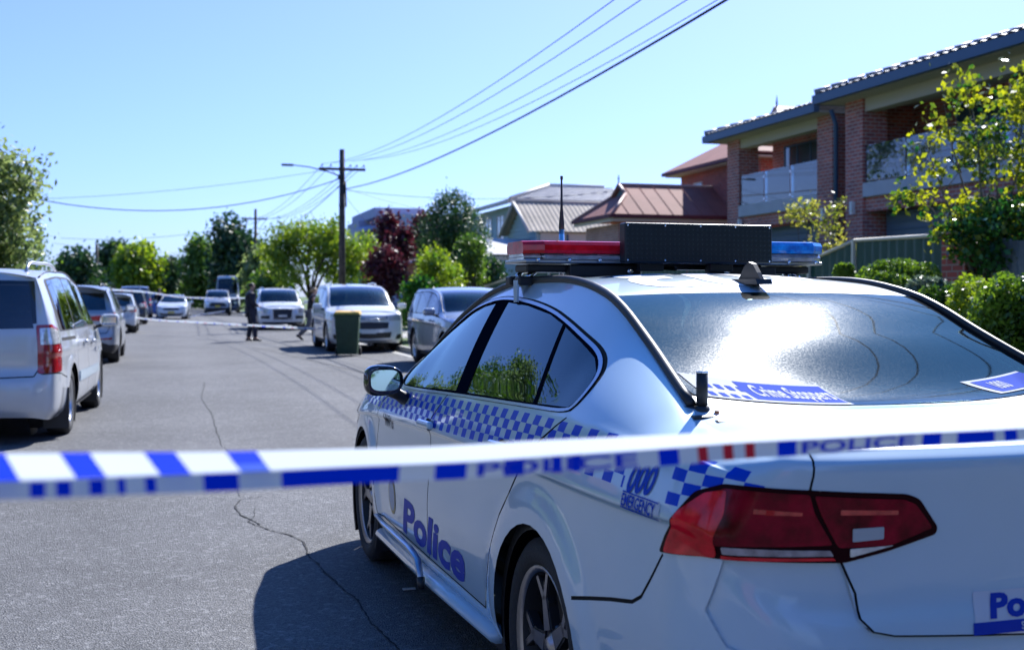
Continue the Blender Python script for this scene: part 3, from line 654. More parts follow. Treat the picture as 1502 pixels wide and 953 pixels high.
hero['regions'] = [
    dict(key='bumper', m=POLW, part='bumper', poly=[('x', -.36, .16), ('x', -.36, .57), ('x', -.55, .618), ('x', -.66, .638), ('x', -.705, .665), ('x', -.79, .782), ('r', .82, .79), ('r', .70, .795), ('r', .524, .788), ('r', .492, .72), ('r', .487, .665), ('r', .46, .636), ('r', .41, .625), ('r', .04, .603), ('r', 0, .603), ('r', 0, .16)]),
    dict(key='frontbumper', m=POLW, part='front_bumper', poly=[('x', 3.16, .16), ('x', 3.16, .60), ('f', .80, .66), ('f', .5, .66), ('f', 0, .66), ('f', 0, .16)]),
    dict(key='facet', m=POLW, part='bumper', off=-.011, thick=-.011, poly=[('r', .785, .80), ('r', .815, .68), ('r', .78, .605), ('r', .70, .575), ('r', .4, .56), ('r', 0, .555), ('r', 0, .603), ('r', .41, .625), ('r', .487, .665), ('r', .524, .80)]),
    dict(key='lid', m=POLW, part='boot_lid', poly=lidgap + [('r', 0, 1.06), ('r', .3, 1.06), ('r', .6, 1.06)]),
    dict(key='rdoor', m=POLW, part='rear_door', poly=rdoor), dict(key='fdoor', m=POLW, part='front_door', poly=fdoor),
    dict(key='g1', m=GAPM, part='panel_gap', poly=rdoor[:8], strip_w=.009, off=-.004), dict(key='g2', m=GAPM, part='panel_gap', poly=rdoor[10:] + [('x', .525, .325)], strip_w=.0085, off=-.005),
    dict(key='g3', m=GAPM, part='panel_gap', poly=fdoor[5:] + [('x', 1.319, .325)], strip_w=.0085, off=-.005),
    dict(key='g4', m=GAPM, part='panel_gap', poly=[('x', -.34, .572), ('x', -.55, .618), ('x', -.66, .638), ('x', -.70, .66), ('x', -.79, .782)], strip_w=.0075, off=-.004),
    dict(key='g5', m=GAPM, part='panel_gap', poly=lidgap, strip_w=.0065, off=-.006),
    dict(key='g6', m=GAPM, part='panel_gap', poly=[('x', 3.16, .2), ('x', 3.16, .60), ('f', .80, .66)], strip_w=.0085, off=-.005),
    dict(key='dgap', m=GAPM, part='window_seal', poly=dl_gap, off=-.001), dict(key='dchrome', m=mat('satin_window_trim', (.42, .47, .55), .3, .9), part='window_trim', poly=dlo, off=.004),
    dict(key='dpill', m=mat('gloss_black_pillar', (.003, .006, .014), .7, spec=.0), part='pillar_cover', poly=dli, off=-.001),
    dict(key='w1', m=GL_SIDE, part='window', poly=front_glass, off=-.003), dict(key='w2', m=GL_SIDE, part='window', poly=rear_glass, off=-.003), dict(key='w3', m=GL_SIDE, part='window', poly=quart_glass[:2] + quart_glass[2:], off=-.003),
    dict(key='tl', m=mat('tail_lamp_rim', (.02, .0, .003), .35, spec=.08), part='tail_light', poly=tlens, off=.003, round_=.012),
    dict(key='hl', m=CLEARL, part='headlight', poly=[('x', 3.1, .74), ('f', .78, .62), ('f', .42, .62), ('f', .42, .70), ('f', .7, .74), ('x', 3.12, .80)], off=.002),
    dict(key='gr', m=BLACK, part='grille', poly=[('f', 0, .56), ('f', .42, .57), ('f', .42, .69), ('f', 0, .68)], off=-.004),
    dict(key='gr2', m=BLACK, part='grille', poly=[('f', 0, .24), ('f', .6, .26), ('f', .66, .38), ('f', 0, .36)], off=-.004),
    dict(key='refl', m=REDL, part='reflector', poly=[('r', .80, .36), ('r', .56, .345), ('r', .56, .375), ('r', .80, .39)], off=.002),
]
hero['tops'] = [
    dict(key='lidt', part='boot_lid', m=POLW, poly=[('x', -.60, -1.), ('x', -.60, 1.), ('r', .62, 1.), ('r', .62, -1.)]),
    dict(key='bon', part='bonnet', m=POLW, poly=[('x', 2.27, -1.), ('x', 2.27, 1.), ('f', .62, 1.), ('f', .62, -1.)]),
    dict(key='wsb', part='screen_seal', m=BLACK, poly=[('x', 1.33, -.93), ('x', 1.33, .93), ('x', 2.20, .97), ('x', 2.20, -.97)], round_=.05),
    dict(key='ws', part='windscreen', m=GL_SCREEN, poly=[('x', 1.37, -.90), ('x', 1.37, .90), ('x', 2.17, .93), ('x', 2.17, -.93)], round_=.05, off=-.002),
    dict(key='blb', part='screen_seal', m=GAPM, poly=[('x', .192, -.985), ('x', .192, .985), ('x', -.47, .985), ('x', -.47, -.985)], round_=.03, off=-.001),
    dict(key='bl', part='rear_window', m=glass('dusty_rear_glass', (.07, .15, .15), rough=.02, dust=.008, ior=1.33, dustcol=(.2, .6, .55), gcol=(.62, .95, 1.), spread=(.20, .80)), poly=[('x', .182, -.965), ('x', .182, .965), ('x', -.46, .965), ('x', -.46, -.965)], round_=.03, off=.001),
]
def oval_plate(ry, rz, n=28):
    f = lambda c: math.copysign(abs(c) ** .6, c); P = [(ry * f(math.cos(2 * math.pi * k / n)), rz * f(math.sin(2 * math.pi * k / n))) for k in range(n)]
    return [(-.004, y, z) for y, z in P] + [(.004, y, z) for y, z in P], [tuple(range(n)), tuple(range(2 * n - 1, n - 1, -1))] + [(i, (i + 1) % n, n + (i + 1) % n, n + i) for i in range(n)]
def hero_car():
    th = R(17.861) - YAW; O = Vector((1.9541, 3.3740, 0))
    root, sh, tp, res = build_car('police_car', hero, 'large white police sedan in the foreground with a black message board on its roof', 'police car', None, O, R(90) + th)
    for o in res.get('boot_lid', []): pass
    # tail lamp inner detail sits just proud of the dark rim
    def lens(name, m, pts, off, sides=(1, -1), rd=.008):
        for s_ in sides:
            dp = [(sh.s_of(k, v), z) for k, v, z in pts]; dp = rounded(dp, rd, 3); dp = sh.poly([('d', a, b) for a, b in dp], .02)
            xs = [p[0] for p in dp]; ys = [p[1] for p in dp]; gx = np.linspace(min(xs) - .01, max(xs) + .01, 12); gy = np.linspace(min(ys) - .01, max(ys) + .01, 7)
            out = cdt([('a', dp)], [(x, y) for x in gx for y in gy], (12, 7)); V, F = out['a']; par = [o for o in res['tail_light']][0 if s_ > 0 else -1]
            skin_obj(name, sh, V, F, m, par, s_, off, thick=.003)
    rdm = mat('lamp_deep_red', (.20, .0, .012), .12, spec=.15, coat=.05, var=.7, vscale=14); rbr = mat('lamp_lit_red', (.95, .008, .02), .1, spec=.3, coat=.1, var=.45, vscale=22)
    lens('lamp_lens', rdm, [('r', .80, .958), ('r', .606, .948), ('r', .592, .905), ('r', .547, .832), ('r', .80, .83), ('r', .83, .88)], .0055)
    lens('lamp_lens', rdm, [('r', .594, .945), ('r', .375, .930), ('r', .345, .918), ('r', .300, .862), ('r', .41, .825), ('r', .533, .825), ('r', .575, .90)], .0055)
    lens('side_lens', rbr, [('x', -.80, .79), ('x', -.815, .825), ('x', -.875, .895), ('r', .82, .945), ('r', .79, .955), ('r', .785, .90), ('r', .80, .845), ('r', .80, .802), ('r', .83, .80)], .0075, rd=.01)
    lens('light_strip', mat('lamp_grey_strip', (.28, .26, .30), .2, .3, coat=1., var=.4, vscale=30), [('r', .785, .828), ('r', .553, .820), ('r', .545, .807), ('r', .785, .812)], .0072, rd=.003)
    lens('light_strip', CLEARL, [('r', .505, .822), ('r', .40, .826), ('r', .505, .803)], .0072, rd=.003)
    lens('lamp_edge', rbr, [('r', .79, .808), ('r', .545, .803), ('r', .54, .797), ('r', .79, .800)], .0072, rd=.002)
    lens('reversing_lamp', mat('reversing_lens', (.35, .42, .5), .25, .2, coat=1.), [('r', .500, .868), ('r', .425, .870), ('r', .425, .842), ('r', .500, .838)], .0075, rd=.003)
    lens('lamp_element', REDB, [('r', .73, .915), ('r', .62, .908), ('r', .62, .900), ('r', .73, .904)], .0062, rd=.002); lens('lamp_element', REDB, [('r', .53, .912), ('r', .39, .906), ('r', .39, .896), ('r', .53, .900)], .0062, rd=.002)
    lens('lamp_element', rbr, [('r', .705, .914), ('r', .685, .913), ('r', .685, .901), ('r', .705, .902)], .0068, rd=.001)
    # lettering on the left side
    def side(x0, z0, off=.0015, xdir=-1, slope=0.):
        def f(V):
            S = np.array([sh.s_of('x', x0)]) + V[:, 0] ; Z = z0 + V[:, 1] + V[:, 0] * slope; vv = sh.v_of(S, Z)
            return sh.lift(np.stack([S, vv * sh.VH], 1), off)
        return f
    V, F = text_mesh('Police', .212, .0075, .22, 2.02); decal('lettering', V, F, side(1.80, .352), BLUEP, root)
    V, F = text_mesh('000', .098, .003, .25, .80); decal('lettering', V, F, side(-.622, .906, .003, slope=.06), mat('blue_number_print', (.0, .06, .5), .5, spec=.2), root)
    V, F = rectmesh(.185, .042, 14, 4); decal('sticker', V, F, side(-.606, .864, .0012, slope=-.03), mat('white_sticker', (.60, .62, .68), .8, spec=.05), root)
    V, F = text_mesh('EMERGENCY', .042, .0008, 0, .66); decal('lettering', V, F, side(-.612, .871, .003, slope=-.03), MATS['blue_number_print'], root)
    V, F = rectmesh(.172, .003, 10, 2)
    for zz in (.8655, .903): decal('sticker_line', V, F, side(-.610, zz, .003, slope=-.03), MATS['blue_number_print'], root)
    V, F = text_mesh('NW16', .085, .001, 0, .8); decal('lettering', V, F, side(2.20, .775), mat('dark_print', (.02, .025, .05), .4), root)
    # crest on the front door: gold edged oval with a blue field
    def oval(rx, rz, n=20): V = np.array([(0, 0)] + [(rx * math.cos(k / n * 6.2832), rz * math.sin(k / n * 6.2832)) for k in range(n)]); return V, np.array([[0, k + 1, (k + 1) % n + 1] for k in range(n)])
    V, F = oval(.075, .085); decal('crest', V, F, side(2.0, .47), mat('crest_gold', (.45, .33, .12), .4), root); V, F = oval(.06, .068); decal('crest_field', V, F, side(2.0, .47, .0025), mat('crest_grey', (.35, .4, .5), .4), root)
    # stickers on the boot
    def rear(y0, z0, off=.0015, slope=0.):
        s0 = sh.s_of('r', y0)
        def f(V):
            S = s0 + V[:, 0]; Z = z0 + V[:, 1] + V[:, 0] * slope; S2 = np.minimum(S, sh.S[-1]); vv = sh.v_of(S2, Z)
            co, n = sh.lift(np.stack([S2, vv * sh.VH], 1), off); co[:, 1] -= np.maximum(0, S - sh.S[-1]); return co, n
        return f
    V, F = rectmesh(.42, .094, 14, 5, .12); decal('sticker', V, F, rear(.203, .612), MATS['white_sticker'], root)
    V, F = rectmesh(.43, .027, 14, 3, .12); decal('sticker', V, F, rear(.208, .612, .0025), BLUEP, root)
    V, F = text_mesh('Police', .072, .0032, .18, 1.35); decal('lettering', V, F, rear(.158, .648, .003), BLUEP, root)
    V, F = text_mesh('S', .024, .0004, 0, 1.); decal('lettering', V, F, rear(.075, .617, .0038), MATS['white_sticker'], root)
    # roof numbers
    def roof(x0, y0, off=.0015):
        def f(V):
            S = np.array([sh.s_of('x', x0 - q) for q in V[:, 1]]); t = (y0 - V[:, 0]) / .578
            return tp.lift(np.stack([S, t * tp.TW], 1), off)
        return f
    rnum = mat('white_reflective_number', (.95, .95, .95), .3)
    V, F = text_mesh('303', .52, .02, 0, 1.1); V[:, 1] = .37 - V[:, 1]; V[:, 0] = V[:, 0].max() - V[:, 0]
    decal('roof_number', V, F, roof(.66, .42), rnum, root)
    # rear window stickers
    def rw(x0, y0, ang, off=.003):
        ca, sa = math.cos(ang), math.sin(ang)
        def f(V):
            a = V[:, 0] * ca - V[:, 1] * sa; b = V[:, 0] * sa + V[:, 1] * ca
            S = np.array([sh.s_of('x', x0 + q * .87) for q in b]); return tp.lift(np.stack([S, (y0 - a) / .62 * tp.TW], 1), off)
        return f
    V, F = rectmesh(.40, .145, 14, 6, -.25); decal('sticker', V, F, rw(-.462, .560, R(0)), MATS['white_sticker'], root)
    V, F = rectmesh(.255, .115, 10, 6, -.25); decal('sticker', V, F, rw(-.446, .425, 0, .004), mat('bright_blue_print', (.02, .07, .45), .8, spec=.05), root)
    V, F = text_mesh('Crime Stoppers', .044, .0010, 0, .80); V[:, 1] *= 2.2; V[:, 0] += V[:, 1] * -.2; decal('lettering', V, F, rw(-.418, .412, 0, .005), MATS['white_sticker'], root)
    for k in range(4):
        for j in range(2):
            V, F = rectmesh(.017, .028, 2, 2, -.25); decal('print_check', V, F, rw(-.45 + j * .05, .545 - k * .03 - j * .004, 0, .004), MATS['bright_blue_print'], root)
    V, F = rectmesh(.24, .10, 8, 5, -.7); decal('sticker', V, F, rw(-.435, -.352, 0), MATS['white_sticker'], root)
    V, F = rectmesh(.215, .08, 8, 5, -.7); decal('sticker', V, F, rw(-.426, -.367, 0, .004), MATS['bright_blue_print'], root)
    V, F = text_mesh('1800', .040, .0006, 0, .72); V[:, 1] *= 1.7; V[:, 0] -= V[:, 1] * .5; decal('lettering', V, F, rw(-.41, -.382, 0, .005), MATS['white_sticker'], root)
    # door handles
    for s_ in (1, -1):
        for x, z in ((1.27, .874), (.28, .905)):
            S = np.array([sh.s_of('x', x)]); p, n = sh.lift(np.stack([S, sh.v_of(S, z) * sh.VH], 1)); p = p[0]; n = n[0]
            q = MB(); q.bev(-.10, .10, -.012, .016, -.016, .016, .012, 0, Matrix.Translation((p[0], s_ * (p[1] + .022), p[2] + .004)) @ Matrix.Rotation(R(2), 4, 'Y'))
            q.lathe([(.0, -.004), (.018, -.003), (.026, .003)], Matrix.Translation((p[0] + .01, s_ * (p[1] + .003), p[2])) @ Matrix.Scale(s_, 4, (0, 1, 0)) @ Matrix.Scale(1.9, 4, (1, 0, 0)), 20, 1)
            q.build('door_handle', [paint('plain_white_paint', (.50, .65, .76), rough=.3, dust=.06), BLACK], root)
    # sill trim, and the bent strip that hangs loose below the doors
    for s_ in (1, -1): MB().tube([(.42, s_ * .885, .255), (1.3, s_ * .893, .235), (2.36, s_ * .885, .225)], .038, 10, flat=.7).build('sill_trim', MATS['plain_white_paint'], root)
    MB().tube([(2.38, .915, .315), (2.15, .925, .315), (1.93, .935, .325), (1.5, .95, .338), (1.32, .955, .325), (1.24, .96, .262)], [.012, .016, .018, .018, .016, .013], 8, flat=.5).build('bent_trim_strip', MATS['satin_window_trim'], root)
    MB().tube([(1.243, .96, .268), (1.225, .96, .225)], [.018, .013], 8).build('strip_end', BLACK, root)
    # wing mirrors
    for s_ in (1, -1):
        bm = bmesh.new(); bmesh.ops.create_uvsphere(bm, u_segments=24, v_segments=14, radius=1)
        for v in bm.verts:
            x, y, z = v.co; x = max(x, -.35); sq = lambda a: math.copysign(abs(a) ** .72, a)
            v.co = Vector((1.79 + .10 * x, s_ * (1.000 + .088 * sq(y)), 1.020 + .068 * sq(z) * (1 + .12 * y)))
        me = bpy.data.meshes.new('wing_mirror'); bmesh.ops.recalc_face_normals(bm, faces=bm.faces[:]); bm.to_mesh(me); bm.free()
        for p in me.polygons: p.use_smooth = True
        o = link('wing_mirror', me, root, mat('gloss_black_mirror', (.01, .012, .018), .1, coat=1.))
        MB().tube([(1.80, s_ * .97, .975), (1.83, s_ * .92, .950), (1.85, s_ * .885, .93)], [.045, .04, .05], 10, flat=.6).build('mirror_stalk', BLACK, o)
        g = MB(); g.add(*oval_plate(.064, .046), 0); g.v = [tuple(Matrix.Translation((1.753, s_ * .998, 1.022)) @ Matrix.Rotation(R(-4) * s_, 4, 'Z') @ Matrix.Rotation(R(2.5), 4, 'Y') @ Vector(q)) for q in g.v]; g.build('mirror_glass', mat('mirror_silver', (.55, .7, .68), .02, 1.), o)
    # shark fin aerial on the roof
    f = MB(); f.lathe([(.0, 0), (.026, 0)], Matrix.Translation((0, 0, -5)), 3)
    fin = MB(); fp = [(-.085, 0), (-.06, .028), (-.03, .058), (.0, .066), (.03, .05), (.075, 0)]
    fin.prism(fp, -.008, .008, Matrix.Translation((.31, 0, 1.447))); fin.prism([(-.10, -.008), (-.09, .010), (.08, .012), (.11, -.01)], -.03, .03, Matrix.Translation((.31, 0, 1.442))); fin.build('fin_aerial', BLACK, root)
    # light bar
    bar = link('light_bar', (lambda q: (q.bev(.86, 1.12, -.645, .645, 1.520, 1.534, .005), q.mesh('light_bar'))[1])(MB()), root, mat('bare_aluminium', (.5, .5, .5), .35, .9))
    def lensbar(y0, y1, z0, z1, m, nm, x0=.845, x1=1.135, ch=.07, sgn=1):
        pl = [(x0 + ch * .7, y1), (x1 - ch * .7, y1), (x1, y1 - sgn * ch), (x1, y0), (x0, y0), (x0, y1 - sgn * ch)]
        q = MB(); vs = [(x, y, z) for z, e in ((z0, 0), (z0 + .012, -.006), (z1 - .016, -.006), (z1 - .003, .006), (z1, .018)) for x, y in [(x + (e if x < .99 else -e), yy) for x, yy in pl]]
        n = 6; fs = [(i * n + k, i * n + (k + 1) % n, (i + 1) * n + (k + 1) % n, (i + 1) * n + k) for i in range(4) for k in range(n)] + [tuple(range(n)), tuple(range(4 * n, 5 * n))]
        q.add(vs, fs); q.build(nm, m, bar)
    def lampmat(nm, c, c2):
        m = mat(nm, c, .12, coat=.25, spec=.4, var=.5, vscale=26, col2=c2); return m
    rl = lampmat('red_beacon_lens', (.45, .0, .008), (.8, .003, .02)); bll = lampmat('blue_beacon_lens', (.002, .08, .42), (.01, .30, .85))
    clr = mat('clear_beacon_lens', (.50, .50, .56), .1, coat=1., trans=.4, var=.4, vscale=22)
    lensbar(.02, .645, 1.556, 1.604, rl, 'red_lens', sgn=1); lensbar(.02, .640, 1.534, 1.557, clr, 'clear_lens', x0=.85, x1=1.13)
    lensbar(-.02, -.66, 1.566, 1.614, bll, 'blue_lens', sgn=-1); lensbar(-.02, -.655, 1.534, 1.567, clr, 'clear_lens', x0=.85, x1=1.13, sgn=-1)
    q = MB()
    for s_ in (1, -1):
        for k in range(4): q.box(.853, .87, s_ * (.12 + k * .14) - .045, s_ * (.12 + k * .14) + .045, 1.535, 1.556)
        for k in range(5): q.tube([(.85, s_ * (.10 + k * .125), 1.53), (.838, s_ * (.10 + k * .125), 1.53)], .007, 8, 1)
    q.build('lamp_module', [BLACK, CHROME], bar)
    # roof mounts
    q = MB()
    for s_ in (1, -1):
        q.bev(.92, 1.07, s_ * .52 - .10, s_ * .52 + .10, 1.486, 1.516, .008); q.bev(.88, .93, s_ * .30 - .14, s_ * .30 + .16, 1.468, 1.514, .006)
        q.bev(.94, 1.0, s_ * .60 - .04, s_ * .60 + .045, 1.435, 1.47, .008); q.bev(1.04, 1.10, s_ * .60 - .04, s_ * .60 + .05, 1.437, 1.472, .008)
        q.tube([(.97, s_ * .56, 1.50), (.97, s_ * .62, 1.45)], .012, 8, 1); q.tube([(1.07, s_ * .58, 1.50), (1.07, s_ * .63, 1.45)], .01, 8, 1)
        q.tube([(.875, s_ * .21, 1.49), (.870, s_ * .21, 1.49)], .012, 8, 1)
        q.prism([(.955, 1.37), (.995, 1.37), (1.0, 1.455), (.95, 1.455)], s_ * .640, s_ * .648, Matrix.Identity(4), 2)
    q.box(.93, 1.05, -.4, .4, 1.500, 1.519); q.build('roof_mount', [BLACK, CHROME, MATS['plain_white_paint']], root)
    # message board, back to the camera, rivets and a grid of small dimples
    b = MB(); b.bev(.745, .80, -.343, .287, 1.520, 1.672, .006); bo = b.build('message_board', mat('matt_black_board', (.007, .012, .018), .35, spec=.4), root)
    dm = MB()
    for i in range(32):
        for j in range(8):
            dm.lathe([(.0, -.0016), (.0032, -.0012), (.0045, .0)], Matrix.Translation((.7448, -.333 + .0195 * (i + .3), 1.528 + .0185 * (j + .5))) @ Matrix.Rotation(R(-90), 4, 'Z'), 6, smooth=False)
    k = dm.build('dimple_grid', mat('black_dimple', (.014, .022, .028), .4, spec=.3), bo); k['kind'] = 'stuff'
    rv = MB()
    for y in (-.33, -.18, -.03, .12, .275):
        for z in (1.530, 1.662): rv.lathe([(.0, -.003), (.0035, -.002), (.004, 0)], Matrix.Translation((.7455, y, z)) @ Matrix.Rotation(R(-90), 4, 'Z'), 8)
    rv.build('rivets', CHROME, bo)
    MB().bev(.80, .84, -.2, -.1, 1.49, 1.52, .004).build('board_bracket', BLACK, bo); MB().bev(.80, .84, .1, .2, 1.49, 1.52, .004).build('board_bracket', BLACK, bo); q = MB(); q.tube([(.80, .05, 1.505), (.9, .0, 1.5), (1.0, .1, 1.51)], .007, 6); q.tube([(.80, -.3, 1.505), (.86, -.33, 1.50), (.93, -.30, 1.49)], .006, 6); q.build('cable', BLACK, bo)
    # aerials
    q = MB(); q.tube([(1.40, .30, 1.46), (1.40, .30, 1.68)], .0125, 10, 1); q.tube([(1.40, .30, 1.66), (1.40, .30, 1.70), (1.40, .30, 1.78), (1.40, .30, 1.90)], [.0125, .0125, .0055, .0045], 10, 0); q.tube([(1.40, .30, 1.895), (1.40, .30, 1.91)], .0065, 8, 0)
    q.build('tall_aerial', [BLACK, CHROME], root)
    q = MB(); q.tube([(-.545, .625, 1.105), (-.545, .625, 1.192)], .0155, 16, 0); q.tube([(-.545, .625, 1.192), (-.545, .625, 1.196)], .0165, 16, 1); q.tube([(-.545, .625, 1.082), (-.545, .625, 1.104)], [.024, .02], 14, 0)
    q.bev(-.60, -.49, .575, .675, 1.066, 1.084, .006); q.bev(-.64, -.59, .59, .63, 1.05, 1.075, .006); q.tube([(-.545, .64, 1.10), (-.51, .68, 1.098), (-.49, .70, 1.085), (-.53, .705, 1.08), (-.57, .67, 1.08)], .0045, 8, 0); q.tube([(-.58, .6, 1.095), (-.58, .6, 1.075)], .007, 8, 2)
    q.build('short_aerial', [BLACK, CHROME, AMBER], root)
    # pale papers on the dash and the rear shelf
    MB().box(-.42, -.1, -.62, .62, .93, .95).build('rear_shelf', SEAT, root)
    return root, sh, tp
# ------------------------------------------------------------------ other vehicles
def wagon_spec(L, W, H, wb, fo, col, belt=1.0, cowl=1.05, hoodf=.85, af=None, header=None, rslope=.3, wr=.34, step=.08, metal=0., upright=False, doors=3, gt=GL_DARK, bumper=None, roofy=.76, ends=None, rimm=None, pname=None, cladding=False, ro=None, spokes=6):
    h = W / 2; xf = wb + fo; xr = -(L - wb - fo); af = af or wb - .35; header = header or wb - 1.25
    P = paint(pname or 'car_paint_%d' % len(MATS), col, metal=metal, rough=.35, dust=.12)
    rz = H - .045
    rail = [(xr + .16, h * (roofy - .03), rz - .10), (xr + .45, h * roofy, rz - .03), (xr + 1.2, h * (roofy + .01), rz), (header - .5, h * (roofy + .01), rz - .005), (header, h * roofy, rz - .05), ((header + af) / 2, h * (roofy + .04), (rz + cowl) / 2 + .08), (af, h * (roofy + .09), cowl), (af + .25, h * (roofy + .08), cowl - .05), (xf - .45, h * (roofy + .04), (cowl + hoodf) / 2 - .02), (xf - .2, h * roofy, hoodf + .01)]
    low = [(.22, .09), (.30, .03), (.42, .006), (.55, .0), (.70, .004), (.80, .008), (.86, .004), (belt, .035)]
    bz = lambda k: belt
    rows_r = [(.26, .05), (.33, .015), (.45, 0), (.58, .01), (.70, .055), (.80, .06), (.88, .062), (belt, .075)] + [(belt + (rz - .06 - belt) * t, .075 + (rslope - .075) * t ** 1.15) for t in (.22, .45, .68, .88, 1.)]
    hf = hoodf
    rows_f = [(.24, .08), (.31, .02), (.40, 0), (.52, .0), (.62, .01), (.68, .02), (.74, .035), (hf - .10, .05)] + [(hf - .10 + .10 * t, .05 + .13 * t * t) for t in (.2, .4, .6, .8, 1.)]
    hw = lambda f: h * f
    sp = dict(half=[(xr + .25, hw(.955)), (xr + .9, hw(.99)), (wb * .5, h), (wb, hw(.985)), (xf - .42, hw(.945))], belt=[(xr, belt + .03), (wb * .4, belt), (af, belt - .03), (xf, hf - .06)], low=low, rail=rail, side_x=(xr + .25, xf - .42),
              rplan=[(xr + .11, hw(.90)), (xr + .045, hw(.78)), (xr + .015, hw(.55)), (xr + .004, hw(.28)), (xr, 0)], fplan=[(xf - .22, hw(.87)), (xf - .1, hw(.70)), (xf - .035, hw(.47)), (xf - .008, hw(.22)), (xf, 0)],
              corner_n=2, rear=rows_r, front=rows_f, wheels=(0, wb), wr=wr, arch=wr + .04, wt=.22, rimr=wr * .68, spokes=spokes, wstyle='plain', rimmat=rimm, nside=24, upright=upright,
              top=[('f', h * .7, xf - .14, hf + .035, 2.4), ('x', xf - .45, xf - .45, (cowl + hf) / 2 + .04, 3), ('x', af, af + .16, cowl + .035, 2.6), ('x', (header + af) / 2, (header + af) / 2 + .12, (rz + cowl) / 2 + .125, 2.5), ('x', header, header + .07, rz - .012, 2.4), ('x', header - .5, header - .5, H, 2.4), ('x', xr + 1.2, xr + 1.2, H, 2.4), ('x', xr + .45, xr + .42, H - .02, 2.5), ('r', h * .62, xr + rslope + .02, rz - .03, 3)],
              top_y=(h * .70, h * .62), paint=P, single=('body', 'rear_window', 'windscreen', 'bumper', 'grille', 'tailgate'), step=step, mould=(af, xr + .3), mould_r=.008, cabin=(xr + .5, af - .3, .68, h * .72), blend=.25)
    zr = lambda x: float(np.interp(x, [p[0] for p in rail], [p[2] for p in rail]))
    def pane(xa, xb, sl=.0, slb=.0):
        zb = belt + .035; T = []
        for t in np.linspace(0, 1, 9):
            x = xa + (xb - xa) * t; z = min(zr(x) - .06, rz - .055)
            if z > zb + .03: T.append(('x', x - sl * (1 - t) * 0, z))
        return [('x', xa + slb, zb), ('x', xb, zb - .01)] + T[::-1]
    xs0 = af - .12; b = [xs0, header - .28, header - 1.22, xr + .42] if doors == 3 else [xs0, header - .28, header - 1.1]
    regs = []
    allp = pane(b[-1] - .03, xs0 + .05); regs.append(dict(key='seal', m=DARK, part='window_seal', poly=[(k, x, z + (.022 if z > belt + .06 else -.016)) for k, x, z in allp], off=.0, round_=.05))
    for i in range(len(b) - 1): regs.append(dict(key='w%d' % i, m=gt, part='window', poly=pane(b[i + 1] + .035, b[i] - .02, slb=(.10 if i == len(b) - 2 else 0)), off=.002, round_=.04))
    for i, x in enumerate(b[1:3 if doors == 3 else 3]): regs.append(dict(key='dg%d' % i, m=GAPM, part='panel_gap', poly=[('x', x, .34), ('x', x + .02, .6), ('x', x, belt - .02)], strip_w=.012, off=-.003))
    regs.append(dict(key='dgf', m=GAPM, part='panel_gap', poly=[('x', af + .02, .34), ('x', af + .03, .6), ('x', af, belt - .05)], strip_w=.012, off=-.003))
    regs.insert(0, dict(key='sill', m=(BLACK if cladding else GAPM), part='sill_trim', poly=[('x', .4, .1), ('x', wb - .4, .1), ('x', wb - .4, .30 if cladding else .245), ('x', .4, .30 if cladding else .245)], off=.002))
    hy = h
    regs.append(dict(key='rw', m=GL_DARK, part='rear_window', poly=[('r', 0, belt + .05), ('r', hy * .74, belt + .06), ('r', hy * .68, rz - .13), ('r', 0, rz - .11)], off=.002))
    regs.append(dict(key='rwg', m=GAPM, part='panel_gap', poly=[('r', hy * .80, belt + .02), ('r', hy * .80, .74), ('r', hy * .74, .64), ('r', 0, .62)], strip_w=.012, off=-.003))
    sp['regions'] = regs
    sp['tops'] = [dict(key='ws', part='windscreen', m=GL_SCREEN, poly=[('x', header + .03, -.93), ('x', header + .03, .93), ('x', af - .03, .95), ('x', af - .03, -.95)], round_=.08)]
    sp['info'] = dict(xf=xf, xr=xr, h=h, belt=belt, hf=hf, rz=rz, af=af, header=header, H=H)
    return sp
def R_(key, m, part, poly, **k): return dict(key=key, m=m, part=part, poly=poly, **k)
def front_kit(sp, gz=(.50, .70), gw=.55, lz=(.66, .80), ly=(.52, .93), grm=BLACK, low_dark=True, fog=True):
    h = sp['info']['h']; xf = sp['info']['xf']; hf = sp['info']['hf']; g = []
    g.append(R_('gr', grm, 'grille', [('f', 0, gz[0]), ('f', gw * h, gz[0] + .02), ('f', gw * h * 1.06, gz[1]), ('f', 0, gz[1] + .01)], off=-.012, thick=.01))
    g.append(R_('hl', CLEARL, 'headlight', [('f', ly[0] * h, lz[0]), ('f', ly[0] * h, lz[1] - .02), ('f', .86 * h, lz[1]), ('x', xf - .48, lz[1] + .03), ('x', xf - .42, lz[0] + .06), ('f', .88 * h, lz[0] + .01)], off=.004, round_=.02))
    if low_dark: g.append(R_('lo', BLACK, 'lower_intake', [('f', 0, .27), ('f', .62 * h, .29), ('f', .66 * h, .40), ('f', 0, .41)], off=-.008))
    if fog: g.append(R_('fog', BLACK, 'fog_light_surround', [('f', .70 * h, .32), ('f', .88 * h, .33), ('f', .88 * h, .45), ('f', .74 * h, .44)], off=-.004))
    sp['regions'] += g; return sp
def rear_kit(sp, tl, m=REDL, plate=True, dark_low=None, extra=()):
    h = sp['info']['h']; sp['regions'].append(R_('tl', m, 'tail_light', tl, off=.004, round_=.02))
    if dark_low: sp['regions'].insert(0, R_('dl', BLACK, 'lower_bumper', [('r', 0, .1), ('r', .9 * h, .1), ('x', sp['info']['xr'] + .35, .1), ('x', -.42, .1), ('x', -.42, dark_low - .04), ('x', sp['info']['xr'] + .3, dark_low), ('r', .8 * h, dark_low), ('r', .62 * h, dark_low + .06), ('r', 0, dark_low + .06)], off=.003))
    sp['regions'] += list(extra); return sp
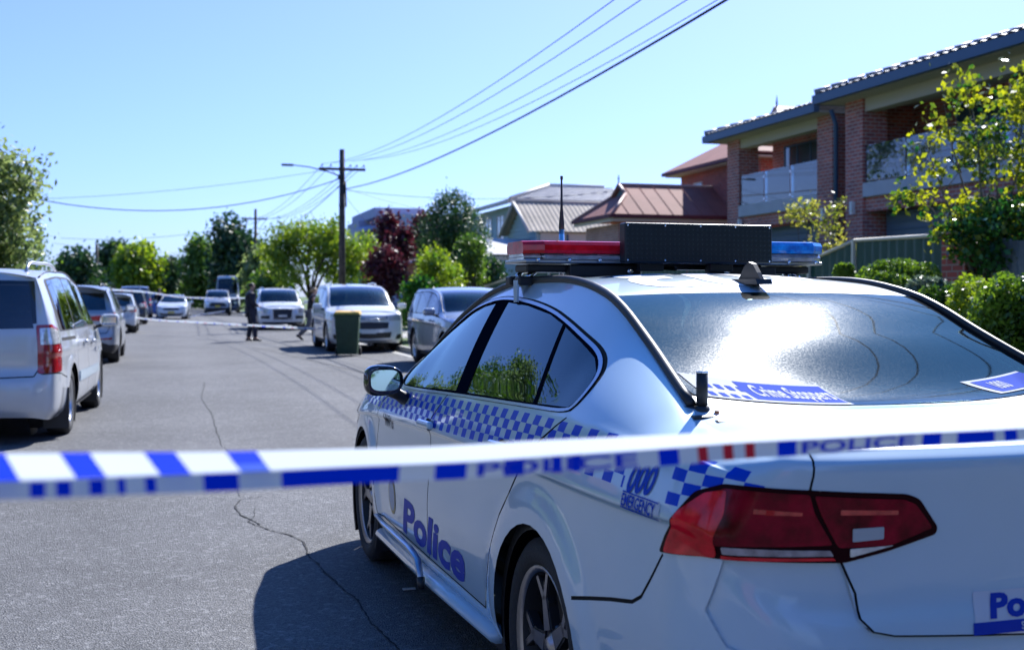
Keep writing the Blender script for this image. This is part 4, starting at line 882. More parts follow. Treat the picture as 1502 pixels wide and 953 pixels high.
def plate(root, x, z, m, facing, txt=None, y=0, w_=.37, hgt=.11):
    o = bx('number_plate', m, root, x - .006, x + .006, y - w_ / 2, y + w_ / 2, z - hgt / 2, z + hgt / 2); return o
def bar(root, name, m, pts, r, flat=1., n=8): return MB().tube(pts, r, n, flat=flat).build(name, m, root)
def add_mirror(sp, m): i = sp['info']; sp['mirror'] = (i['af'] - .12, i['h'] + .13, i['belt'] + .07, m)
def vehicles():
    # silver-white people mover, nearest car of the left row
    sp = wagon_spec(4.81, 1.96, 1.68, 2.90, .93, (.60, .62, .65), belt=1.03, cowl=1.12, hoodf=.86, af=2.62, header=1.65, rslope=.26, wr=.335, step=.05, metal=.35, gt=glass('van_glass', (.16, .19, .22), ior=1.8, boost=.14), pname='silver_van_paint', roofy=.765)
    i = sp['info']; h = i['h']; add_mirror(sp, sp['paint'])
    sp['regions'] += [R_('bgap', GAPM, 'panel_gap', [('x', -.40, .60), ('x', -.7, .655), ('r', .92 * h, .665), ('r', .80 * h, .66)], strip_w=.010, off=-.003),
                      R_('track', GAPM, 'door_track', [('x', -.55, .975), ('x', .35, .965)], strip_w=.022, off=-.002),
                      R_('mold', MATS['plain_white_paint'], 'side_moulding', [('x', .50, .50), ('x', 2.45, .49), ('x', 2.45, .58), ('x', .50, .60)], off=.012, thick=.012),
                      R_('flap', GAPM, 'fuel_flap_gap', [('x', -.62, .86), ('x', -.62, .74)], strip_w=.004, off=-.001)]
    rear_kit(sp, [('r', .775 * h, .665), ('r', .99 * h, .675), ('x', i['xr'] + .34, .68), ('x', i['xr'] + .33, .90), ('x', i['xr'] + .31, 1.08), ('r', .93 * h, 1.125), ('r', .765 * h, 1.12)], REDL)
    sp['regions'].append(R_('tlc', CLEARL, 'reversing_lens', [('r', .80 * h, .935), ('r', .985 * h, .94), ('x', i['xr'] + .31, .94), ('x', i['xr'] + .30, 1.06), ('r', .92 * h, 1.095), ('r', .80 * h, 1.09)], off=.008, round_=.015))
    sp['regions'].append(R_('glassband', mat('rear_glass_frame', (.01, .011, .013), .08, coat=1.), 'rear_window_frame', [('r', 0, 1.09), ('r', .775 * h, 1.135), ('r', .76 * h, i['rz'] - .10), ('r', 0, i['rz'] - .085)], off=.003)); sp['regions'] = [r for r in sp['regions'] if r['key'] != 'rw'] + [r for r in sp['regions'] if r['key'] == 'rw']
    front_kit(sp); sp['rails'] = (-.55, 1.7, .80, .075, mat('satin_rail', (.5, .5, .52), .35, .9))
    root, *_ = build_car('people_mover', sp, 'silver people mover with roof rails, nearest car of the row on the left', 'car', 'cars parked along the left kerb', (-.97 - h + .03, 12.68, -.0), R(87.8))
    plate(root, i['xr'] + .045, .80, PLATEW, -1); bar(root, 'tailgate_handle', CHROME, [(i['xr'] + .03, -.28, .925), (i['xr'] + .03, .28, .925)], .02)
    for s_ in (1, -1):
        bx('mud_flap', BLACK, root, -.42, -.40, s_ * (h - .12) - .12, s_ * (h - .12) + .12, .10, .50)
        bx('mud_flap', BLACK, root, 2.90 - .42, 2.90 - .40, s_ * (h - .12) - .10, s_ * (h - .12) + .10, .12, .42)
        for x, z in ((1.72, .88), (.95, .90)): bar(root, 'door_handle', sp['paint'], [(x - .1, s_ * (h + .02), z), (x + .1, s_ * (h + .02), z)], .02)
    # silver crossover
    sp = wagon_spec(4.68, 1.87, 1.62, 2.75, .95, (.42, .44, .47), belt=1.05, cowl=1.06, hoodf=.84, af=2.35, header=1.3, rslope=.48, wr=.36, step=.08, metal=.55, pname='silver_crossover_paint', cladding=True, roofy=.74)
    i = sp['info']; h = i['h']; add_mirror(sp, sp['paint']); rear_kit(sp, [('r', .30 * h, .895), ('r', .9 * h, .88), ('x', i['xr'] + .42, .91), ('x', i['xr'] + .40, .99), ('r', .92 * h, 1.05), ('r', .32 * h, .965)], REDB, dark_low=.40)
    sp['regions'].append(R_('lowref', REDL, 'reflector', [('r', .55 * h, .50), ('r', .85 * h, .51), ('r', .85 * h, .545), ('r', .55 * h, .535)], off=.006)); front_kit(sp); sp['rails'] = (-.4, 1.3, .78, .05, BLACK)
    root, *_ = build_car('crossover', sp, 'silver crossover with black rear bumper parked just ahead of the silver people mover', 'car', 'cars parked along the left kerb', (-1.06 - h + .05, 26.0, 0), R(90)); plate(root, i['xr'] + .05, .76, PLATEW, -1)
    bar(root, 'tailgate_trim', CHROME, [(i['xr'] + .04, -.4, .88), (i['xr'] + .04, .4, .88)], .015)
    for s_ in (1, -1): bar(root, 'exhaust_tip', CHROME, [(i['xr'] - .0, s_ * .55, .36), (i['xr'] + .15, s_ * .55, .36)], .045)
    # white hatchback
    sp = wagon_spec(4.25, 1.76, 1.50, 2.6, .85, (.66, .68, .70), belt=.95, cowl=1.0, hoodf=.76, af=2.15, header=1.15, rslope=.55, wr=.31, step=.1, pname='pale_hatch_paint', doors=2)
    i = sp['info']; h = i['h']; add_mirror(sp, sp['paint']); rear_kit(sp, [('r', .70 * h, .80), ('r', .95 * h, .80), ('x', i['xr'] + .36, .82), ('x', i['xr'] + .34, .95), ('r', .9 * h, .99), ('r', .72 * h, .97)], REDB, dark_low=.3); front_kit(sp)
    root, *_ = build_car('hatchback', sp, 'small pale silver hatchback with red tail lights, third car of the left row', 'car', 'cars parked along the left kerb', (-1.25 - h + .05, 46.5, 0), R(90)); plate(root, i['xr'] + .05, .72, PLATEW, -1)
    # dark SUV and the cars beyond it
    sp = wagon_spec(4.7, 1.9, 1.70, 2.75, .9, (.03, .033, .04), wr=.36, step=.12, pname='black_suv_paint'); i = sp['info']; h = i['h']; add_mirror(sp, CHROME)
    rear_kit(sp, [('r', .72 * h, .84), ('r', .96 * h, .84), ('x', i['xr'] + .35, .86), ('x', i['xr'] + .34, 1.0), ('r', .92 * h, 1.12), ('r', .74 * h, 1.08)], REDB, dark_low=.3); front_kit(sp); sp['rails'] = (-.4, 1.3, .8, .06, CHROME)
    root, *_ = build_car('suv', sp, 'black four wheel drive with bright tail lights parked ahead of the pale hatchback', 'car', 'cars parked along the left kerb', (-1.15 - h + .05, 60.5, 0), R(90))
    sp = wagon_spec(4.9, 1.95, 1.98, 2.95, .85, (.06, .09, .17), belt=1.15, cowl=1.2, hoodf=.95, wr=.36, step=.14, rslope=.2, pname='navy_van_paint'); i = sp['info']; h = i['h']; add_mirror(sp, BLACK)
    rear_kit(sp, [('r', .82 * h, .84), ('r', .96 * h, .84), ('x', i['xr'] + .33, .86), ('x', i['xr'] + .33, 1.2), ('r', .92 * h, 1.25), ('r', .82 * h, 1.2)], REDB, dark_low=.3)
    build_car('van', sp, 'tall navy blue van parked ahead of the black four wheel drive', 'van', 'cars parked along the left kerb', (-1.1 - h + .05, 73.0, 0), R(90))
    sp = wagon_spec(4.3, 1.76, 1.48, 2.6, .85, (.01, .09, .36), belt=.95, cowl=1.0, hoodf=.76, af=2.15, header=1.15, rslope=.5, wr=.31, step=.14, pname='blue_hatch_paint', doors=2); i = sp['info']; h = i['h']
    rear_kit(sp, [('r', .74 * h, .80), ('r', .95 * h, .80), ('x', i['xr'] + .36, .82), ('x', i['xr'] + .34, .95), ('r', .9 * h, .99), ('r', .76 * h, .97)], REDB)
    build_car('hatchback', sp, 'bright blue hatchback beside the distant police car', 'car', None, (-1.05, 79.0, 0), R(97))
    # distant police car, seen from the front
    import copy
    h2 = dict(hero); h2['regions'] = [r for r in hero['regions'] if r['key'] not in ('g4', 'refl', 'gr', 'gr2', 'hl', 'lid', 'g5')]; h2['step'] = .10
    h2['regions'] = h2['regions'] + [R_('hl', CLEARL, 'headlight', [('x', 3.05, .72), ('f', .78, .62), ('f', .46, .61), ('f', .42, .69), ('f', .7, .735), ('x', 3.1, .79)], off=.003), R_('gr', BLACK, 'grille', [('f', 0, .55), ('f', .44, .56), ('f', .44, .69), ('f', 0, .69)], off=-.004), R_('gr2', BLACK, 'lower_intake', [('f', 0, .24), ('f', .6, .26), ('f', .72, .42), ('f', .5, .36), ('f', 0, .36)], off=-.004)]
    fpaint = paint('far_police_paint', (.66, .70, .76), rough=.3, dust=.06); h2['paint'] = fpaint; h2.pop('uv'); h2['regions'] = [dict(r, m=fpaint) if r['m'] is POLW else r for r in h2['regions']]; h2['tops'] = [dict(r, m=fpaint) if r['m'] is POLW else r for r in hero['tops']]
    h2['mirror'] = (1.8, 1.03, 1.03, MATS['plain_white_paint'])
    r2, *_ = build_car('police_car', h2, 'distant white police sedan facing the camera with a yellow number plate', 'police car', None, (.28, 75.2, 0), R(-94))
    plate(r2, 3.655, .43, PLATEY, 1)
    # grey four wheel drive facing the camera
    sp = wagon_spec(4.9, 1.93, 1.85, 2.85, .95, (.42, .43, .45), belt=1.12, cowl=1.18, hoodf=1.02, wr=.39, step=.13, metal=.4, pname='grey_ute_paint', cladding=True); i = sp['info']; h = i['h']; add_mirror(sp, sp['paint']); front_kit(sp, gz=(.62, .88), gw=.6, lz=(.80, .96), low_dark=True)
    sp['regions'].append(R_('lowf', BLACK, 'lower_bumper', [('f', 0, .2), ('f', .9 * h, .22), ('f', .92 * h, .56), ('f', 0, .58)], off=.003))
    r2, *_ = build_car('suv', sp, 'grey four wheel drive with black grille driving up the road, yellow plate', 'car', None, (3.35, 89.5, 0), R(-92)); plate(r2, i['xf'] + .01, .66, PLATEY, 1)
    # white high-roof bus behind it
    sp = wagon_spec(5.4, 2.05, 2.95, 3.1, .75, (.72, .73, .75), belt=1.25, cowl=1.45, hoodf=1.3, af=3.35, header=2.95, rslope=.2, wr=.37, step=.16, pname='white_bus_paint', upright=True); i = sp['info']; h = i['h']; front_kit(sp, gz=(.6, .8), lz=(.75, .95))
    sp['regions'].insert(0, R_('navy', MATS['navy_van_paint'], 'lower_panel', [('f', 0, .2), ('f', .92 * h, .2), ('f', .92 * h, 1.2), ('f', 0, 1.22)], off=.004))
    build_car('minibus', sp, 'tall white minibus with a broad black windscreen behind the grey four wheel drive', 'minibus', None, (4.6, 101., 0), R(-93))
    # white luxury SUV facing the camera
    sp = wagon_spec(5.05, 1.98, 1.73, 3.0, .95, (.74, .76, .78), belt=1.06, cowl=1.10, hoodf=.93, af=2.55, header=1.6, wr=.38, step=.085, pname='white_suv_paint'); i = sp['info']; h = i['h']; add_mirror(sp, sp['paint'])
    front_kit(sp, gz=(.42, .86), gw=.38, lz=(.70, .85), ly=(.50, .93), low_dark=False, fog=False)
    sp['regions'] += [R_('sl', BLACK, 'side_intake', [('f', .52 * h, .46), ('f', .86 * h, .48), ('f', .86 * h, .58), ('f', .52 * h, .60)], off=-.006), R_('sl2', BLACK, 'lower_intake', [('f', 0, .23), ('f', .85 * h, .26), ('f', .8 * h, .33), ('f', 0, .33)], off=-.006)]
    sp['rails'] = (-.4, 1.5, .8, .05, CHROME)
    r2, *_ = build_car('suv', sp, 'white four wheel drive with tall black grille parked behind the man in the suit', 'car', None, (4.38, 52.2, 0), R(-90)); plate(r2, i['xf'] + .0, .58, PLATEW, 1, w_=.34, hgt=.09)
    for s_ in (1, -1): bar(r2, 'grille_surround', CHROME, [(i['xf'] - .004, s_ * .02, .865), (i['xf'] - .02, s_ * .385, .86), (i['xf'] - .025, s_ * .375, .5), (i['xf'], s_ * .02, .43)], .012)
    # white SUV behind the bin
    sp = wagon_spec(4.87, 1.93, 1.71, 2.79, .98, (.76, .77, .77), belt=1.06, cowl=1.10, hoodf=.97, af=2.40, header=1.35, wr=.375, step=.07, pname='pearl_suv_paint', cladding=True); i = sp['info']; h = i['h']; add_mirror(sp, sp['paint'])
    front_kit(sp, gz=(.57, .74), gw=.50, lz=(.78, .92), ly=(.52, .93), low_dark=False, fog=True)
    sp['regions'] += [R_('up', mat('dark_chrome_grille', (.2, .22, .25), .2, 1.), 'grille', [('f', 0, .80), ('f', .5 * h, .82), ('f', .5 * h, .89), ('f', 0, .87)], off=-.004), R_('skid', mat('silver_skid', (.5, .5, .5), .4, .6), 'skid_plate', [('f', 0, .24), ('f', .6 * h, .26), ('f', .62 * h, .30), ('f', 0, .30)], off=.006), R_('mid', BLACK, 'lower_intake', [('f', 0, .34), ('f', .56 * h, .36), ('f', .6 * h, .50), ('f', 0, .48)], off=-.006)]
    sp['rails'] = (-.4, 1.2, .8, .05, sp['paint'])
    r2, *_ = build_car('suv', sp, 'white four wheel drive parked behind the green wheelie bin', 'car', None, (4.72, 32.35, 0), R(-90.5)); plate(r2, i['xf'] + .008, .52, PLATEW, 1)
    q = MB(); q.lathe([(.045, 0), (.052, .012), (.06, 0)], Matrix.Translation((i['xf'] - .0, 0, .84)) @ Matrix.Rotation(R(-90), 4, 'Z') @ Matrix.Scale(1.35, 4, (1, 0, 0)), 20); q.lathe([(.012, 0), (.018, .012), (.026, 0)], Matrix.Translation((i['xf'] - .0, 0, .85)) @ Matrix.Rotation(R(-90), 4, 'Z') @ Matrix.Scale(1.9, 4, (1, 0, 0)), 20); q.build('badge', CHROME, r2)
    for zz in (.80, .83, .86): bar(r2, 'grille_bar', CHROME, [(i['xf'] - .005, -.42, zz), (i['xf'] + .012, 0, zz), (i['xf'] - .005, .42, zz)], .006)
    # silver-blue wagon half on the verge
    sp = wagon_spec(4.75, 1.82, 1.56, 2.75, .95, (.30, .34, .43), belt=1.0, cowl=1.04, hoodf=.86, af=2.3, header=1.3, wr=.34, step=.07, metal=.55, pname='silver_blue_paint', cladding=False); i = sp['info']; h = i['h']; add_mirror(sp, sp['paint']); front_kit(sp)
    r2, *_ = build_car('wagon', sp, 'silver blue station wagon parked at the kerb, seen past the near police sedan', 'car', None, (4.86 + h, 24.0, .02), R(-90))
    for s_ in (1, -1):
        for x in (1.75, .75): bar(r2, 'door_handle', sp['paint'], [(x - .09, s_ * (h + .02), .9), (x + .09, s_ * (h + .02), .9)], .02)
# ------------------------------------------------------------------ people
def person(name, joints, radii, edges, loc, rz, skin, label, clothes, hair=None):
    """one continuous skinned body; clothes and hair are children"""
    me = bpy.data.meshes.new(name); bm = bmesh.new()
    vs = [bm.verts.new(j) for j in joints]; [bm.edges.new((vs[a], vs[b])) for a, b in edges]; bm.to_mesh(me); bm.free()
    o = bpy.data.objects.new(name, me); COL.objects.link(o); o.location = loc; o.rotation_euler = (0, 0, rz); me.materials.append(skin)
    def addskin(ob, rad, root=0):
        ob.modifiers.new('s', 'SKIN'); ly = ob.data.skin_vertices[0].data
        for i, r in enumerate(rad): ly[i].radius = (r, r) if not isinstance(r, tuple) else r
        ly[root].use_root = True; ob.modifiers.new('u', 'SUBSURF').levels = 2; ob.modifiers['u'].render_levels = 2
        for m_ in ob.modifiers: pass
    addskin(o, [(tuple(k * 1.08 for k in q) if isinstance(q, tuple) else q * 1.08) for q in radii]); tag(o, label, 'person')
    for nm, js, rs, es, m in clothes:
        c = bpy.data.meshes.new(nm); bm = bmesh.new(); v2 = [bm.verts.new(j) for j in js]; [bm.edges.new((v2[a], v2[b])) for a, b in es]; bm.to_mesh(c); bm.free(); c.materials.append(m)
        oc = bpy.data.objects.new(nm, c); COL.objects.link(oc); oc.parent = o; addskin(oc, rs)
    return o
SKINM = mat('skin', (.42, .24, .17), .5, sub=.0); SKIN2 = mat('pale_skin', (.55, .33, .25), .5)
def chain(*n): return [(a, b) for a, b in zip(n[:-1], n[1:])]
def body_graph(P):
    """P: dict of named joints -> joints, radii, edges incl. five fingers per hand"""
    J, Rr, E, I = [], [], [], {}
    def add(n, p, r, par=None):
        I[n] = len(J); J.append(Vector(p)); Rr.append(r)
        if par: E.append((I[par], I[n]))
    add('pelvis', P['pelvis'], .105); add('waist', P['waist'], .10, 'pelvis'); add('chest', P['chest'], .125, 'waist'); add('neck0', P['neck0'], .06, 'chest'); add('neck', P['neck'], .05, 'neck0')
    hd = Vector(P['head']); fw = Vector(P['face'])
    add('jaw', hd - Vector((0, 0, .045)) + fw * .02, .066, 'neck'); add('brow', hd + Vector((0, 0, .045)), (.078), 'jaw'); add('crown', hd + Vector((0, 0, .095)) - fw * .01, .06, 'brow')
    add('nose', hd + fw * .088 - Vector((0, 0, .01)), .012, 'brow')
    for s in 'LR':
        add('sh' + s, P['sh' + s], .06, 'neck0'); add('el' + s, P['el' + s], .04, 'sh' + s); add('wr' + s, P['wr' + s], .027, 'el' + s)
        w_ = Vector(P['wr' + s]); d = Vector(P['ha' + s]) - w_; d.normalize(); side = d.cross(Vector((0, 0, 1)));
        side = (side if side.length > .2 else d.cross(Vector((0, 1, 0)))).normalized(); pl = d.cross(side)
        add('pm' + s, w_ + d * .055, (.036, .02), 'wr' + s)
        for k in range(4):
            b = w_ + d * .085 + side * (.027 - .018 * k); L = (.065, .075, .07, .055)[k]
            add('f%d%s' % (k, s), b + d * L * .45, .0085, 'pm' + s); add('g%d%s' % (k, s), b + d * L * .8 + pl * L * .35, .0075, 'f%d%s' % (k, s))
        add('t0' + s, w_ + d * .045 + side * .045, .0105, 'pm' + s); add('t1' + s, w_ + d * .075 + side * .062 + pl * .01, .009, 't0' + s)
        add('hip' + s, P['hip' + s], .085, 'pelvis'); add('kn' + s, P['kn' + s], .055, 'hip' + s); add('an' + s, P['an' + s], .038, 'kn' + s); add('he' + s, P['he' + s], .034, 'an' + s); add('to' + s, P['to' + s], .026, 'an' + s)
    return J, Rr, E
def cloth(P, kind, g=1.):
    if kind == 'jacket':
        n = ['pelvis', 'waist', 'chest', 'neck0', 'shL', 'elL', 'wrL', 'shR', 'elR', 'wrR']; r = [.15, .135, .155, .075, .085, .063, .046, .085, .063, .046]
        E = [(0, 1), (1, 2), (2, 3), (3, 4), (4, 5), (5, 6), (3, 7), (7, 8), (8, 9)]; J = [Vector(P[k]) for k in n]; J[0] = J[0] - Vector((0, 0, .06))
        J[6] = J[5].lerp(J[6], .92); J[9] = J[8].lerp(J[9], .92)
    elif kind == 'top':
        n = ['pelvis', 'waist', 'chest', 'neck0', 'shL', 'shR']; r = [.125, .115, .135, .06, .07, .07]; E = [(0, 1), (1, 2), (2, 3), (3, 4), (3, 5)]; J = [Vector(P[k]) for k in n]
    else:
        n = ['pelvis', 'hipL', 'knL', 'anL', 'hipR', 'knR', 'anR']; r = [.13, .108, .078, .062, .108, .078, .062]; E = [(0, 1), (1, 2), (2, 3), (0, 4), (4, 5), (5, 6)]; J = [Vector(P[k]) for k in n]
    return J, [q * g * 1.22 for q in r], E
def _x(): pass
def shoes(P, m, root):
    for s in 'LR':
        a, h_, t = Vector(P['an' + s]), Vector(P['he' + s]), Vector(P['to' + s]); q = MB(); d = (t - h_).normalized()
        q.tube([h_ - d * .03, h_, h_.lerp(t, .5) + Vector((0, 0, .008)), t, t + d * .05], [.035, .046, .046, .042, .018], 10, flat=.9); q.build('shoe', m, root)
def people():
    suit = mat('navy_suit', (.012, .016, .035), .75, var=.3, vscale=20, bump=.3, bscale=15); blk = mat('black_shoe', (.01, .01, .012), .3)
    hairm = mat('dark_hair', (.02, .014, .01), .6, bump=.5, bscale=60)
    # man in suit: faces right (+X), hands together in front. local +x is right of the road
    P = dict(pelvis=(0, 0, .95), waist=(-.01, 0, 1.12), chest=(-.02, 0, 1.33), neck0=(-.015, 0, 1.48), neck=(.0, 0, 1.56), head=(.035, 0, 1.67), face=(.96, -.28, 0),
             shL=(-.02, .19, 1.46), elL=(-.0, .25, 1.17), wrL=(.20, .09, 1.09), haL=(.30, .0, 1.08), shR=(-.02, -.19, 1.46), elR=(.02, -.25, 1.17), wrR=(.22, -.07, 1.07), haR=(.31, .03, 1.05),
             hipL=(0, .10, .90), knL=(.03, .12, .50), anL=(-.06, .13, .09), heL=(-.10, .13, .05), toL=(.08, .15, .035), hipR=(0, -.10, .90), knR=(.10, -.12, .50), anR=(.10, -.13, .09), heR=(.06, -.13, .05), toR=(.25, -.16, .035))
    J, r, E = body_graph(P); o = person('person', J, r, E, (2.38, 36.9, 0), R(8), SKINM, 'man in a dark suit standing on the road with hands clasped', [('jacket', *cloth(P, 'jacket'), suit), ('trousers', *cloth(P, 'trousers'), suit)])
    hr = [Vector(P['head']) + Vector(v) for v in ((-.03, 0, .03), (-.015, 0, .10), (.045, -.01, .115), (-.065, 0, .0))]
    c = MB(); bm = None
    def blob(nm, cen, rad, m, sc=(1, 1, 1), par=None):
        bm = bmesh.new(); bmesh.ops.create_icosphere(bm, subdivisions=3, radius=rad)
        for v in bm.verts:
            k = 1 + .06 * math.sin(v.co.x * 90) * math.cos(v.co.z * 70 + v.co.y * 50); v.co = Vector((v.co.x * sc[0] * k, v.co.y * sc[1] * k, v.co.z * sc[2] * k)) + Vector(cen)
        me = bpy.data.meshes.new(nm); bm.to_mesh(me); bm.free()
        for p in me.polygons: p.use_smooth = True
        return link(nm, me, par, m)
    hd = Vector(P['head']); blob('hair', hd + Vector((-.022, .006, .062)), .092, hairm, (1.0, .92, .78), o); blob('beard', hd + Vector((.035, -.01, -.062)), .052, hairm, (1, 1, .8), o)
    for s_ in (1, -1): blob('ear', hd + Vector((-.005, s_ * .078, .0)), .022, SKINM, (.6, .5, 1.2), o); blob('eye', hd + Vector((.078, s_ * .03 - .02, .018)), .010, DARK, (1, 1, .6), o)
    q = MB(); q.prism([(.085, 1.50), (.125, 1.47), (.13, 1.2), (.12, 1.2)], -.05, .05); q.build('shirt', mat('pale_blue_shirt', (.35, .42, .6), .7), o); shoes(P, blk, o)
    # woman walking to the right, arms raised in front
    P = dict(pelvis=(0, 0, .90), waist=(.02, 0, 1.05), chest=(.05, 0, 1.22), neck0=(.07, 0, 1.36), neck=(.09, 0, 1.43), head=(.13, 0, 1.54), face=(.95, -.2, -.1),
             shL=(.07, .155, 1.34), elL=(.10, .22, 1.09), wrL=(.30, .14, 1.15), haL=(.38, .10, 1.20), shR=(.07, -.155, 1.34), elR=(.10, -.2, 1.09), wrR=(.31, -.06, 1.12), haR=(.39, -.03, 1.16),
             hipL=(0, .085, .86), knL=(.16, .09, .47), anL=(.20, .09, .09), heL=(.17, .09, .05), toL=(.34, .09, .035), hipR=(0, -.085, .86), knR=(-.08, -.09, .47), anR=(-.40, -.10, .16), heR=(-.45, -.10, .16), toR=(-.30, -.10, .05))
    J, r, E = body_graph(P); r = [(q if isinstance(q, tuple) else q * .9) for q in r]
    o = person('person', J, r, E, (4.22, 37.0, 0), R(8), SKIN2, 'woman in a black sleeveless top and grey trousers walking beside the white four wheel drive', [('top', *cloth(P, 'top', .93), mat('black_top', (.012, .012, .014), .8, bump=.3)), ('trousers', *cloth(P, 'trousers', .95), mat('grey_trousers', (.11, .11, .125), .85, bump=.3))])
    hm = mat('blonde_hair', (.36, .24, .13), .55, bump=.5, bscale=60); hd = Vector(P['head']); blob('hair', hd + Vector((-.022, 0, .05)), .092, hm, (1.02, .92, .85), o); blob('hair_bun', hd + Vector((-.11, 0, .02)), .045, hm, (1, 1, 1), o)
    for s_ in (1, -1): blob('ear', hd + Vector((-.005, s_ * .07, .0)), .019, SKIN2, (.6, .5, 1.2), o); blob('eye', hd + Vector((.075, s_ * .028 - .01, .015)), .009, DARK, (1, 1, .6), o)
    shoes(P, blk, o)
    ph = tag(bx('phone', BLACK, None, 4.60, 4.612, 37.02, 37.09, 1.14, 1.27, bevel=.004), 'small black phone held up by the woman in the sleeveless top', 'phone')
    # officer behind the far police car
    P = dict(pelvis=(0, 0, .98), waist=(0, 0, 1.15), chest=(0, 0, 1.38), neck0=(0, 0, 1.53), neck=(0, -.01, 1.62), head=(0, -.02, 1.74), face=(0, -1, 0),
             shL=(.2, 0, 1.5), elL=(.27, 0, 1.22), wrL=(.2, -.2, 1.12), haL=(.15, -.28, 1.12), shR=(-.2, 0, 1.5), elR=(-.27, 0, 1.22), wrR=(-.2, -.2, 1.12), haR=(-.15, -.28, 1.12),
             hipL=(.1, 0, .92), knL=(.11, 0, .5), anL=(.11, .02, .09), heL=(.11, .06, .05), toL=(.13, -.12, .035), hipR=(-.1, 0, .92), knR=(-.11, 0, .5), anR=(-.11, .02, .09), heR=(-.11, .06, .05), toR=(-.13, -.12, .035))
    J, r, E = body_graph(P); nv = mat('police_navy', (.01, .014, .03), .8)
    o = person('person', J, r, E, (-.66, 75.3, 0.0), 0, SKINM, 'officer in dark uniform standing beside the distant police car', [('shirt', *cloth(P, 'jacket', .95), nv), ('trousers', *cloth(P, 'trousers'), nv)])
    blob('hair', Vector(P['head']) + Vector((0, .02, .06)), .092, hairm, (.92, 1, .8), o); shoes(P, blk, o)
# ------------------------------------------------------------------ ground
def tri_grid(name, x0, x1, y0, y1, zf, m, nx=2, ny=2, kind='structure'):
    X, Y = np.meshgrid(np.linspace(x0, x1, nx), np.linspace(y0, y1, ny), indexing='ij'); Z = zf(X, Y); V = np.stack([X, Y, Z], 2).reshape(-1, 3); F = []
    for i in range(nx - 1):
        for j in range(ny - 1):
            a = i * ny + j; F.append([a, a + ny, a + ny + 1, a + 1])
    o = npmesh(name, V, np.array(F), m, None, True); return tag(o, kind=kind)
def asphalt_mat():
    m = mat('asphalt', (.14, .14, .15), .82, spec=.3); t = m.node_tree; p = t.nodes['Principled BSDF']; g = N(t, 'ShaderNodeNewGeometry')
    def noise(s, d=2, rough=.5):
        n = N(t, 'ShaderNodeTexNoise'); n.inputs['Scale'].default_value = s; n.inputs['Detail'].default_value = d; n.inputs['Roughness'].default_value = rough; t.links.new(g.outputs['Position'], n.inputs['Vector']); return n.outputs['Fac']
    vo = N(t, 'ShaderNodeTexVoronoi'); vo.inputs['Scale'].default_value = 130; t.links.new(g.outputs['Position'], vo.inputs['Vector'])
    vb = N(t, 'ShaderNodeTexVoronoi'); vb.inputs['Scale'].default_value = 42; t.links.new(g.outputs['Position'], vb.inputs['Vector'])
    def ramp(inp, a, b, c, d):
        r = N(t, 'ShaderNodeMapRange'); r.inputs[1].default_value = a; r.inputs[2].default_value = b; r.inputs[3].default_value = c; r.inputs[4].default_value = d; t.links.new(inp, r.inputs[0]); return r.outputs[0]
    def math_(op, a, b):
        q = N(t, 'ShaderNodeMath', operation=op)
        for i, v in enumerate((a, b)):
            if isinstance(v, float): q.inputs[i].default_value = v
            else: t.links.new(v, q.inputs[i])
        return q.outputs[0]
    sp = N(t, 'ShaderNodeSeparateColor'); t.links.new(vo.outputs['Color'], sp.inputs[0]); sp2 = N(t, 'ShaderNodeSeparateColor'); t.links.new(vb.outputs['Color'], sp2.inputs[0])
    grain = math_('ADD', ramp(sp.outputs[0], 0., 1., .068, .15), ramp(sp2.outputs[1], .8, 1., 0., .07))
    big = math_('MULTIPLY', ramp(noise(.35, 5, .6), .3, .7, .80, 1.16), ramp(noise(4., 6, .6), .3, .7, .90, 1.1))
    # polished wheel tracks along the street
    sx = N(t, 'ShaderNodeSeparateXYZ'); t.links.new(g.outputs['Position'], sx.inputs[0])
    wv = math_('SINE', math_('MULTIPLY', sx.outputs[0], 3.6), 0.); tr = ramp(wv, -1., 1., .95, 1.05)
    v = math_('MULTIPLY', math_('MULTIPLY', grain, big), tr)
    cc = N(t, 'ShaderNodeCombineColor'); t.links.new(v, cc.inputs[0]); t.links.new(v, cc.inputs[1]); t.links.new(math_('MULTIPLY', v, 1.02), cc.inputs[2]); t.links.new(cc.outputs[0], p.inputs['Base Color'])
    b = N(t, 'ShaderNodeBump'); b.inputs['Strength'].default_value = .9; b.inputs['Distance'].default_value = .006; t.links.new(vo.outputs['Distance'], b.inputs['Height']); t.links.new(b.outputs[0], p.inputs['Normal']); return m
CONC = mat('concrete', (.34, .33, .30), .9, var=.15, vscale=3, bump=.4, bscale=60)
GRASS = mat('lawn', (.07, .12, .025), .95, var=.35, vscale=2.5, bump=.8, bscale=50)
def hgt(X, Y):
    return np.interp(X, [-60, -12, -6, -3.4, 5.5, 8.8, 12, 15, 60], [.5, .4, .16, .14, .14, .2, .5, .75, 1.2])
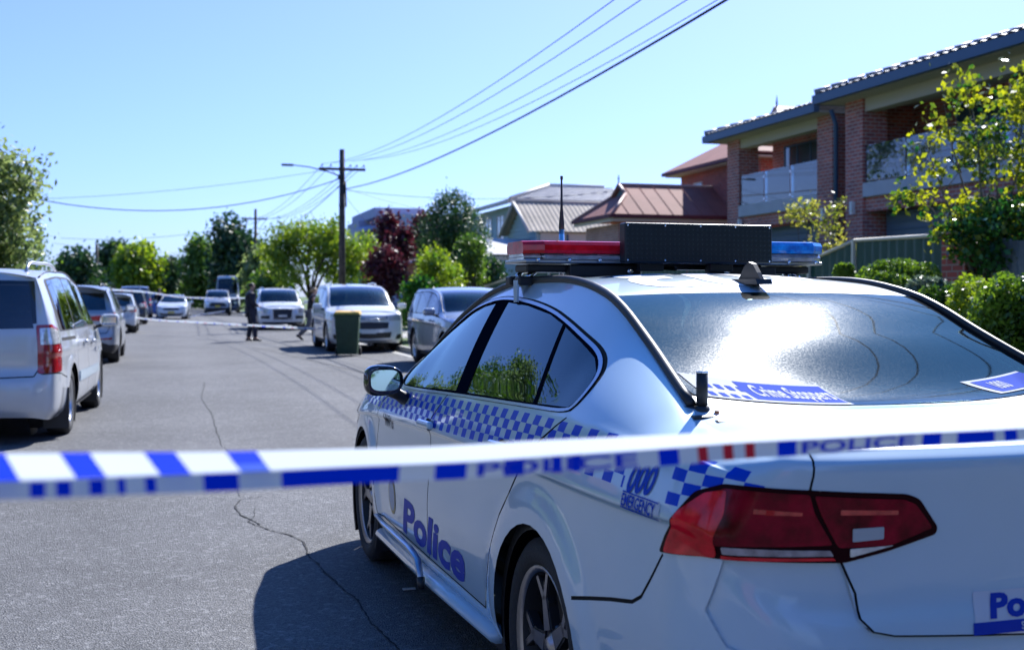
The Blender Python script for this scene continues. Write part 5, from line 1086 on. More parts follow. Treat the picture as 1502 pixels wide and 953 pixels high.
def setting():
    A = asphalt_mat()
    tag(bx('ground', GRASS, None, -900, 900, -60, 1500, -.25, -.02), kind='structure')
    tri_grid('road', -3.1, 5.5, -25, 420, lambda X, Y: 0 * X, A, 8, 40)
    tri_grid('verge', 5.65, 70, -25, 420, lambda X, Y: hgt(X, Y), GRASS, 40, 30); tri_grid('verge', -70, -3.25, -25, 420, lambda X, Y: hgt(X, Y), GRASS, 40, 30)
    for x0, s_ in ((5.5, 1), (-3.1, -1)):
        y = -20.
        while y < 130:
            q = MB(); L = 2.4; xa, xb = sorted((x0, x0 + .15 * s_)); q.bev(xa, xb, y, y + L - .012, -.05, .145, .018); o = q.build('kerb_stone', CONC); tag(o, kind='structure'); y += L
        xa, xb = sorted((x0 - .30 * s_, x0)); tag(bx('gutter', CONC, None, xa, xb, -20, 300, -.05, .006), kind='structure')
    # footpath slabs
    sl = MB(); sl.box(0, 1.25, 0, 1.19, -.05, .012); me = sl.mesh('slab')
    fp = empty('footpath', (7.45, 0, 0)); tag(fp, kind='structure'); me.materials.append(CONC)
    for k in range(46):
        o = bpy.data.objects.new('slab', me); COL.objects.link(o); o.parent = fp; yy = 10 + 1.2 * k; o.location = (0, yy, float(hgt(np.array([8.]), 0)[0]) - .005)
    for y0, y1 in ((33.5, 37.5), (44, 47)): tri_grid('driveway', 5.66, 14, y0, y1, lambda X, Y: hgt(X, Y) + .012, CONC, 12, 2)
    # cracks and tar seams
    CR = mat('crack_dark', (.012, .012, .013), .95)
    def px(x, y):
        d = 1712 * 1.394 / (y - 434); xc = (x - 751) / 1712 * d; return xc * math.cos(YAW) + d * math.sin(YAW), -xc * math.sin(YAW) + d * math.cos(YAW)
    def crack(pts, w0, jit, z=.004):
        P = densify([px(*p) for p in pts], .035, False); V = []; r = random.Random(3); off = 0
        for i, p in enumerate(P):
            off = off * .7 + r.uniform(-jit, jit); t = np.array(P[min(i + 1, len(P) - 1)]) - np.array(P[max(i - 1, 0)]); t = t / (np.linalg.norm(t) + 1e-6); n = np.array((-t[1], t[0])); ww = w0 * r.uniform(.25, 1.3)
            c = np.array(p) + n * off; V += [(*(c + n * ww / 2), z), (*(c - n * ww / 2), z)]
        F = np.array([[2 * i, 2 * i + 1, 2 * i + 3, 2 * i + 2] for i in range(len(P) - 1)]); tag(npmesh('road_crack', np.array(V), F, CR), kind='structure')
    crack([(385, 728), (352, 733), (343, 743), (352, 755), (367, 763), (382, 770)], .012, .006); crack([(365, 765), (395, 778), (425, 785), (445, 795), (448, 811), (470, 832), (500, 862), (525, 880), (545, 915), (585, 953)], .011, .006)
    crack([(300, 560), (295, 585), (310, 605), (318, 632), (325, 655)], .009, .008); crack([(375, 745), (372, 758), (362, 766)], .006, .004); crack([(330, 655), (345, 690), (350, 728)], .006, .006)
    def seam(a, b, w_): crack([a, b], w_, .003, .0035)
    seam((362, 507), (700, 585), .03); seam((395, 495), (560, 530), .025); seam((300, 497), (372, 499), .03); seam((200, 500), (300, 512), .02); seam((383, 478), (240, 480), .03)
    # a small scrap of plastic in the car's shade
    tag(bx('plastic_scrap', mat('scrap', (.6, .6, .6), .4), None, *(lambda p: (p[0] - .03, p[0] + .03, p[1] - .01, p[1] + .01))(px(600, 865)), .004, .010), 'tiny pale scrap of plastic lying on the road beside the police sedan', 'litter')
# ------------------------------------------------------------------ vegetation
def leafmat(name, c1, c2, rough=.45, tl=.35, vs=1.6):
    c1 = tuple(k * 1.25 for k in c1); c2 = tuple(k * 1.15 for k in c2)
    m = mat(name, c1, rough, spec=.4); t = m.node_tree; p = t.nodes['Principled BSDF']; o = [n for n in t.nodes if n.type == 'OUTPUT_MATERIAL'][0]
    g = N(t, 'ShaderNodeNewGeometry'); n = N(t, 'ShaderNodeTexNoise'); n.inputs['Scale'].default_value = vs; n.inputs['Detail'].default_value = 3; t.links.new(g.outputs['Position'], n.inputs['Vector'])
    rp = N(t, 'ShaderNodeMapRange'); rp.inputs[1].default_value = .35; rp.inputs[2].default_value = .65; t.links.new(n.outputs['Fac'], rp.inputs[0])
    ad = N(t, 'ShaderNodeMath', operation='ADD'); t.links.new(rp.outputs[0], ad.inputs[0]); rn = N(t, 'ShaderNodeMath', operation='MULTIPLY_ADD'); t.links.new(g.outputs['Random Per Island'], rn.inputs[0]); rn.inputs[1].default_value = .6; rn.inputs[2].default_value = -.3; t.links.new(rn.outputs[0], ad.inputs[1])
    mx = N(t, 'ShaderNodeMix', data_type='RGBA', clamp_factor=True); mx.inputs['A'].default_value = (*c1, 1); mx.inputs['B'].default_value = (*c2, 1); t.links.new(ad.outputs[0], mx.inputs['Factor']); t.links.new(mx.outputs['Result'], p.inputs['Base Color'])
    tr = N(t, 'ShaderNodeBsdfTranslucent'); hs = N(t, 'ShaderNodeHueSaturation'); hs.inputs['Value'].default_value = 1.9; hs.inputs['Saturation'].default_value = 1.1; t.links.new(mx.outputs['Result'], hs.inputs['Color']); t.links.new(hs.outputs[0], tr.inputs[0])
    ms = N(t, 'ShaderNodeMixShader'); ms.inputs[0].default_value = tl; t.links.new(p.outputs[0], ms.inputs[1]); t.links.new(tr.outputs[0], ms.inputs[2]); t.links.new(ms.outputs[0], o.inputs[0]); return m
def leaves(name, cl, n, size, m, parent=None, shell=.55, aspect=.55, droop=0., seed=1, clump=0):
    """leaf quads round the ellipsoids cl=[(x,y,z,rx,ry,rz)]; clump>0 gathers leaves into sprays"""
    g = np.random.default_rng(seed); C = np.array(cl, float); vol = (C[:, 3] * C[:, 4] * C[:, 5]) ** .67; k = g.choice(len(C), n if not clump else clump, p=vol / vol.sum())
    d = g.normal(size=(len(k), 3)); d /= np.linalg.norm(d, axis=1, keepdims=True); r = shell + (1.06 - shell) * g.random(len(k)) ** .6
    P = C[k, :3] + d * r[:, None] * C[k, 3:]
    if clump:
        q = g.integers(0, clump, n); cr = size * 3.2 + .10 * C[k[q], 3:].min(axis=1); off = g.normal(size=(n, 3)); off *= (cr * .55)[:, None]; P = P[q] + off; d = d[q]; k = k[q]
    nrm = d * .5 + g.normal(size=(n, 3)) * .75; nrm /= np.linalg.norm(nrm, axis=1, keepdims=True); a = np.cross(nrm, g.normal(size=(n, 3))); a[:, 2] -= droop; a /= np.linalg.norm(a, axis=1, keepdims=True); b = np.cross(nrm, a)
    s = size * (.6 + .8 * g.random(n))[:, None]; V = np.stack([P - a * s, P + b * s * aspect + nrm * s * .12, P + a * s, P - b * s * aspect + nrm * s * .12], 1).reshape(-1, 3); F = np.arange(n * 4).reshape(-1, 4)
    return npmesh(name, V, F, m, parent)
BARK = mat('bark', (.09, .065, .045), .95, var=.4, vscale=14, bump=.9, bscale=30); BARKG = mat('grey_bark', (.16, .14, .12), .95, var=.3, vscale=14, bump=.9, bscale=30)
def limbs(parent, base, targets, r0, m=BARK, seed=1, twigs=3, fork=.35):
    g = random.Random(seed); q = MB(); b = Vector(base); top = sum((Vector(t) for t in targets), Vector()) / len(targets); hgt_ = top.z - b.z; fk = b + Vector(((top.x - b.x) * fork * .6, (top.y - b.y) * fork * .6, hgt_ * fork))
    mid = b.lerp(fk, .5) + Vector((g.uniform(-.06, .06), g.uniform(-.06, .06), 0)) * hgt_ * .2
    q.tube([b, mid, fk], [r0 * 1.25, r0, r0 * .8], 8)
    for t in targets:
        t = Vector(t); m1 = fk.lerp(t, .4) + Vector((g.uniform(-.1, .1), g.uniform(-.1, .1), .1)) * hgt_ * .4; m2 = fk.lerp(t, .75) + Vector((g.uniform(-.1, .1), g.uniform(-.1, .1), .05)) * hgt_ * .3
        q.tube([fk - Vector((0, 0, r0)), m1, m2, t], [r0 * .6, r0 * .38, r0 * .22, r0 * .07], 6)
        for _ in range(twigs):
            s = m1.lerp(t, g.random()); e = s + Vector((g.uniform(-1, 1), g.uniform(-1, 1), g.uniform(-.1, 1))) * hgt_ * .16; q.tube([s, s.lerp(e, .5) + Vector((0, 0, .03 * hgt_)), e], [r0 * .18, r0 * .1, r0 * .03], 5)
    return q.build('trunk', m, parent)
def tree(name, x, y, z0, h, cl, n, size, lm, label, group=None, r0=.12, bark=BARK, seed=1, shell=.5, clump=0, cat='tree', twigs=3, droop=0., fork=.35, aspect=.55, tcount=6):
    """cl: crown lobes relative to the base (x,y,z,rx,ry,rz)"""
    root = empty(name, (x, y, z0), 0, label, cat, group); leaves('crown', cl, n, size, lm, root, shell, seed=seed, clump=clump, droop=droop, aspect=aspect)
    limbs(root, (0, 0, -.1), [(c[0] + .2 * c[3], c[1], c[2] + .2 * c[5]) for c in cl[:tcount]], r0, bark, seed, twigs, fork); return root
def lobes(n, R0, Z0, Z1, rr, seed, sq=1.):
    g = random.Random(seed); out = []
    for i in range(n):
        t = i / max(1, n - 1); a = i * 2.4 + g.random(); rad = R0 * math.sin(math.pi * (.18 + .72 * t)) * g.uniform(.5, 1.0); out.append((rad * math.cos(a), rad * math.sin(a), Z0 + (Z1 - Z0) * t, rr * g.uniform(.75, 1.2), rr * g.uniform(.75, 1.2), rr * g.uniform(.6, .95) * sq))
    return out
def cam2w(px_, d): xc = (px_ - 751) / 1712 * d; return xc * math.cos(YAW) + d * math.sin(YAW), -xc * math.sin(YAW) + d * math.cos(YAW)
def zat(py, d): return CAMZ - (py - 434) / 1712 * d
def vegetation():
    LG = leafmat('leaf_mid_green', (.035, .075, .015), (.12, .19, .03)); LD = leafmat('leaf_dark_green', (.012, .035, .012), (.04, .085, .025), tl=.2); LY = leafmat('leaf_yellow_green', (.065, .125, .018), (.21, .26, .03), tl=.4)
    LO = leafmat('leaf_olive', (.06, .09, .03), (.20, .24, .09), tl=.45); LR = leafmat('leaf_burgundy', (.035, .008, .014), (.10, .025, .03), tl=.25); LGR = leafmat('leaf_grey_green', (.06, .09, .06), (.16, .20, .13)); LH = leafmat('leaf_hedge', (.03, .07, .012), (.16, .24, .03), rough=.3)
    def far(name, px_, py0, py1, wpx, d, lm, label, seed, n=5200, size=None, group=None, zg=.2, nl=9, shell=.45, bark=BARK, clump=160, cx=None, low=.0, droop=0.):
        X, Y = cam2w(px_, d); k = d / 1712; H_ = zat(py0, d) - zg; z1 = H_; z0_ = max(.3, zat(py1, d) - zg); w_ = wpx * k / 2; rr = max(w_ * .42, (z1 - z0_) * .22)
        cl = lobes(nl, max(.2, w_ - rr * .55), z0_ + rr * .5, z1 - rr * .55, rr, seed)
        return tree(name, X, Y, zg, H_, cl, n, size or max(.07, d * .0022), lm, label, group, r0=max(.08, w_ * .07), seed=seed, shell=shell, clump=clump, bark=bark, droop=droop)
    G = 'trees at the far end of the street'
    # leftmost near tree
    far('gum_tree', -22, 205, 420, 140, 27, LO, 'tall loose olive green tree cut by the left edge of the frame', 3, n=9000, size=.075, nl=16, clump=420, shell=.3, zg=.3, bark=BARKG)
    far('gum_tree', -60, 300, 430, 150, 33, LO, 'low leafy tree behind the silver people mover at the left edge', 8, n=6000, size=.08, nl=10, clump=300, zg=.3, bark=BARKG)
    far('cypress_tree', 54, 355, 425, 12, 60, LG, 'thin green sapling beside the television aerial on the left', 18, n=600, size=.10, nl=4, clump=40)
    far('pine_tree', 114, 373, 440, 70, 120, LD, 'spreading dark green tree furthest left of the distant trees', 11, group=None)
    far('pine_tree', 168, 362, 432, 52, 135, LD, 'dark tree rising between the two thin poles on the left', 12)
    far('leafy_tree', 203, 366, 436, 72, 118, LY, 'broad yellow green tree above the parked dark cars', 13, n=7000, clump=220)
    far('leafy_tree', 248, 388, 442, 42, 128, LD, 'small round dark green tree right of the yellow green tree', 14)
    far('leafy_tree', 296, 358, 440, 52, 122, LG, 'rounded mid green tree left of the tall narrow cypress', 15)
    far('cypress_tree', 337, 326, 436, 26, 112, LD, 'tall narrow dark cypress left of the second power pole', 16, n=4200, nl=12, clump=120)
    far('leafy_tree', 362, 352, 440, 52, 110, LD, 'dark bushy tree around the foot of the second power pole', 17, n=5000)
    far('leafy_tree', 390, 368, 445, 40, 95, LO, 'olive tree between the second power pole and the large willow', 19, n=4200)
    far('leafy_tree', 398, 392, 462, 60, 85, LG, 'low green bush behind the white four wheel drive with tall grille', 20, n=3500)
    # big weeping tree left of the main pole
    X, Y = cam2w(455, 62); cl = [(a * .036, b, c, r1, r1, r2) for a, b, c, r1, r2 in ((-35, 0, 4.2, .95, .8), (-5, .5, 4.6, 1.1, .75), (25, -.5, 4.4, 1.1, .8), (48, .3, 3.8, .95, .8), (-52, .2, 3.2, .8, .9), (10, .6, 3.6, 1.3, .9), (70, 0, 3.0, .8, .9), (-30, -.4, 2.6, .9, 1.), (40, .2, 2.6, 1.0, 1.), (95, .4, 2.9, .7, .6))]
    tree('willow_tree', X, Y, .15, 5, cl, 11000, .10, LY, 'wide yellow green weeping tree behind the main power pole', None, r0=.16, seed=5, shell=.25, clump=420, droop=.8, twigs=5, fork=.3)
    far('leafy_tree', 545, 352, 440, 50, 70, LY, 'light green tree between the main power pole and the burgundy shrubs', 21, n=4200, size=.10, droop=.6)
    # burgundy plants
    far('burgundy_tree', 572, 322, 364, 24, 47, LR, 'pair of spiky burgundy heads on thin stems before the grey block', 22, n=1600, size=.10, nl=5, clump=90)
    far('burgundy_tree', 592, 340, 372, 22, 46, LR, 'smaller spiky burgundy head right of the taller burgundy plant', 23, n=900, size=.10, nl=3, clump=60)
    far('burgundy_shrub', 566, 366, 432, 56, 42, LR, 'dense dark burgundy shrub behind the white four wheel drive by the bin', 24, n=5200, size=.07, nl=9, clump=240)
    far('burgundy_shrub', 622, 315, 372, 34, 50, LR, 'dark red shrub against the left side of the big round tree', 25, n=2600, size=.09, nl=6, clump=140)
    # big round dark tree
    X, Y = cam2w(664, 45); tree('round_tree', X, Y, .3, 5, [(0, 0, 4.2, .85, .95, .85), (-.45, .2, 3.4, .85, 1., .95), (.42, -.1, 3.4, .85, 1., .95), (0, .3, 2.6, 1.2, 1.2, 1.1), (-.5, 0, 1.8, .9, .9, .9), (.6, 0, 1.9, .75, .9, .8), (.1, 0, 4.65, .55, .6, .4)], 21000, .05, leafmat('leaf_deep_green', (.010, .040, .010), (.05, .11, .025), tl=.2), 'large rounded dark green tree in front of the grey roofed house', None, r0=.14, seed=6, shell=.8, clump=1500)
    # yellow green shrub and hedge by the silver blue wagon
    far('flowering_shrub', 640, 372, 470, 92, 33, LY, 'bright yellow green shrub above the roof of the silver blue wagon', 26, n=5200, size=.055, nl=10, clump=280, zg=.15)
    far('hedge', 617, 415, 490, 86, 32, leafmat('leaf_fresh_green', (.02, .08, .012), (.08, .2, .02)), 'fresh green hedge left of the silver blue wagon', 27, n=7000, size=.05, nl=9, clump=400, zg=.12, shell=.6)
    far('climbing_shrub', 692, 352, 412, 62, 38, LG, 'loose pale green climber right of the large round tree', 28, n=2600, size=.06, nl=7, clump=130)
    far('leafy_bush', 716, 380, 432, 70, 41, LD, 'dark bush behind the green fence beside the white porch post', 29, n=3600, size=.07, nl=7, clump=220)
    # shrubs in front of the brick house
    def bush(px_, py0, py1, w_, d, lm, label, seed, n, size, name='rounded_shrub', sh=.85, clump=0, group=None, dep=None, nl=7):
        X, Y = cam2w(px_, d); k = d / 1712; zt = zat(py0, d); zb = zat(py1, d); H_ = zt - zb; cx = w_ * k / 2; g = random.Random(seed); z0_ = .15
        cl = [(g.uniform(-.7, .7) * cx, g.uniform(-.4, .4) * (dep or cx), zb + H_ * g.uniform(.45, .62) - z0_, cx * g.uniform(.35, .5), cx * g.uniform(.35, .5), H_ * g.uniform(.38, .5)) for _ in range(nl)]
        root = empty(name, (X, Y, z0_), -YAW, label, 'shrub', group); leaves('crown', cl, n, size, lm, root, sh, seed=seed, clump=clump)
        q = MB()
        for _ in range(7): a = g.choice(cl); s = Vector((a[0] * .3, a[1] * .3, 0)); q.tube([s, s.lerp(Vector(a[:3]), .5) + Vector((g.uniform(-.1, .1), 0, 0)), Vector(a[:3])], [.022, .016, .008], 5)
        q.build('stem', BARK, root); return root
    bush(1318, 384, 440, 118, 14.5, LH, 'clipped glossy shrub directly below the green metal fence', 31, 7000, .024, nl=9)
    bush(1312, 403, 450, 66, 13.2, LH, 'smaller clipped shrub in front of the one below the green fence', 32, 3600, .022)
    bush(1235, 388, 412, 34, 15.5, LH, 'small shrub top just right of the blue beacon', 33, 1600, .024)
    bush(1368, 408, 480, 100, 12.4, LGR, 'soft grey green shrub between the clipped shrubs and the bright hedge', 34, 7500, .020, sh=.7)
    bush(1432, 413, 520, 90, 11.6, LY, 'sunlit yellow green hedge below the brick pier', 35, 5200, .026, sh=.6, nl=9); bush(1500, 412, 540, 130, 10.9, LH, 'dense bright green hedge cut by the right edge of the frame', 36, 9000, .027, sh=.65, nl=12)
    bush(1395, 415, 500, 90, 12.0, LH, 'low green hedge between the grey green shrub and the bright hedge', 41, 4200, .024, sh=.65); bush(1465, 410, 540, 100, 11.3, LY, 'yellow green clipped hedge in front of the timber gate', 42, 5200, .025, sh=.6, nl=9)
    bush(1590, 402, 540, 110, 10.6, LH, 'green hedge beyond the right edge', 39, 5000, .027, sh=.65)
    # rose bush before the brick house
    X, Y = cam2w(1200, 19.5); LRO = leafmat('leaf_rose', (.10, .13, .02), (.30, .28, .06), tl=.4)
    tree('rose_bush', X, Y, .3, 2, [(-.45, 0, 2.45, .28, .25, .22), (-.2, .1, 2.55, .25, .25, .2), (.1, 0, 2.25, .3, .3, .25), (.38, 0, 2.5, .25, .25, .3), (.5, .1, 1.8, .28, .25, .25), (-.55, 0, 1.75, .22, .2, .2), (0, 0, 1.6, .4, .3, .3)], 1500, .035, LRO, 'sparse rose bush with yellow and rusty leaves before the brick house', None, r0=.022, seed=9, shell=.1, clump=110, cat='shrub', twigs=4, fork=.25, tcount=7)
    # sprawling large leafed tree on the right
    X, Y = cam2w(1462, 15.2); LV = leafmat('leaf_vine', (.012, .055, .012), (.26, .27, .03), rough=.3, tl=.45, vs=2.2)
    cl = [(-.80, 0, 3.15, .22, .25, .16), (-.45, .1, 3.75, .4, .3, .22), (-.1, 0, 3.35, .45, .4, .3), (.4, 0, 3.7, .45, .4, .35), (.95, 0, 3.7, .5, .4, .5), (-.35, 0, 2.85, .35, .3, .35), (-1.2, 0, 2.28, .34, .2, .09), (-.75, 0, 2.15, .38, .3, .16), (.2, -.1, 2.7, .5, .4, .4), (.85, 0, 2.7, .55, .45, .5), (-.2, -.1, 2.0, .55, .4, .30), (.5, -.15, 1.95, .6, .4, .35), (1.2, 0, 2.2, .6, .5, .8), (1.4, 0, 3.4, .5, .4, .6), (-.6, -.1, 1.75, .35, .3, .25), (.0, -.2, 1.65, .5, .3, .3), (.6, -.2, 1.6, .5, .3, .25), (-1.05, .1, 3.0, .2, .2, .12), (-1.45, 0, 2.30, .2, .15, .07), (-.95, 0, 2.6, .25, .2, .12), (-1.0, 0, 3.35, .16, .15, .1)]
    tree('large_leafed_tree', X, Y, .35, 4, cl, 4600, .042, LV, 'sprawling large leafed tree in front of the right hand balcony', None, r0=.05, seed=10, shell=.1, clump=560, twigs=7, fork=.25, tcount=18, aspect=.8, bark=BARKG)
    vt = [o for o in bpy.data.objects if o.name == 'large_leafed_tree'][0]; LV2 = leafmat('leaf_vine_dark', (.008, .045, .012), (.06, .16, .03), rough=.22, tl=.25, vs=3.)
    leaves('crown', [(-.45, -.1, 1.95, .5, .35, .22), (.1, -.1, 2.0, .55, .4, .35), (.7, -.1, 2.1, .55, .4, .4), (-.2, -.2, 1.62, .5, .3, .22), (.35, -.2, 1.55, .5, .3, .25), (.9, -.1, 1.6, .5, .35, .35), (1.2, 0, 2.3, .5, .4, .5)], 4200, .040, LV2, vt, .15, .8, seed=77, clump=520)
    # trees across the street that the police car's windows mirror
    for j, (px_, d, hh) in enumerate(((-175, 45, 15), (-200, 36, 12.5), (-290, 30, 12), (-440, 25, 12), (-150, 60, 17), (-230, 52, 14))):
        X, Y = cam2w(px_, d); cl = lobes(14, 2.4, hh * .30, hh * .93, 1.15, 60 + j)
        tree('street_tree', X, Y, .2, hh, cl, 6500, .12, (LG, LO)[j % 2], 'tall street tree on the left verge just outside the frame', 'street trees on the left verge out of the frame', r0=.2, seed=60 + j, shell=.25, clump=330, twigs=5)
    for j, (x, y, hh) in enumerate(((-6, -9, 7), (-9, -20, 9), (9, -10, 7), (10, -22, 8), (2, -34, 8), (-2, -38, 9), (8, -3, 5.5))):  # unseen trees added behind the camera to block sky light and darken reflections
        cl = lobes(12, 2.6, hh * .25, hh * .92, 1.5, 80 + j)
        tree('street_tree', x, y, .2, hh, cl, 4200, .16, (LG, LD)[j % 2], 'dark leafy tree behind the camera, seen only in reflections', 'trees behind the camera', r0=.22, seed=80 + j, shell=.35, clump=300, twigs=3)
    k = 0
    for x, y, hh, s_ in ((-9, 4, 10, 41), (-8.5, 11, 12, 42), (-8, 18, 12.5, 43), (-9, 25, 13, 44), (-12, -4, 10, 45), (-12, 33, 12, 46), (-17, 44, 9, 47)):
        cl = lobes(15, 2.8, hh * .35, hh * .94, 1.0, s_); k += 1
        tree('street_tree', x, y, .3, hh, cl, 5200, .13, (LG, LO, LY)[k % 3], 'shady garden tree on the left side of the street, outside the frame', 'garden trees on the left side out of the frame', r0=.2, seed=s_, shell=.3, clump=260, twigs=4)
# ------------------------------------------------------------------ buildings
BR1 = brickmat('dark_red_brick', (.52, .16, .115), (.30, .10, .09), (.5, .42, .38))
BR2 = brickmat('red_brick', (.42, .085, .06), (.28, .06, .05), (.34, .26, .22)); BR3 = brickmat('tan_brick', (.46, .24, .18), (.36, .17, .14), (.45, .4, .36))
FASC = mat('slate_blue_fascia', (.05, .11, .19), .45); SOFF = mat('cream_soffit', (.52, .47, .38), .8); TRIM = mat('cream_trim', (.62, .58, .50), .7)
REND = mat('pale_grey_render', (.50, .50, .52), .85, var=.08, vscale=2, bump=.3); WGL = mat('house_window_glass', (.06, .11, .15), .06, spec=1., coat=1.)
TILE = mat('grey_roof_tile', (.24, .235, .235), .5, var=.25, vscale=6, spec=.4); CREAM = mat('cream_fence_cap', (.62, .58, .46), .55)
def slab_poly(pts, th, name, m, parent):
    """planar polygon given in 3D, thickened downwards"""
    n = len(pts); q = MB(); q.add([tuple(p) for p in pts] + [(p[0], p[1], p[2] - th) for p in pts], [tuple(range(n)), tuple(range(2 * n - 1, n - 1, -1))] + [(i, i + n, (i + 1) % n + n, (i + 1) % n) for i in range(n)]); return q.build(name, m, parent)
def tiled(name, A, B, C, D, rows, cols, m, parent, lip=.035, wave=.028):
    """tiled roof plane. A,B eave ends, C,D ridge ends (C above B). stepped courses with rolls"""
    A, B, C, D = map(Vector, (A, B, C, D)); nrm = (B - A).cross(D - A).normalized()
    if nrm.z < 0: nrm = -nrm
    V = []; F = []; nc = cols * 4 + 1
    for r in range(rows):
        for e in (0, 1):
            t = (r + e) / rows; L = A.lerp(D, t); Rr = B.lerp(C, t); off = lip * (1 - e)
            for c in range(nc):
                u = c / (nc - 1); V.append(L.lerp(Rr, u) + nrm * (off + wave * (.5 + .5 * math.cos(c / 4 * 2 * math.pi))))
    for r in range(rows):
        b0 = r * 2 * nc
        for c in range(nc - 1):
            F.append([b0 + c, b0 + c + 1, b0 + nc + c + 1, b0 + nc + c])
            if r: F.append([b0 - nc + c, b0 - nc + c + 1, b0 + c + 1, b0 + c])
    q = [tuple(v) for v in V]; b0 = len(q)
    o = npmesh(name, np.array([tuple(v) for v in V]), np.array(F), m, parent); o['kind'] = 'stuff'
    return o
def window(parent, x, y0, y1, z0, z1, face='x', fr=TRIM, s_=-1, mull=1):
    """window on a wall: face x -> wall plane x=const, looking along s_"""
    f = MB(); t = .05
    def B(a0, a1, b0, b1, d0, d1): (f.box(min(x + s_ * d0, x + s_ * d1), max(x + s_ * d0, x + s_ * d1), a0, a1, b0, b1) if face == 'x' else f.box(a0, a1, min(x + s_ * d0, x + s_ * d1), max(x + s_ * d0, x + s_ * d1), b0, b1))
    B(y0, y1, z0, z0 + t, -.05, .035); B(y0, y1, z1 - t, z1, -.05, .035); B(y0, y0 + t, z0 + t, z1 - t, -.05, .033); B(y1 - t, y1, z0 + t, z1 - t, -.05, .033)
    for k in range(1, mull + 1): ym = y0 + (y1 - y0) * k / (mull + 1); B(ym - t / 2, ym + t / 2, z0 + t, z1 - t, -.05, .03)
    o = f.build('window', fr, parent)
    for k in range(mull + 1):
        g = MB(); a = y0 + (y1 - y0) * k / (mull + 1) + .02; b = y0 + (y1 - y0) * (k + 1) / (mull + 1) - .02
        (g.box(min(x, x + s_ * .012), max(x, x + s_ * .012), a, b, z0 + .02, z1 - .02) if face == 'x' else g.box(a, b, min(x, x + s_ * .012), max(x, x + s_ * .012), z0 + .02, z1 - .02)); g.build('pane', WGL, o)
    return o
def brick_house():
    r = empty('brick_house', (15.4, 18, .6), 0, 'large dark brick two storey house with glass balconies and tiled roof', 'house'); G = .3
    def b(name, m, *a, **k): o = bx(name, m, None, *a, **k); o.parent = r; o.matrix_parent_inverse = Matrix.Translation((-15.4, -18, -.6)); return o
    def fix(o): o.parent = r; o.matrix_parent_inverse = Matrix.Translation((-15.4, -18, -.6)); return o
    X = 15.4
    # main body behind the balconies
    b('wall', BR1, X + 1.3, 26, 9.5, 24.0, G, 5.85); b('wall', BR1, X + 1.32, 26, 24.0, 30.3, G, 5.84)
    b('wall', BR1, X + .6, X + 1.5, 23.6, 25.7, G, 5.82)                           # projecting brick bay between the balconies
    # pillars
    for y0, y1, xx, z1 in ((29.85, 30.55, X, 5.85), (24.98, 25.68, X, 5.85), (23.05, 23.75, X - .42, 5.86), (16.2, 16.9, X - .42, 5.86), (10.2, 10.9, X - .42, 5.86)): b('pillar', BR1, xx, xx + .62, y0, y1, G, z1)
    fix(MB().tube([(X - .05, 24.75, .4), (X - .05, 24.75, 5.5), (X - .2, 24.72, 5.85)], .055, 10).build('downpipe', FASC, None))
    # balcony slabs, glass
    for y0, y1, xx in ((25.68, 29.85, X + .05), (16.9, 23.05, X - .36), (10.9, 16.2, X - .36)):
        b('balcony_edge', REND, xx - .06, xx + .10, y0, y1, 3.62, 3.93); b('balcony_floor', SOFF, xx + .10, X + 2.2, y0, y1, 3.66, 3.86)
        n = max(3, int((y1 - y0) / 1.45)); w_ = (y1 - y0) / n; gl = glass('balcony_glass', (.50, .72, .82), ior=1.5, boost=.12, dust=.04)
        for k in range(n): b('glass_panel', gl, xx - .0, xx + .014, y0 + k * w_ + .02, y0 + (k + 1) * w_ - .02, 3.94, 4.78)
        for k in range(n + 1):
            for zz in (4.0, 4.6): b('glass_clamp', CHROME, xx - .014, xx - .002, min(max(y0 + k * w_ - .03, y0), y1 - .06), min(max(y0 + k * w_ - .03, y0) + .06, y1), zz, zz + .05)
        b('brick_spandrel', BR1, xx + .02, xx + .30, y0, y1, 3.29, 3.617)
    # doors on the balconies and the small window
    for y0, y1, xx in ((27.5, 29.6, X + 1.32), (17.6, 22.0, X + 1.3), (11.6, 15.4, X + 1.3)):
        fix(window(None, xx, y0, y1, 3.88, 5.62, 'x', FASC, -1, 2 if y1 - y0 < 3 else 3))
    fix(window(None, X + .6, 24.35, 25.35, 4.55, 5.5, 'x', FASC, -1, 0))
    # garage doors with horizontal ribs
    rib = mat('blue_grey_door', (.10, .15, .20), .5)
    for y0, y1, xx in ((25.9, 29.7, X + .42), (17.2, 22.9, X + .1), (11.2, 16.0, X + .1)):
        d = b('garage_door', rib, xx, xx + .05, y0, y1, G, 3.28)
        q = MB()
        for k in range(18): q.prism([(-.012, 0), (.0, -.03), (.0, .03)], y0, y1, Matrix.Translation((xx, 0, G + .1 + k * .165)))
        o = q.build('door_ribs', rib, d); o['kind'] = 'stuff'; o.matrix_parent_inverse = Matrix.Identity(4); 
    for y, xx in ((25.33, X), (29.7, X), (23.4, X - .42)): b('wall_lamp', MATS['white_plate'], xx - .09, xx - .003, y - .05, y + .05, 3.25, 3.55)
    # eaves: soffit, fascia, gutter, roof planes
    zE = 5.97
    fix(slab_poly([(X - .42, 30.9, 5.86), (X - .42, 24.9, 5.86), (27, 24.9, 5.86), (27, 30.9, 5.86)], .05, 'soffit', SOFF, None)); fix(slab_poly([(X - .85, 24.1, 5.90), (X - .85, 8, 5.90), (27, 8, 5.90), (27, 24.1, 5.90)], .05, 'soffit', SOFF, None))
    b('beam', SOFF, X + .05, X + .35, 25.68, 29.85, 5.55, 5.855); b('beam', SOFF, X - .36, X - .05, 10.9, 23.05, 5.55, 5.845)
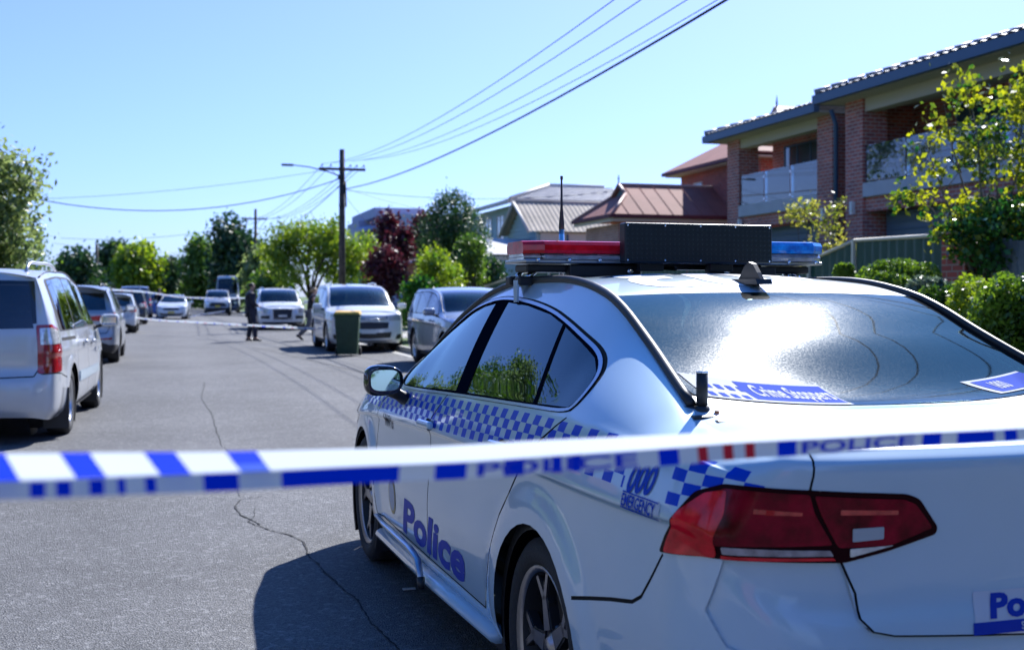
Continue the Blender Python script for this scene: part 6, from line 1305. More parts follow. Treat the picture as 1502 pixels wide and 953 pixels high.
    b('gutter', FASC, X - .56, X - .40, 24.9, 31.05, 5.82, 6.02); b('gutter', FASC, X - 1.0, X - .84, 7, 24.25, 5.86, 6.07); b('gutter', FASC, X - .84, X + 4, 24.11, 24.25, 5.86, 6.05); b('gutter', FASC, X - .40, 27, 30.9, 31.05, 5.82, 6.0)
    fix(tiled('roof', (X - .5, 31.0, 6.03), (X - .5, 24.3, 6.03), (21, 24.3, 7.75), (21, 28.2, 7.75), 16, 30, TILE, None)); fix(tiled('roof', (X - .95, 24.2, 6.07), (X - .95, 7, 6.07), (21, 12, 8.15), (21, 19.5, 8.15), 18, 62, TILE, None))
    fix(tiled('roof', (26.5, 31.0, 6.03), (X - .5, 31.0, 6.03), (21, 28.2, 7.75), (21.6, 28.2, 7.75), 12, 30, TILE, None)); fix(tiled('roof', (26.5, 24.2, 6.07), (X - .95, 24.2, 6.07), (21, 19.5, 8.15), (21.6, 19.5, 8.15), 14, 30, TILE, None))
    q = MB()
    for a, c in (((X - .5, 31.0, 6.08), (21, 28.2, 7.82)), ((X - .95, 24.2, 6.12), (21, 19.5, 8.22)), ((21, 12, 8.2), (21, 19.5, 8.2))):
        a, c = Vector(a), Vector(c); n = int((c - a).length / .38)
        for k in range(n): s = a.lerp(c, k / n); e = a.lerp(c, (k + .96) / n); q.tube([s, e], [.10, .085], 8)
    o = fix(q.build('ridge_tiles', TILE, None)); o['kind'] = 'stuff'
def adopt(root, objs):
    inv = root.matrix_basis.inverted()
    for o in objs: o.parent = root; o.matrix_parent_inverse = inv
MAR = mat('maroon_roof_metal', (.30, .125, .095), .75, spec=.2, var=.12, vscale=1.5); MARD = mat('maroon_paint', (.10, .015, .025), .6)
def red_roof_house():
    r = empty('brick_house', (14.5, 36.6, .4), 0, 'single storey red brick house with brownish red metal roof and gablet finial', 'house'); o = []
    x0, y0, y1 = 13.5, 34.8, 38.5; E = 3.98; RZ = 5.12; ym = 36.65
    o.append(bx('wall', BR3, None, x0 + .35, 24, y0 + .35, y1 - .3, .2, E - .25)); o.append(bx('wall', BR2, None, x0 + 1.9, 24, y0 + .2, y0 + .36, .2, E - .28))
    o.append(bx('fascia', TRIM, None, x0 + .02, 24, y0 + .02, y0 + .10, E - .20, E - .02)); o.append(bx('fascia', TRIM, None, x0, x0 + .08, y0 + .12, y1, E - .20, E - .02)); o.append(bx('gutter', MARD, None, x0 - .08, 24, y0 - .1, y0 + .01, E - .09, E + .03)); o.append(bx('gutter', MARD, None, x0 - .1, x0 - .01, y0, y1, E - .09, E + .03))
    xr = 14.45
    o.append(slab_poly([(x0, y0, E), (24, y0, E), (24, ym, RZ), (xr, ym, RZ), (xr, ym - .62, RZ - .38)], .06, 'roof', MAR, None)); o.append(slab_poly([(x0, y1, E), (xr, ym + .62, RZ - .38), (xr, ym, RZ), (24, ym, RZ), (24, y1, E)], .06, 'roof', MAR, None))
    o.append(slab_poly([(x0, y1, E), (x0, y0, E), (xr + .02, ym - .62, RZ - .38), (xr + .02, ym + .62, RZ - .38)], .05, 'roof', MAR, None))
    g = MB(); g.add([(xr + .1, ym - .6, RZ - .40), (xr + .1, ym + .6, RZ - .40), (xr + .1, ym, RZ - .03), (xr + .16, ym - .6, RZ - .40), (xr + .16, ym + .6, RZ - .40), (xr + .16, ym, RZ - .03)], [(0, 1, 2), (3, 5, 4), (0, 3, 4, 1), (1, 4, 5, 2), (2, 5, 3, 0)]); o.append(g.build('gablet', mat('gablet_teal', (.12, .2, .22), .7), None))
    q = MB(); q.tube([(xr, ym, RZ), (xr, ym, RZ + .16), (xr, ym, RZ + .20), (xr, ym, RZ + .36)], [.03, .02, .035, .005], 8); o.append(q.build('finial', DARK, None))
    q = MB()
    for a, c in (((xr, ym, RZ + .02), (24, ym, RZ + .02)), ((x0, y0, E + .03), (xr, ym - .62, RZ - .35)), ((xr, ym - .62, RZ - .35), (xr, ym, RZ + .02)), ((xr, ym + .62, RZ - .35), (xr, ym, RZ + .02)), ((x0, y1, E + .03), (xr, ym + .62, RZ - .35))): o.append(MB().tube([a, c], .055, 6).build('ridge_cap', mat('ridge_cap_pink', (.36, .22, .18), .5), None))
    n = 19
    for k in range(n):
        x = x0 + .6 + k * .52; t = min(1, (x - x0) / (xr - x0) if x < xr else 1); yt = y0 + (ym - .62 - y0) * t if x < xr else ym; zt = E + (RZ - .38 - E) * t if x < xr else RZ
        o.append(MB().tube([(x, y0, E + .01), (x, yt, zt + .01)], .009, 4).build('roof_seam', MAR, None))
    o.append(window(None, y0 + .2, 16.6, 17.6, 2.4, 3.4, 'y', TRIM, -1, 1)); o.append(bx('awning', MARD, None, 15.2, 16.4, y0 - .35, y0 + .2, 3.3, 3.36)); adopt(r, o)
    # two storey brick block behind it
    r = empty('brick_block', (20, 37, .4), 0, 'two storey red brick house rising behind the brownish red metal roof', 'house'); o = []
    o.append(bx('wall', BR2, None, 17.9, 26, 33.2, 39.2, .3, 5.8)); o.append(bx('gutter', MARD, None, 17.38, 17.5, 32.6, 39.8, 5.78, 5.9)); o.append(bx('soffit', TRIM, None, 17.5, 26, 32.7, 39.7, 5.74, 5.79))
    o.append(slab_poly([(17.4, 39.8, 5.9), (17.4, 32.6, 5.9), (20, 35.4, 7.5), (20, 36.6, 7.5)], .06, 'roof', MAR, None)); o.append(slab_poly([(17.4, 32.6, 5.9), (27, 32.6, 5.9), (27, 35.4, 7.5), (20, 35.4, 7.5)], .06, 'roof', MAR, None)); o.append(slab_poly([(17.4, 39.8, 5.9), (20, 36.6, 7.5), (27, 36.6, 7.5), (27, 39.8, 5.9)], .06, 'roof', MAR, None))
    g = MB(); g.add([(19.7, 34.7, 7.1), (19.7, 36.5, 7.1), (19.7, 35.6, 7.85), (24, 34.7, 7.1), (24, 36.5, 7.1), (24, 35.6, 7.85)], [(0, 1, 2), (3, 5, 4), (0, 3, 4, 1), (1, 4, 5, 2), (2, 5, 3, 0)]); o.append(g.build('gablet', MATS['ridge_cap_pink'], None)); o.append(MB().tube([(19.8, 35.6, 7.8), (19.8, 35.6, 8.0), (19.8, 35.6, 8.22)], [.035, .03, .006], 8).build('finial', DARK, None))
    o.append(window(None, 17.9, 37.4, 38.1, 4.5, 5.4, 'x', TRIM, -1, 0)); o.append(window(None, 17.9, 34.4, 35.4, 4.5, 5.5, 'x', TRIM, -1, 1)); o.append(bx('white_post', TRIM, None, 17.2, 17.3, 33.6, 33.7, .3, 5.75)); adopt(r, o)
def pale_houses():
    WB = mat('teal_weatherboard', (.38, .55, .56), .75); GRF = mat('pale_grey_roof', (.36, .36, .37), .55, var=.15, vscale=3); FIB = mat('weathered_fibre_roof', (.40, .34, .26), .85, var=.25, vscale=1.2)
    r = empty('weatherboard_house', (15, 48, .4), 0, 'teal weatherboard house with weathered corrugated gable roof and grey upper roof', 'house'); o = []
    ya, yb, ym, zE, zR = 45.1, 49.5, 47.3, 4.02, 5.38
    # gable wall in boards
    q = bx('wall', WB, None, 14.3, 20, ya + .25, yb, .3, zE - .05); o.append(q); g = MB(); g.add([(14.32, ya + .1, zE - .06), (14.32, yb, zE - .06), (14.32, ym, zR - .1), (14.4, ya + .1, zE - .06), (14.4, yb, zE - .06), (14.4, ym, zR - .1)], [(0, 1, 2), (3, 5, 4), (0, 3, 4, 1), (1, 4, 5, 2), (2, 5, 3, 0)]); o.append(g.build('gable_wall', WB, None))
    for k in range(22):
        zz = .9 + k * .18
        hw_ = (yb - ya) / 2 - .15 if zz < zE - .1 else max(0, (zR - .15 - zz) / (zR - zE) * 2.2)
        if hw_ > .1: o.append(bx('board', WB, None, 14.26, 14.30, ym - hw_, ym + hw_, zz, zz + .165))
    # corrugated slopes
    def corr(A, B, C, D, n, nm, m, amp=.014):
        A, B, C, D = map(Vector, (A, B, C, D)); nr_ = (B - A).cross(D - A).normalized(); nr_ = nr_ if nr_.z > 0 else -nr_; V = []; F = []; k = n * 4 + 1
        for t in (0, 1):
            L, Rr = (A, B) if t == 0 else (D, C)
            for c in range(k): V.append(tuple(L.lerp(Rr, c / (k - 1)) + nr_ * amp * math.cos(c / 4 * 2 * math.pi)))
        F = np.array([[c, c + 1, k + c + 1, k + c] for c in range(k - 1)]); oo = npmesh(nm, np.array(V), F, m); oo['kind'] = 'stuff'; return oo
    o.append(corr((13.9, ya, zE), (20, ya, zE), (20, ym, zR), (13.9, ym, zR), 30, 'corrugated_roof', FIB)); o.append(corr((20, yb, zE), (13.9, yb, zE), (13.9, ym, zR), (20, ym, zR), 30, 'corrugated_roof', FIB))
    for y_, z_ in ((ya, zE), (yb, zE)): o.append(MB().tube([(13.88, y_, z_ - .03), (13.88, ym, zR - .02)], .06, 6, flat=1.2).build('barge_board', TRIM, None))
    o.append(MB().tube([(13.88, ym, zR), (20, ym, zR)], .07, 8).build('ridge_cap', FIB, None)); o.append(bx('wall', TRIM, None, 14.45, 19.9, ya + .18, ya + .25, .3, 3.98)); o.append(MB().tube([(15.6, ya + .12, .4), (15.6, ya + .12, 3.9)], .04, 8).build('downpipe', FASC, None)); o.append(window(None, ya + .18, 16.4, 17.6, 2.2, 3.5, 'y', TRIM, -1, 1))
    # upper storey behind
    o.append(bx('wall', WB, None, 15.0, 23, 50.2, 57, .3, 5.55))
    for y0, y1 in ((50.7, 51.6), (52.6, 53.8), (54.8, 56)): o.append(window(None, 15.0, y0, y1, 4.0, 5.2, 'x', TRIM, -1, 1))
    RA = GRF; o.append(slab_poly([(14.4, 49.6, 5.65), (24, 49.6, 5.65), (20.0, 52.6, 6.6), (17.2, 52.6, 6.6)], .08, 'roof', RA, None)); o.append(slab_poly([(14.4, 58, 5.65), (14.4, 49.6, 5.65), (17.2, 52.6, 6.6), (17.2, 55.5, 6.6)], .08, 'roof', RA, None)); o.append(slab_poly([(17.2, 52.6, 6.6), (20, 52.6, 6.6), (20, 55.5, 6.6), (17.2, 55.5, 6.6)], .08, 'roof', RA, None))
    o.append(bx('fascia', TRIM, None, 14.32, 14.42, 49.6, 58, 5.50, 5.68)); o.append(bx('fascia', TRIM, None, 14.42, 24, 49.52, 49.60, 5.50, 5.68)); o.append(MB().tube([(14.4, 49.6, 5.72), (17.2, 52.6, 6.66)], .07, 6).build('hip_cap', TRIM, None)); o.append(MB().tube([(17.2, 52.6, 6.66), (20, 52.6, 6.66)], .06, 6).build('ridge_cap', TRIM, None))
    for k in range(9): zz = 5.72 + k * .1; t = (zz - 5.65) / .95; o.append(bx('roof_course', RA, None, 14.4 + 2.8 * t + .05, 23.9 - 3.9 * t, 49.6 + 3. * t - .03, 49.6 + 3. * t + .06, zz - .01, zz + .03))
    # porch with white posts
    o.append(slab_poly([(11.6, 43.2, 3.0), (14.3, 43.2, 3.0), (14.3, 46.2, 3.75), (12.6, 46.2, 3.75)], .07, 'porch_roof', RA, None)); o.append(slab_poly([(11.6, 47.5, 3.0), (11.6, 43.2, 3.0), (12.6, 46.2, 3.75), (12.6, 47.5, 3.75)], .07, 'porch_roof', RA, None)); o.append(bx('porch_beam', TRIM, None, 11.6, 14.3, 43.2, 43.28, 2.78, 2.98))
    for x in (11.75, 13.2): o.append(bx('porch_post', TRIM, None, x, x + .09, 43.25, 43.34, .3, 2.78))
    for zz in (1.1, 2.05): o.append(bx('porch_rail', TRIM, None, 10.6, 13.4, 43.24, 43.30, zz, zz + .06))
    for k in range(14): o.append(bx('baluster', TRIM, None, 10.65 + k * .2, 10.68 + k * .2, 43.25, 43.28, 1.15, 2.05))
    adopt(r, o)
    # modern pale block
    LAV = mat('lavender_grey_render', (.40, .40, .52), .85, var=.06, vscale=1.5)
    r = empty('modern_house', (15, 80, .4), 0, 'boxy lavender grey modern house beyond the burgundy shrubs', 'house'); o = []
    o.append(bx('wall', LAV, None, 14.0, 21.5, 76.6, 90, .2, 6.85)); o.append(bx('parapet', LAV, None, 13.5, 17.0, 80.0, 90.4, 6.853, 7.5)); o.append(bx('side_wing', LAV, None, 13.1, 14.0, 84.5, 90.2, .2, 6.85)); o.append(slab_poly([(12.9, 84.4, 6.3), (12.9, 80.5, 6.0), (14.0, 80.5, 6.3), (14.0, 84.4, 6.6)], .16, 'canopy', LAV, None))
    o.append(MB().tube([(13.85, 76.9, .3), (13.85, 76.9, 6.3)], .06, 8).build('downpipe', FASC, None)); o.append(bx('recess_shade', mat('shade_render', (.25, .26, .33), .9), None, 13.97, 13.995, 78.0, 83.6, 3.2, 6.1)); o.append(window(None, 13.96, 79.0, 81.5, 4.0, 5.6, 'x', FASC, -1, 1)); o.append(window(None, 76.6, 16.8, 18.8, 4.2, 5.6, 'y', FASC, -1, 1)); adopt(r, o)  # dark panel on the flat wall: the recess's shade put into its colour
    TC = mat('terracotta_tile', (.36, .17, .12), .7, var=.2, vscale=5)
    r = empty('tiled_porch_house', (12.4, 57, .3), 0, 'low brick house with terracotta hip roof showing between the burgundy shrubs', 'house'); o = [bx('wall', BR2, None, 11.6, 16, 55.0, 60, .2, 3.05)]
    o.append(tiled('roof', (11.1, 54.5, 3.05), (16.5, 54.5, 3.05), (14.6, 57.0, 4.3), (13.1, 57.0, 4.3), 12, 22, TC, None)); o.append(tiled('roof', (11.1, 60.5, 3.05), (11.1, 54.5, 3.05), (13.1, 57.0, 4.3), (13.1, 58, 4.3), 12, 22, TC, None)); o.append(bx('gutter', MARD, None, 11.0, 16.5, 54.42, 54.5, 2.95, 3.07)); adopt(r, o)
def hip_house(name, x0, x1, y0, y1, ze, zr, wm, rm, label, parent=None):
    r = empty(name, ((x0 + x1) / 2, (y0 + y1) / 2, .2), 0, label, 'house'); o = [bx('wall', wm, None, x0 + .4, x1 - .4, y0 + .4, y1 - .4, .1, ze)]; cx, cy = (x0 + x1) / 2, (y0 + y1) / 2; dx = max(0, (x1 - x0) - (y1 - y0)) / 2; dy = max(0, (y1 - y0) - (x1 - x0)) / 2
    a, b, c, d = (x0, y0, ze), (x1, y0, ze), (x1, y1, ze), (x0, y1, ze); e, f = (cx - dx, cy - dy, zr), (cx + dx, cy + dy, zr)
    for p in ([a, b, f, e] if dx else [a, b, e], [b, c, f] if dx else [b, c, f, e], [c, d, e, f] if dx else [c, d, f], [d, a, e] if dx else [d, a, e, f]): o.append(slab_poly(p, .06, 'roof', rm, None))
    o.append(bx('fascia', TRIM, None, x0 - .02, x1 + .02, y0 - .05, y0 - .01, ze - .16, ze + .02)); o.append(window(None, y0 + .4, cx - 1.6, cx - .2, 1.0, 2.2, 'y', TRIM, -1, 1)); o.append(window(None, y0 + .4, cx + .5, cx + 1.6, 1.0, 2.2, 'y', TRIM, -1, 1)); adopt(r, o); return r
def far_houses():
    hip_house('cottage', -14, -4.5, -34, -22, 3.2, 5.6, BR2, MAR, 'red brick cottage behind the camera, seen only in reflections'); hip_house('cottage', 8, 19, -30, -6, 3.4, 6., BR3, MATS['terracotta_tile'], 'long tan brick cottage behind the camera on the right')  # two cottages added out of view to block sky light and darken reflections
    TC = MATS['terracotta_tile']
    hip_house('cottage', -7, 3.5, 140, 150, 2.9, 5.3, BR3, mat('dusty_brown_roof', (.23, .14, .12), .8), 'distant cottage with dusty brown roof at the end of the street')
    hip_house('cottage', -24, -14, 108, 118, 3.6, 5.6, MATS['teal_weatherboard'], TC, 'pale house with brown roof between the thin poles on the left')
    # houses on the left, seen only in reflections and past the frame edge
    for k, (y0, h_) in enumerate(((-2, 3.1), (15, 3.3), (31, 3.0))): hip_house('cottage', -27, -15, y0, y0 + 11, h_, h_ + 2.2, (BR3, REND, BR2)[k], (TC, MATS['pale_grey_roof'], MAR)[k], ('tan brick cottage with terracotta roof outside the frame on the left', 'rendered cottage with grey roof outside the frame on the left', 'red brick cottage with dark red roof on the far left')[k])
def fences():
    GR = mat('dark_green_sheet', (.02, .075, .055), .45); 
    r = empty('metal_fence', (9.9, 20, .3), 0, 'dark green metal sheet fence with cream top rail behind the shrubs', 'fence'); o = []
    prof = [(13.45, 2.21), (15.6, 2.24), (16.9, 1.97), (24, 1.97), (30.5, 2.08), (33, 2.06), (38.6, 1.62)]
    for i, ((ya, za), (yb, zb)) in enumerate(zip(prof[:-1], prof[1:])):
        n = max(1, round((yb - ya) / 2.3)); 
        for k in range(n):
            p0, p1 = ya + (yb - ya) * k / n, ya + (yb - ya) * (k + 1) / n; q0, q1 = za + (zb - za) * k / n, za + (zb - za) * (k + 1) / n; m_ = int((p1 - p0) / .10); V = []; F = []
            for j in range(m_ * 2 + 1):
                t = j / (m_ * 2); off = (0, .028)[(j // 2) % 2] if True else 0; y = p0 + (p1 - p0) * t; V += [(10 + off, y, .1), (10 + off, y, q0 + (q1 - q0) * t - .02)]
            F = np.array([[2 * j, 2 * j + 2, 2 * j + 3, 2 * j + 1] for j in range(m_ * 2)]); o.append(npmesh('fence_sheet', np.array(V), F, GR))
        o.append(MB().tube([(10, ya, za), (10, yb, zb)], .034, 8, flat=.8).build('top_rail', CREAM, None)); o.append(bx('fence_post', CREAM, None, 9.955, 10.0, yb - .03, yb + .03, .1, zb))
    adopt(r, o)
    q = MB(); q.box(9.95, 10.45, 12.96, 13.44, .1, 2.17); q.box(9.90, 10.50, 12.92, 13.48, 2.17, 2.24); tag(q.build('brick_pier', BR2, None), 'square red brick gate pier at the end of the green fence', 'pier')
    q = MB(); q.box(9.95, 10.45, 9.75, 10.22, .1, 2.17); q.box(9.90, 10.50, 9.72, 10.26, 2.17, 2.24); tag(q.build('brick_pier', BR2, None), 'brick gate pier cut by the right edge of the frame', 'pier')
    WD = mat('grey_timber', (.17, .19, .20), .9, var=.35, vscale=3, bump=.6, bscale=25); r = empty('timber_gate', (10.2, 11.6, .3), 0, 'weathered grey timber paling gate between the brick piers', 'gate'); o = []; y = 10.27; g = random.Random(4)
    while y < 12.88: w_ = .105; o.append(bx('paling', WD, None, 10.17 + g.uniform(0, .012), 10.19 + g.uniform(0, .012), y, y + w_, .25 + g.uniform(0, .02), 2.10 + g.uniform(-.03, .03))); y += w_ + .012
    for zz in (.6, 1.7): o.append(bx('gate_rail', WD, None, 10.21, 10.26, 10.27, 12.88, zz, zz + .08))
    adopt(r, o)
def pole(x, y, h, label, arm=True, lamp=False, two=False, thin=1., z0=.15):
    WD = mat('pole_timber', (.075, .062, .052), .9, var=.35, vscale=6, bump=.6, bscale=20)
    r = empty('power_pole', (x, y, z0), 0, label, 'power pole'); o = []
    h -= z0; o.append(MB().tube([(0, 0, -.3), (0, 0, h * .5), (0, 0, h)], [.155 * thin, .135 * thin, .11 * thin], 14).build('shaft', WD, None)); az = h - .85
    if arm:
        o.append(bx('crossarm', WD, None, -.98, .98, -.15, -.05, az - .055, az + .055, bevel=.01))
        for s_ in (-1, 1): o.append(MB().tube([(s_ * .45, -.10, az - .05), (0, -.12, az - .5)], .012, 6).build('brace', DARK, None))
        for k in (-.85, -.48, .35, .62, .92):
            q = MB(); q.tube([(k, -.1, az + .05), (k, -.1, az + .12)], .01, 6); q.tube([(k, -.1, az + .12), (k, -.1, az + .15), (k, -.1, az + .17), (k, -.1, az + .22)], [.02, .045, .03, .02], 8); o.append(q.build('insulator', mat('insulator_brown', (.06, .04, .035), .3), None))
    if lamp:
        q = MB(); q.tube([(0, -.1, az - .33), (-.6, -.1, az - .12), (-1.4, -.1, az + .05), (-2.05, -.1, az + .11)], [.03, .028, .025, .022], 8); lo = q.build('lamp_arm', DARK, None); o.append(lo)
        q = MB(); q.bev(-2.55, -2.05, -.17, -.03, az + .06, az + .16, .03); h_ = q.build('lamp_head', mat('lamp_grey', (.09, .1, .11), .5), lo); o.append(bx('fuse_box', DARK, None, -.2, .05, -.2, -.12, az - .42, az - .25)); o.append(bx('service_box', DARK, None, -.12, .14, -.22, -.13, az - 1.05, az - .65)); o.append(MB().tube([(.13, -.1, az - .5), (.15, -.12, az - 1.6)], .03, 8).build('conduit', DARK, None))
        for zz in (az - 1.45, az - 1.55): o.append(MB().lathe([(.13, -.02), (.16, 0), (.13, .02)], Matrix.Translation((0, 0, zz)) @ Matrix.Rotation(R(90), 4, 'X'), 14).build('collar', DARK, None))
    for q in o:
        if q.parent is None: q.parent = r
    return r
def wires():
    W = mat('cable_black', (.01, .01, .012), .6)
    def para(x, ya, za, yb, y0, k, a, r_, label, x2=None, n=28):
        pts = []
        for i in range(n + 1):
            t = i / n; y = ya + (yb - ya) * t; pts.append((x + ((x2 if x2 is not None else x) - x) * t, y, a + k * (y - y0) ** 2))
        tag(MB().tube(pts, r_, 5, cap=False).build('overhead_cable', W, None), label, 'cable', 'overhead cables along the street')
    para(7.15, 49.6, 0, -6, 27, .00139, 5.23, .021, 'thickest overhead cable, lowest of those running to the top edge', 7.4)
    for x, l in ((6.1, 'leftmost of the four thin cables running to the top edge'), (6.55, 'second from the left of the thin cables running to the top edge'), (7.35, 'third from the left of the thin cables running to the top edge'), (7.9, 'rightmost of the four thin cables running to the top edge')): para(x, 49.5, 0, -6, 22, (6.95 - 5.55) / 27.5 ** 2, 5.55 + (x - 6) * .12, .008, l)
    def sag(a, b, s, r_, label, n=20, grp='service cables'):
        a, b = Vector(a), Vector(b); tag(MB().tube([a.lerp(b, t / n) - Vector((0, 0, 4 * s * (t / n) * (1 - t / n))) for t in range(n + 1)], r_, 5, cap=False).build('overhead_cable', W, None), label, 'cable', grp)
    px, py, pz = 7, 49.6, 6.75
    sag((px, py, pz - .35), (-7.5, 48.5, 5.75), 1.25, .020, 'thick sagging cable crossing the street to the left'); sag((px - .5, py, pz + .0), (-9, 56, 5.6), .35, .009, 'thin cable crossing the street above the sagging one')
    sag((px, py, 6.0), (16, 60, 5.6), .25, .009, 'thin cable from the main pole to the grey roofed houses'); sag((px, py, 5.9), (17.5, 45, 5.7), .35, .010, 'thin cable from the main pole towards the red brick house'); sag((px, py, 5.8), (13.5, 77, 5.5), .2, .009, 'short cable dropping from the main pole to the modern house')
    for k, x in enumerate((-.85, -.48, .35, .62, .92)): sag((7 + x, 49.7, 6.95), (7 + x, 101, 8.0), .75, .012, 'cable strung from the main pole to the second pole', grp='cables strung from the main pole to the second pole')
    sag((7, 49.7, 6.2), (7, 101, 7.2), .9, .018, 'heavier cable below those strung to the second pole')
    for k, x in enumerate((-.6, .3, .9)): sag((7 + x, 101, 8.0), (7 + x, 175, 8.6), 1.0, .02, 'cable strung from the second pole to the farthest pole', grp='cables strung from the second pole to the farthest pole')
    sag((7, 101, 7.6), (-9.5, 112, 6.6), .6, .018, 'distant cable crossing from the second pole to the thin poles'); sag((7, 175, 8.3), (-12, 132, 7.0), .8, .02, 'distant cable crossing low over the end of the street'); sag((-9, 100, 6.2), (-14, 60, 6.0), .8, .012, 'distant cable on the left running behind the gum tree')
def street_things():
    pole(7, 49.7, 7.62, 'main timber power pole with crossarm and street lamp arm', lamp=True)
    pole(6.9, 101, 8.75, 'second timber power pole with crossarm above the distant trees'); pole(6.6, 172, 9.2, 'farthest small power pole left of the tall narrow cypress', lamp=True)
    X, Y = cam2w(142, 128); pole(X, Y, 7.1, 'taller of the two thin poles behind the left row of cars', arm=False, thin=1.3); X, Y = cam2w(124, 124); pole(X, Y, 6.4, 'shorter of the two thin poles behind the left row of cars', arm=False, thin=1.0)
    # tv aerial on the left
    X, Y = cam2w(54, 52); r = empty('tv_aerial', (X, Y, .2), R(20), 'television aerial on a thin mast near the left edge', 'aerial'); MB().tube([(0, 0, 0), (0, 0, 4.35)], .018, 6).build('mast', CHROME, r); MB().tube([(-.45, 0, 4.3), (.45, 0, 4.3)], .01, 5).build('boom', CHROME, r)
    for k in range(7): MB().tube([(-.4 + k * .13, -.3 + k * .02, 4.31), (-.4 + k * .13, .3 - k * .02, 4.31)], .006, 4).build('element', CHROME, r)
    # wheelie bin
    g = mat('bin_green', (.018, .055, .028), .5, var=.15, vscale=10); yl = mat('bin_lid_yellow', (.62, .36, .02), .45, var=.15, vscale=8)
    X, Y = cam2w(510, 27.3); r = empty('wheelie_bin', (X, Y, 0), -YAW + R(4), 'dark green wheelie bin with a yellow lid standing on the road', 'bin')
    q = MB(); n = 4; vs = []
    for z, wx, wy, oy in ((.04, .235, .23, .02), (.30, .245, .26, .01), (.93, .285, .33, 0.)): vs += [(-wx, -wy + oy, z), (wx, -wy + oy, z), (wx, wy + oy, z), (-wx, wy + oy, z)]
    q.add(vs, [(0, 1, 2, 3), (0, 1, 5, 4), (1, 2, 6, 5), (2, 3, 7, 6), (3, 0, 4, 7), (4, 5, 9, 8), (5, 6, 10, 9), (6, 7, 11, 10), (7, 4, 8, 11), (8, 9, 10, 11)]); bo = q.build('bin_body', g, r)
    bx('bin_rim', g, r, -.305, .305, -.35, .35, .925, .965, bevel=.01)
    for x in (-.15, 0, .15): bx('rib', g, r, x - .012, x + .012, -.315, -.30, .35, .90)
    q = MB(); q.add([(-.31, -.37, .97), (.31, -.37, .97), (.31, .36, .99), (-.31, .36, .99), (-.27, -.32, 1.02), (.27, -.32, 1.02), (.27, .32, 1.055), (-.27, .32, 1.055)], [(0, 1, 2, 3), (4, 5, 6, 7), (0, 1, 5, 4), (1, 2, 6, 5), (2, 3, 7, 6), (3, 0, 4, 7)]); q.build('lid', yl, r); MB().tube([(-.22, .36, .97), (-.22, .42, .98), (.22, .42, .98), (.22, .36, .97)], .016, 8).build('handle', g, r)
    for s_ in (-1, 1): MB().lathe([(.0, -.03), (.08, -.03), (.10, -.02), (.10, .02), (.08, .03), (.0, .03)], Matrix.Translation((s_ * .27, .26, .10)) @ Matrix.Rotation(R(90), 4, 'Z'), 20).build('wheel', RUB, r)
    # red canopy above the minibus
    rc = mat('red_canvas', (.55, .015, .03), .6); X, Y = cam2w(332, 112); r = empty('umbrella', (X, Y, 0), 0, 'red canopy umbrella showing above the tall white minibus', 'umbrella'); MB().tube([(0, 0, 0), (0, 0, 3.5)], .03, 6).build('mast', CHROME, r); q = MB(); q.lathe([(1.15, -2.85), (1.0, -3.05), (.55, -3.45), (.0, -3.6)], Matrix.Rotation(R(-90), 4, 'X') @ Matrix.Scale(1, 4), 8, smooth=False); q.build('canopy', rc, r)
# ------------------------------------------------------------------ barrier tape
def tape_mat(name, kind):
    m = mat(name, (.7, .72, .75), .7, spec=.06); t = m.node_tree; p = t.nodes['Principled BSDF']; o = [n for n in t.nodes if n.type == 'OUTPUT_MATERIAL'][0]; uv = N(t, 'ShaderNodeUVMap'); uv.uv_map = 'band'
    cc = N(t, 'ShaderNodeVertexColor'); cc.layer_name = 'print'; t.links.new(cc.outputs[0], p.inputs['Base Color'])
    tr = N(t, 'ShaderNodeBsdfTranslucent'); t.links.new(cc.outputs[0], tr.inputs[0]); ms = N(t, 'ShaderNodeMixShader'); ms.inputs[0].default_value = .38; t.links.new(p.outputs[0], ms.inputs[1]); t.links.new(tr.outputs[0], ms.inputs[2]); t.links.new(ms.outputs[0], o.inputs[0]); return m
BLU = (.0, .04, .72); WHT = (.70, .76, .84); RED = (.60, .03, .05)
def tape(name, pts, hts, colfn, label, rows=12, tilt=None, n=600, grp=None, m=None, cat='barrier tape'):
    """ribbon along pts; hts = half heights; tilt(t) -> list over rows of (height fraction, sideways offset)"""
    P = np.array(pts, float); d = np.r_[0, np.cumsum(np.linalg.norm(np.diff(P, axis=0), axis=1))]; s = np.linspace(0, d[-1], n); C = catm(d, P, s); H_ = catm(d, np.array(hts)[:, None], s)[:, 0]
    tg = np.gradient(C, axis=0); tg /= np.linalg.norm(tg, axis=1, keepdims=True); nn = np.stack([tg[:, 1], -tg[:, 0], 0 * tg[:, 0]], 1); nn /= np.linalg.norm(nn, axis=1, keepdims=True)   # towards the right/back
    V = np.zeros((n, rows + 1, 3)); 
    for j in range(rows + 1):
        v = j / rows; z, off = tilt(v, s) if tilt else (v * 2 - 1, 0 * s); V[:, j] = C + nn * off[:, None] if hasattr(off, 'shape') else C; V[:, j, 2] += H_ * z
    F = []; col = []
    for i in range(n - 1):
        for j in range(rows):
            a = i * (rows + 1) + j; F.append([a, a + rows + 1, a + rows + 2, a + 1]); col.append(colfn((s[i] + s[i + 1]) / 2, (j + .5) / rows))
    ob = npmesh(name, V.reshape(-1, 3), np.array(F), m or tape_mat('tape_plastic', 0), None, True); ca = ob.data.color_attributes.new('print', 'FLOAT_COLOR', 'CORNER'); c = np.repeat(np.array([(*q, 1) for q in col], np.float32), 4, axis=0); ca.data.foreach_set('color', c.ravel())
    return tag(ob, label, cat, grp)
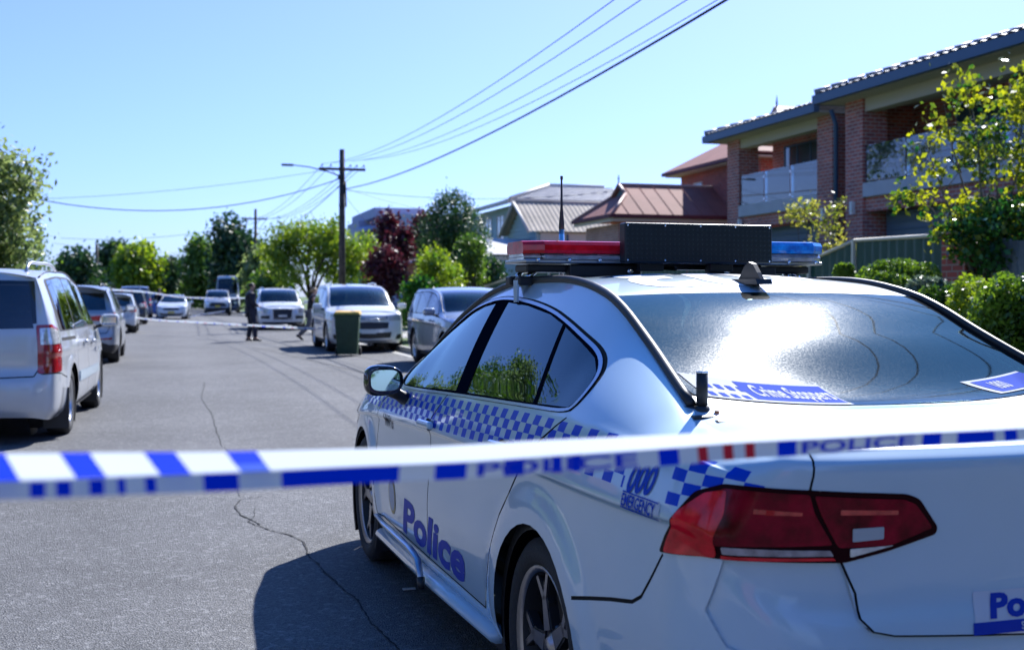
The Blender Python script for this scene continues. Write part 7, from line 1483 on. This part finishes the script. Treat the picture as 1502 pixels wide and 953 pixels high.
def tapes():
    # foreground: the upper half folds back and catches the sun, the lower half hangs with the print
    def at(px_, py, d): X, Y = cam2w(px_, d); return (X, Y, zat(py, d))
    line = [(-120, 697, 0.959), (0, 698, 0.998), (180, 695, 1.062), (400, 689, 1.145), (620, 681, 1.222), (860, 668, 1.305), (1100, 654, 1.388), (1300, 643, 1.452), (1502, 633, 1.510), (1640, 627, 1.548)]
    hp = [35, 34, 31, 27, 24, 22, 19, 16, 12, 11]; pts = [at(*q) for q in line]; hts = [h_ * q[2] / 1712 for h_, q in zip(hp, line)]
    def tilt(v, s):
        d = d_
        wv = .003 * np.sin(s * 11 + v * 3) + .002 * np.sin(s * 27); vv_ = np.asarray(v); zs_ = np.interp(s, [0, d[-1] * .45, d[-1]], [-.22, .10, .50]); z = np.where(vv_ > .48, zs_ + (vv_ - .48) / .52 * (.64 - zs_), -1 + vv_ / .48 * (1 + zs_)); off = -np.where(v > .48, (v - .48) * .12, 0) + wv; return z, off
    d_ = d = np.r_[0, np.cumsum(np.linalg.norm(np.diff(np.array(pts), axis=0), axis=1))]
    pxs = [q[0] for q in line]
    tm_ = {}
    def glyph(word, x0, x1, y0, y1):
        V, F = text_mesh(word, 1., .02, 0, 1.); V[:, 0] = (V[:, 0] - V[:, 0].min()) / (V[:, 0].max() - V[:, 0].min()); V[:, 1] = (V[:, 1] - V[:, 1].min()) / (V[:, 1].max() - V[:, 1].min()); return V, F, (x0, x1, y0, y1)
    words = []
    def colfn(s_, v):
        px_ = float(np.interp(s_, d, pxs))
        if v > .48:
            for a, b in ((-140, 30), (115, 160), (240, 283), (358, 402)):
                sh_ = (1 - v) * -14 + 12
                if a + sh_ - 10 < px_ < b + sh_ - 8: return BLU if px_ < 340 or v > .68 else (.05, .12, .6)
            if px_ < 395: return WHT
            return WHT
        B = ((295, 348), (413, 585), (636, 681), (735, 765), (806, 822), (838, 852), (962, 993), (1142, 1168), (1352, 1378), (1400, 1455), (1470, 1490), (1510, 1560))
        L = ((40, 62), (78, 100), (128, 152), (172, 184), (212, 228))
        for a, b in B:
            if a < px_ < b: return BLU
        for a, b in L:
            if a < px_ < b and .05 < v < .45: return BLU
        for a, b in ((1022, 1038), (1062, 1078), (1096, 1110)):
            if a < px_ < b: return RED
        return WHT
    tp = tape('barrier_tape', pts, hts, colfn, 'large blurred blue and white barrier tape crossing the whole foreground', rows=25, tilt=tilt, n=1400)
    P = np.array(pts)
    def word(txt, a, b, v0, v1, col, bold=.012):
        V, F = text_mesh(txt, 1., bold, 0, 1.); V[:, 0] = V[:, 0] / V[:, 0].max(); V[:, 1] = (V[:, 1] - V[:, 1].min()) / (V[:, 1].max() - V[:, 1].min())
        def fn(Q):
            s = np.interp(a + (b - a) * Q[:, 0], pxs, d); v = v0 + (v1 - v0) * Q[:, 1]; C = catm(d, P, s); H_ = catm(d, np.array(hts)[:, None], s)[:, 0]; tg = catm(d, P, s + .01) - C; nn = np.stack([tg[:, 1], -tg[:, 0], 0 * s], 1); nn /= np.linalg.norm(nn, axis=1, keepdims=True) + 1e-9
            tt = [tilt(vv, np.array([ss])) for vv, ss in zip(v, s)]; off = np.array([q[1][0] for q in tt]); z = np.array([float(np.ravel(q[0])[0]) for q in tt]); C = C + nn * (off + .0015)[:, None]; C[:, 2] += H_ * z
            return C, nn
        decal('lettering', V, F, fn, mat('tape_print_' + txt.replace(' ', '').lower(), col, .4), tp)
    word('POLICE', 695, 930, .04, .44, BLU, .02); word('POLICE', 1175, 1340, .04, .44, BLU, .02)
    # far tapes
    def col2(s_, v): k = int(s_ / .17) % 9; return BLU if (k in (2,) and v < .5) else ((.65, .35, .4) if k == 6 and v < .5 else WHT)
    m = tape_mat('tape_plastic', 0)
    tape('barrier_tape', [at(178, 463, 46), at(230, 469, 42), at(300, 473, 39), at(369, 477, 35.2), at(463, 482, 31.2)], [.028] * 5, col2, 'thin pale barrier tape strung low across the street in front of the suited man', rows=4, n=120, m=m)
    tape('barrier_tape', [at(152, 424, 44), at(210, 428, 50), at(270, 436, 58), at(330, 437, 66), at(420, 437, 60)], [.034] * 5, col2, 'thin pale barrier tape strung high above the distant police car', rows=4, n=120, m=m)
    tape('barrier_tape', [at(222, 466, 68), at(260, 468, 70), at(285, 463, 71), at(330, 456, 74)], [.028] * 4, col2, 'short faint barrier tape below the distant police car bumper', rows=4, n=80, m=m)
import time as _t
_q = _t.time()
def _lap(n):
    global _q
    print('LAP', n, round(_t.time() - _q, 1)); _q = _t.time()
setting(); _lap('setting')
brick_house(); red_roof_house(); pale_houses(); far_houses(); fences(); _lap('houses')
vegetation(); _lap('veg')
street_things(); wires(); _lap('street')
hero_car(); _lap('hero'); vehicles(); _lap('vehicles'); people(); tapes(); _lap('people')
for _o in bpy.data.objects:
    if _o.type == 'MESH' and _o.get('kind') is None and _o.parent is None and _o.get('label') is None: print('UNLABELLED', _o.name)
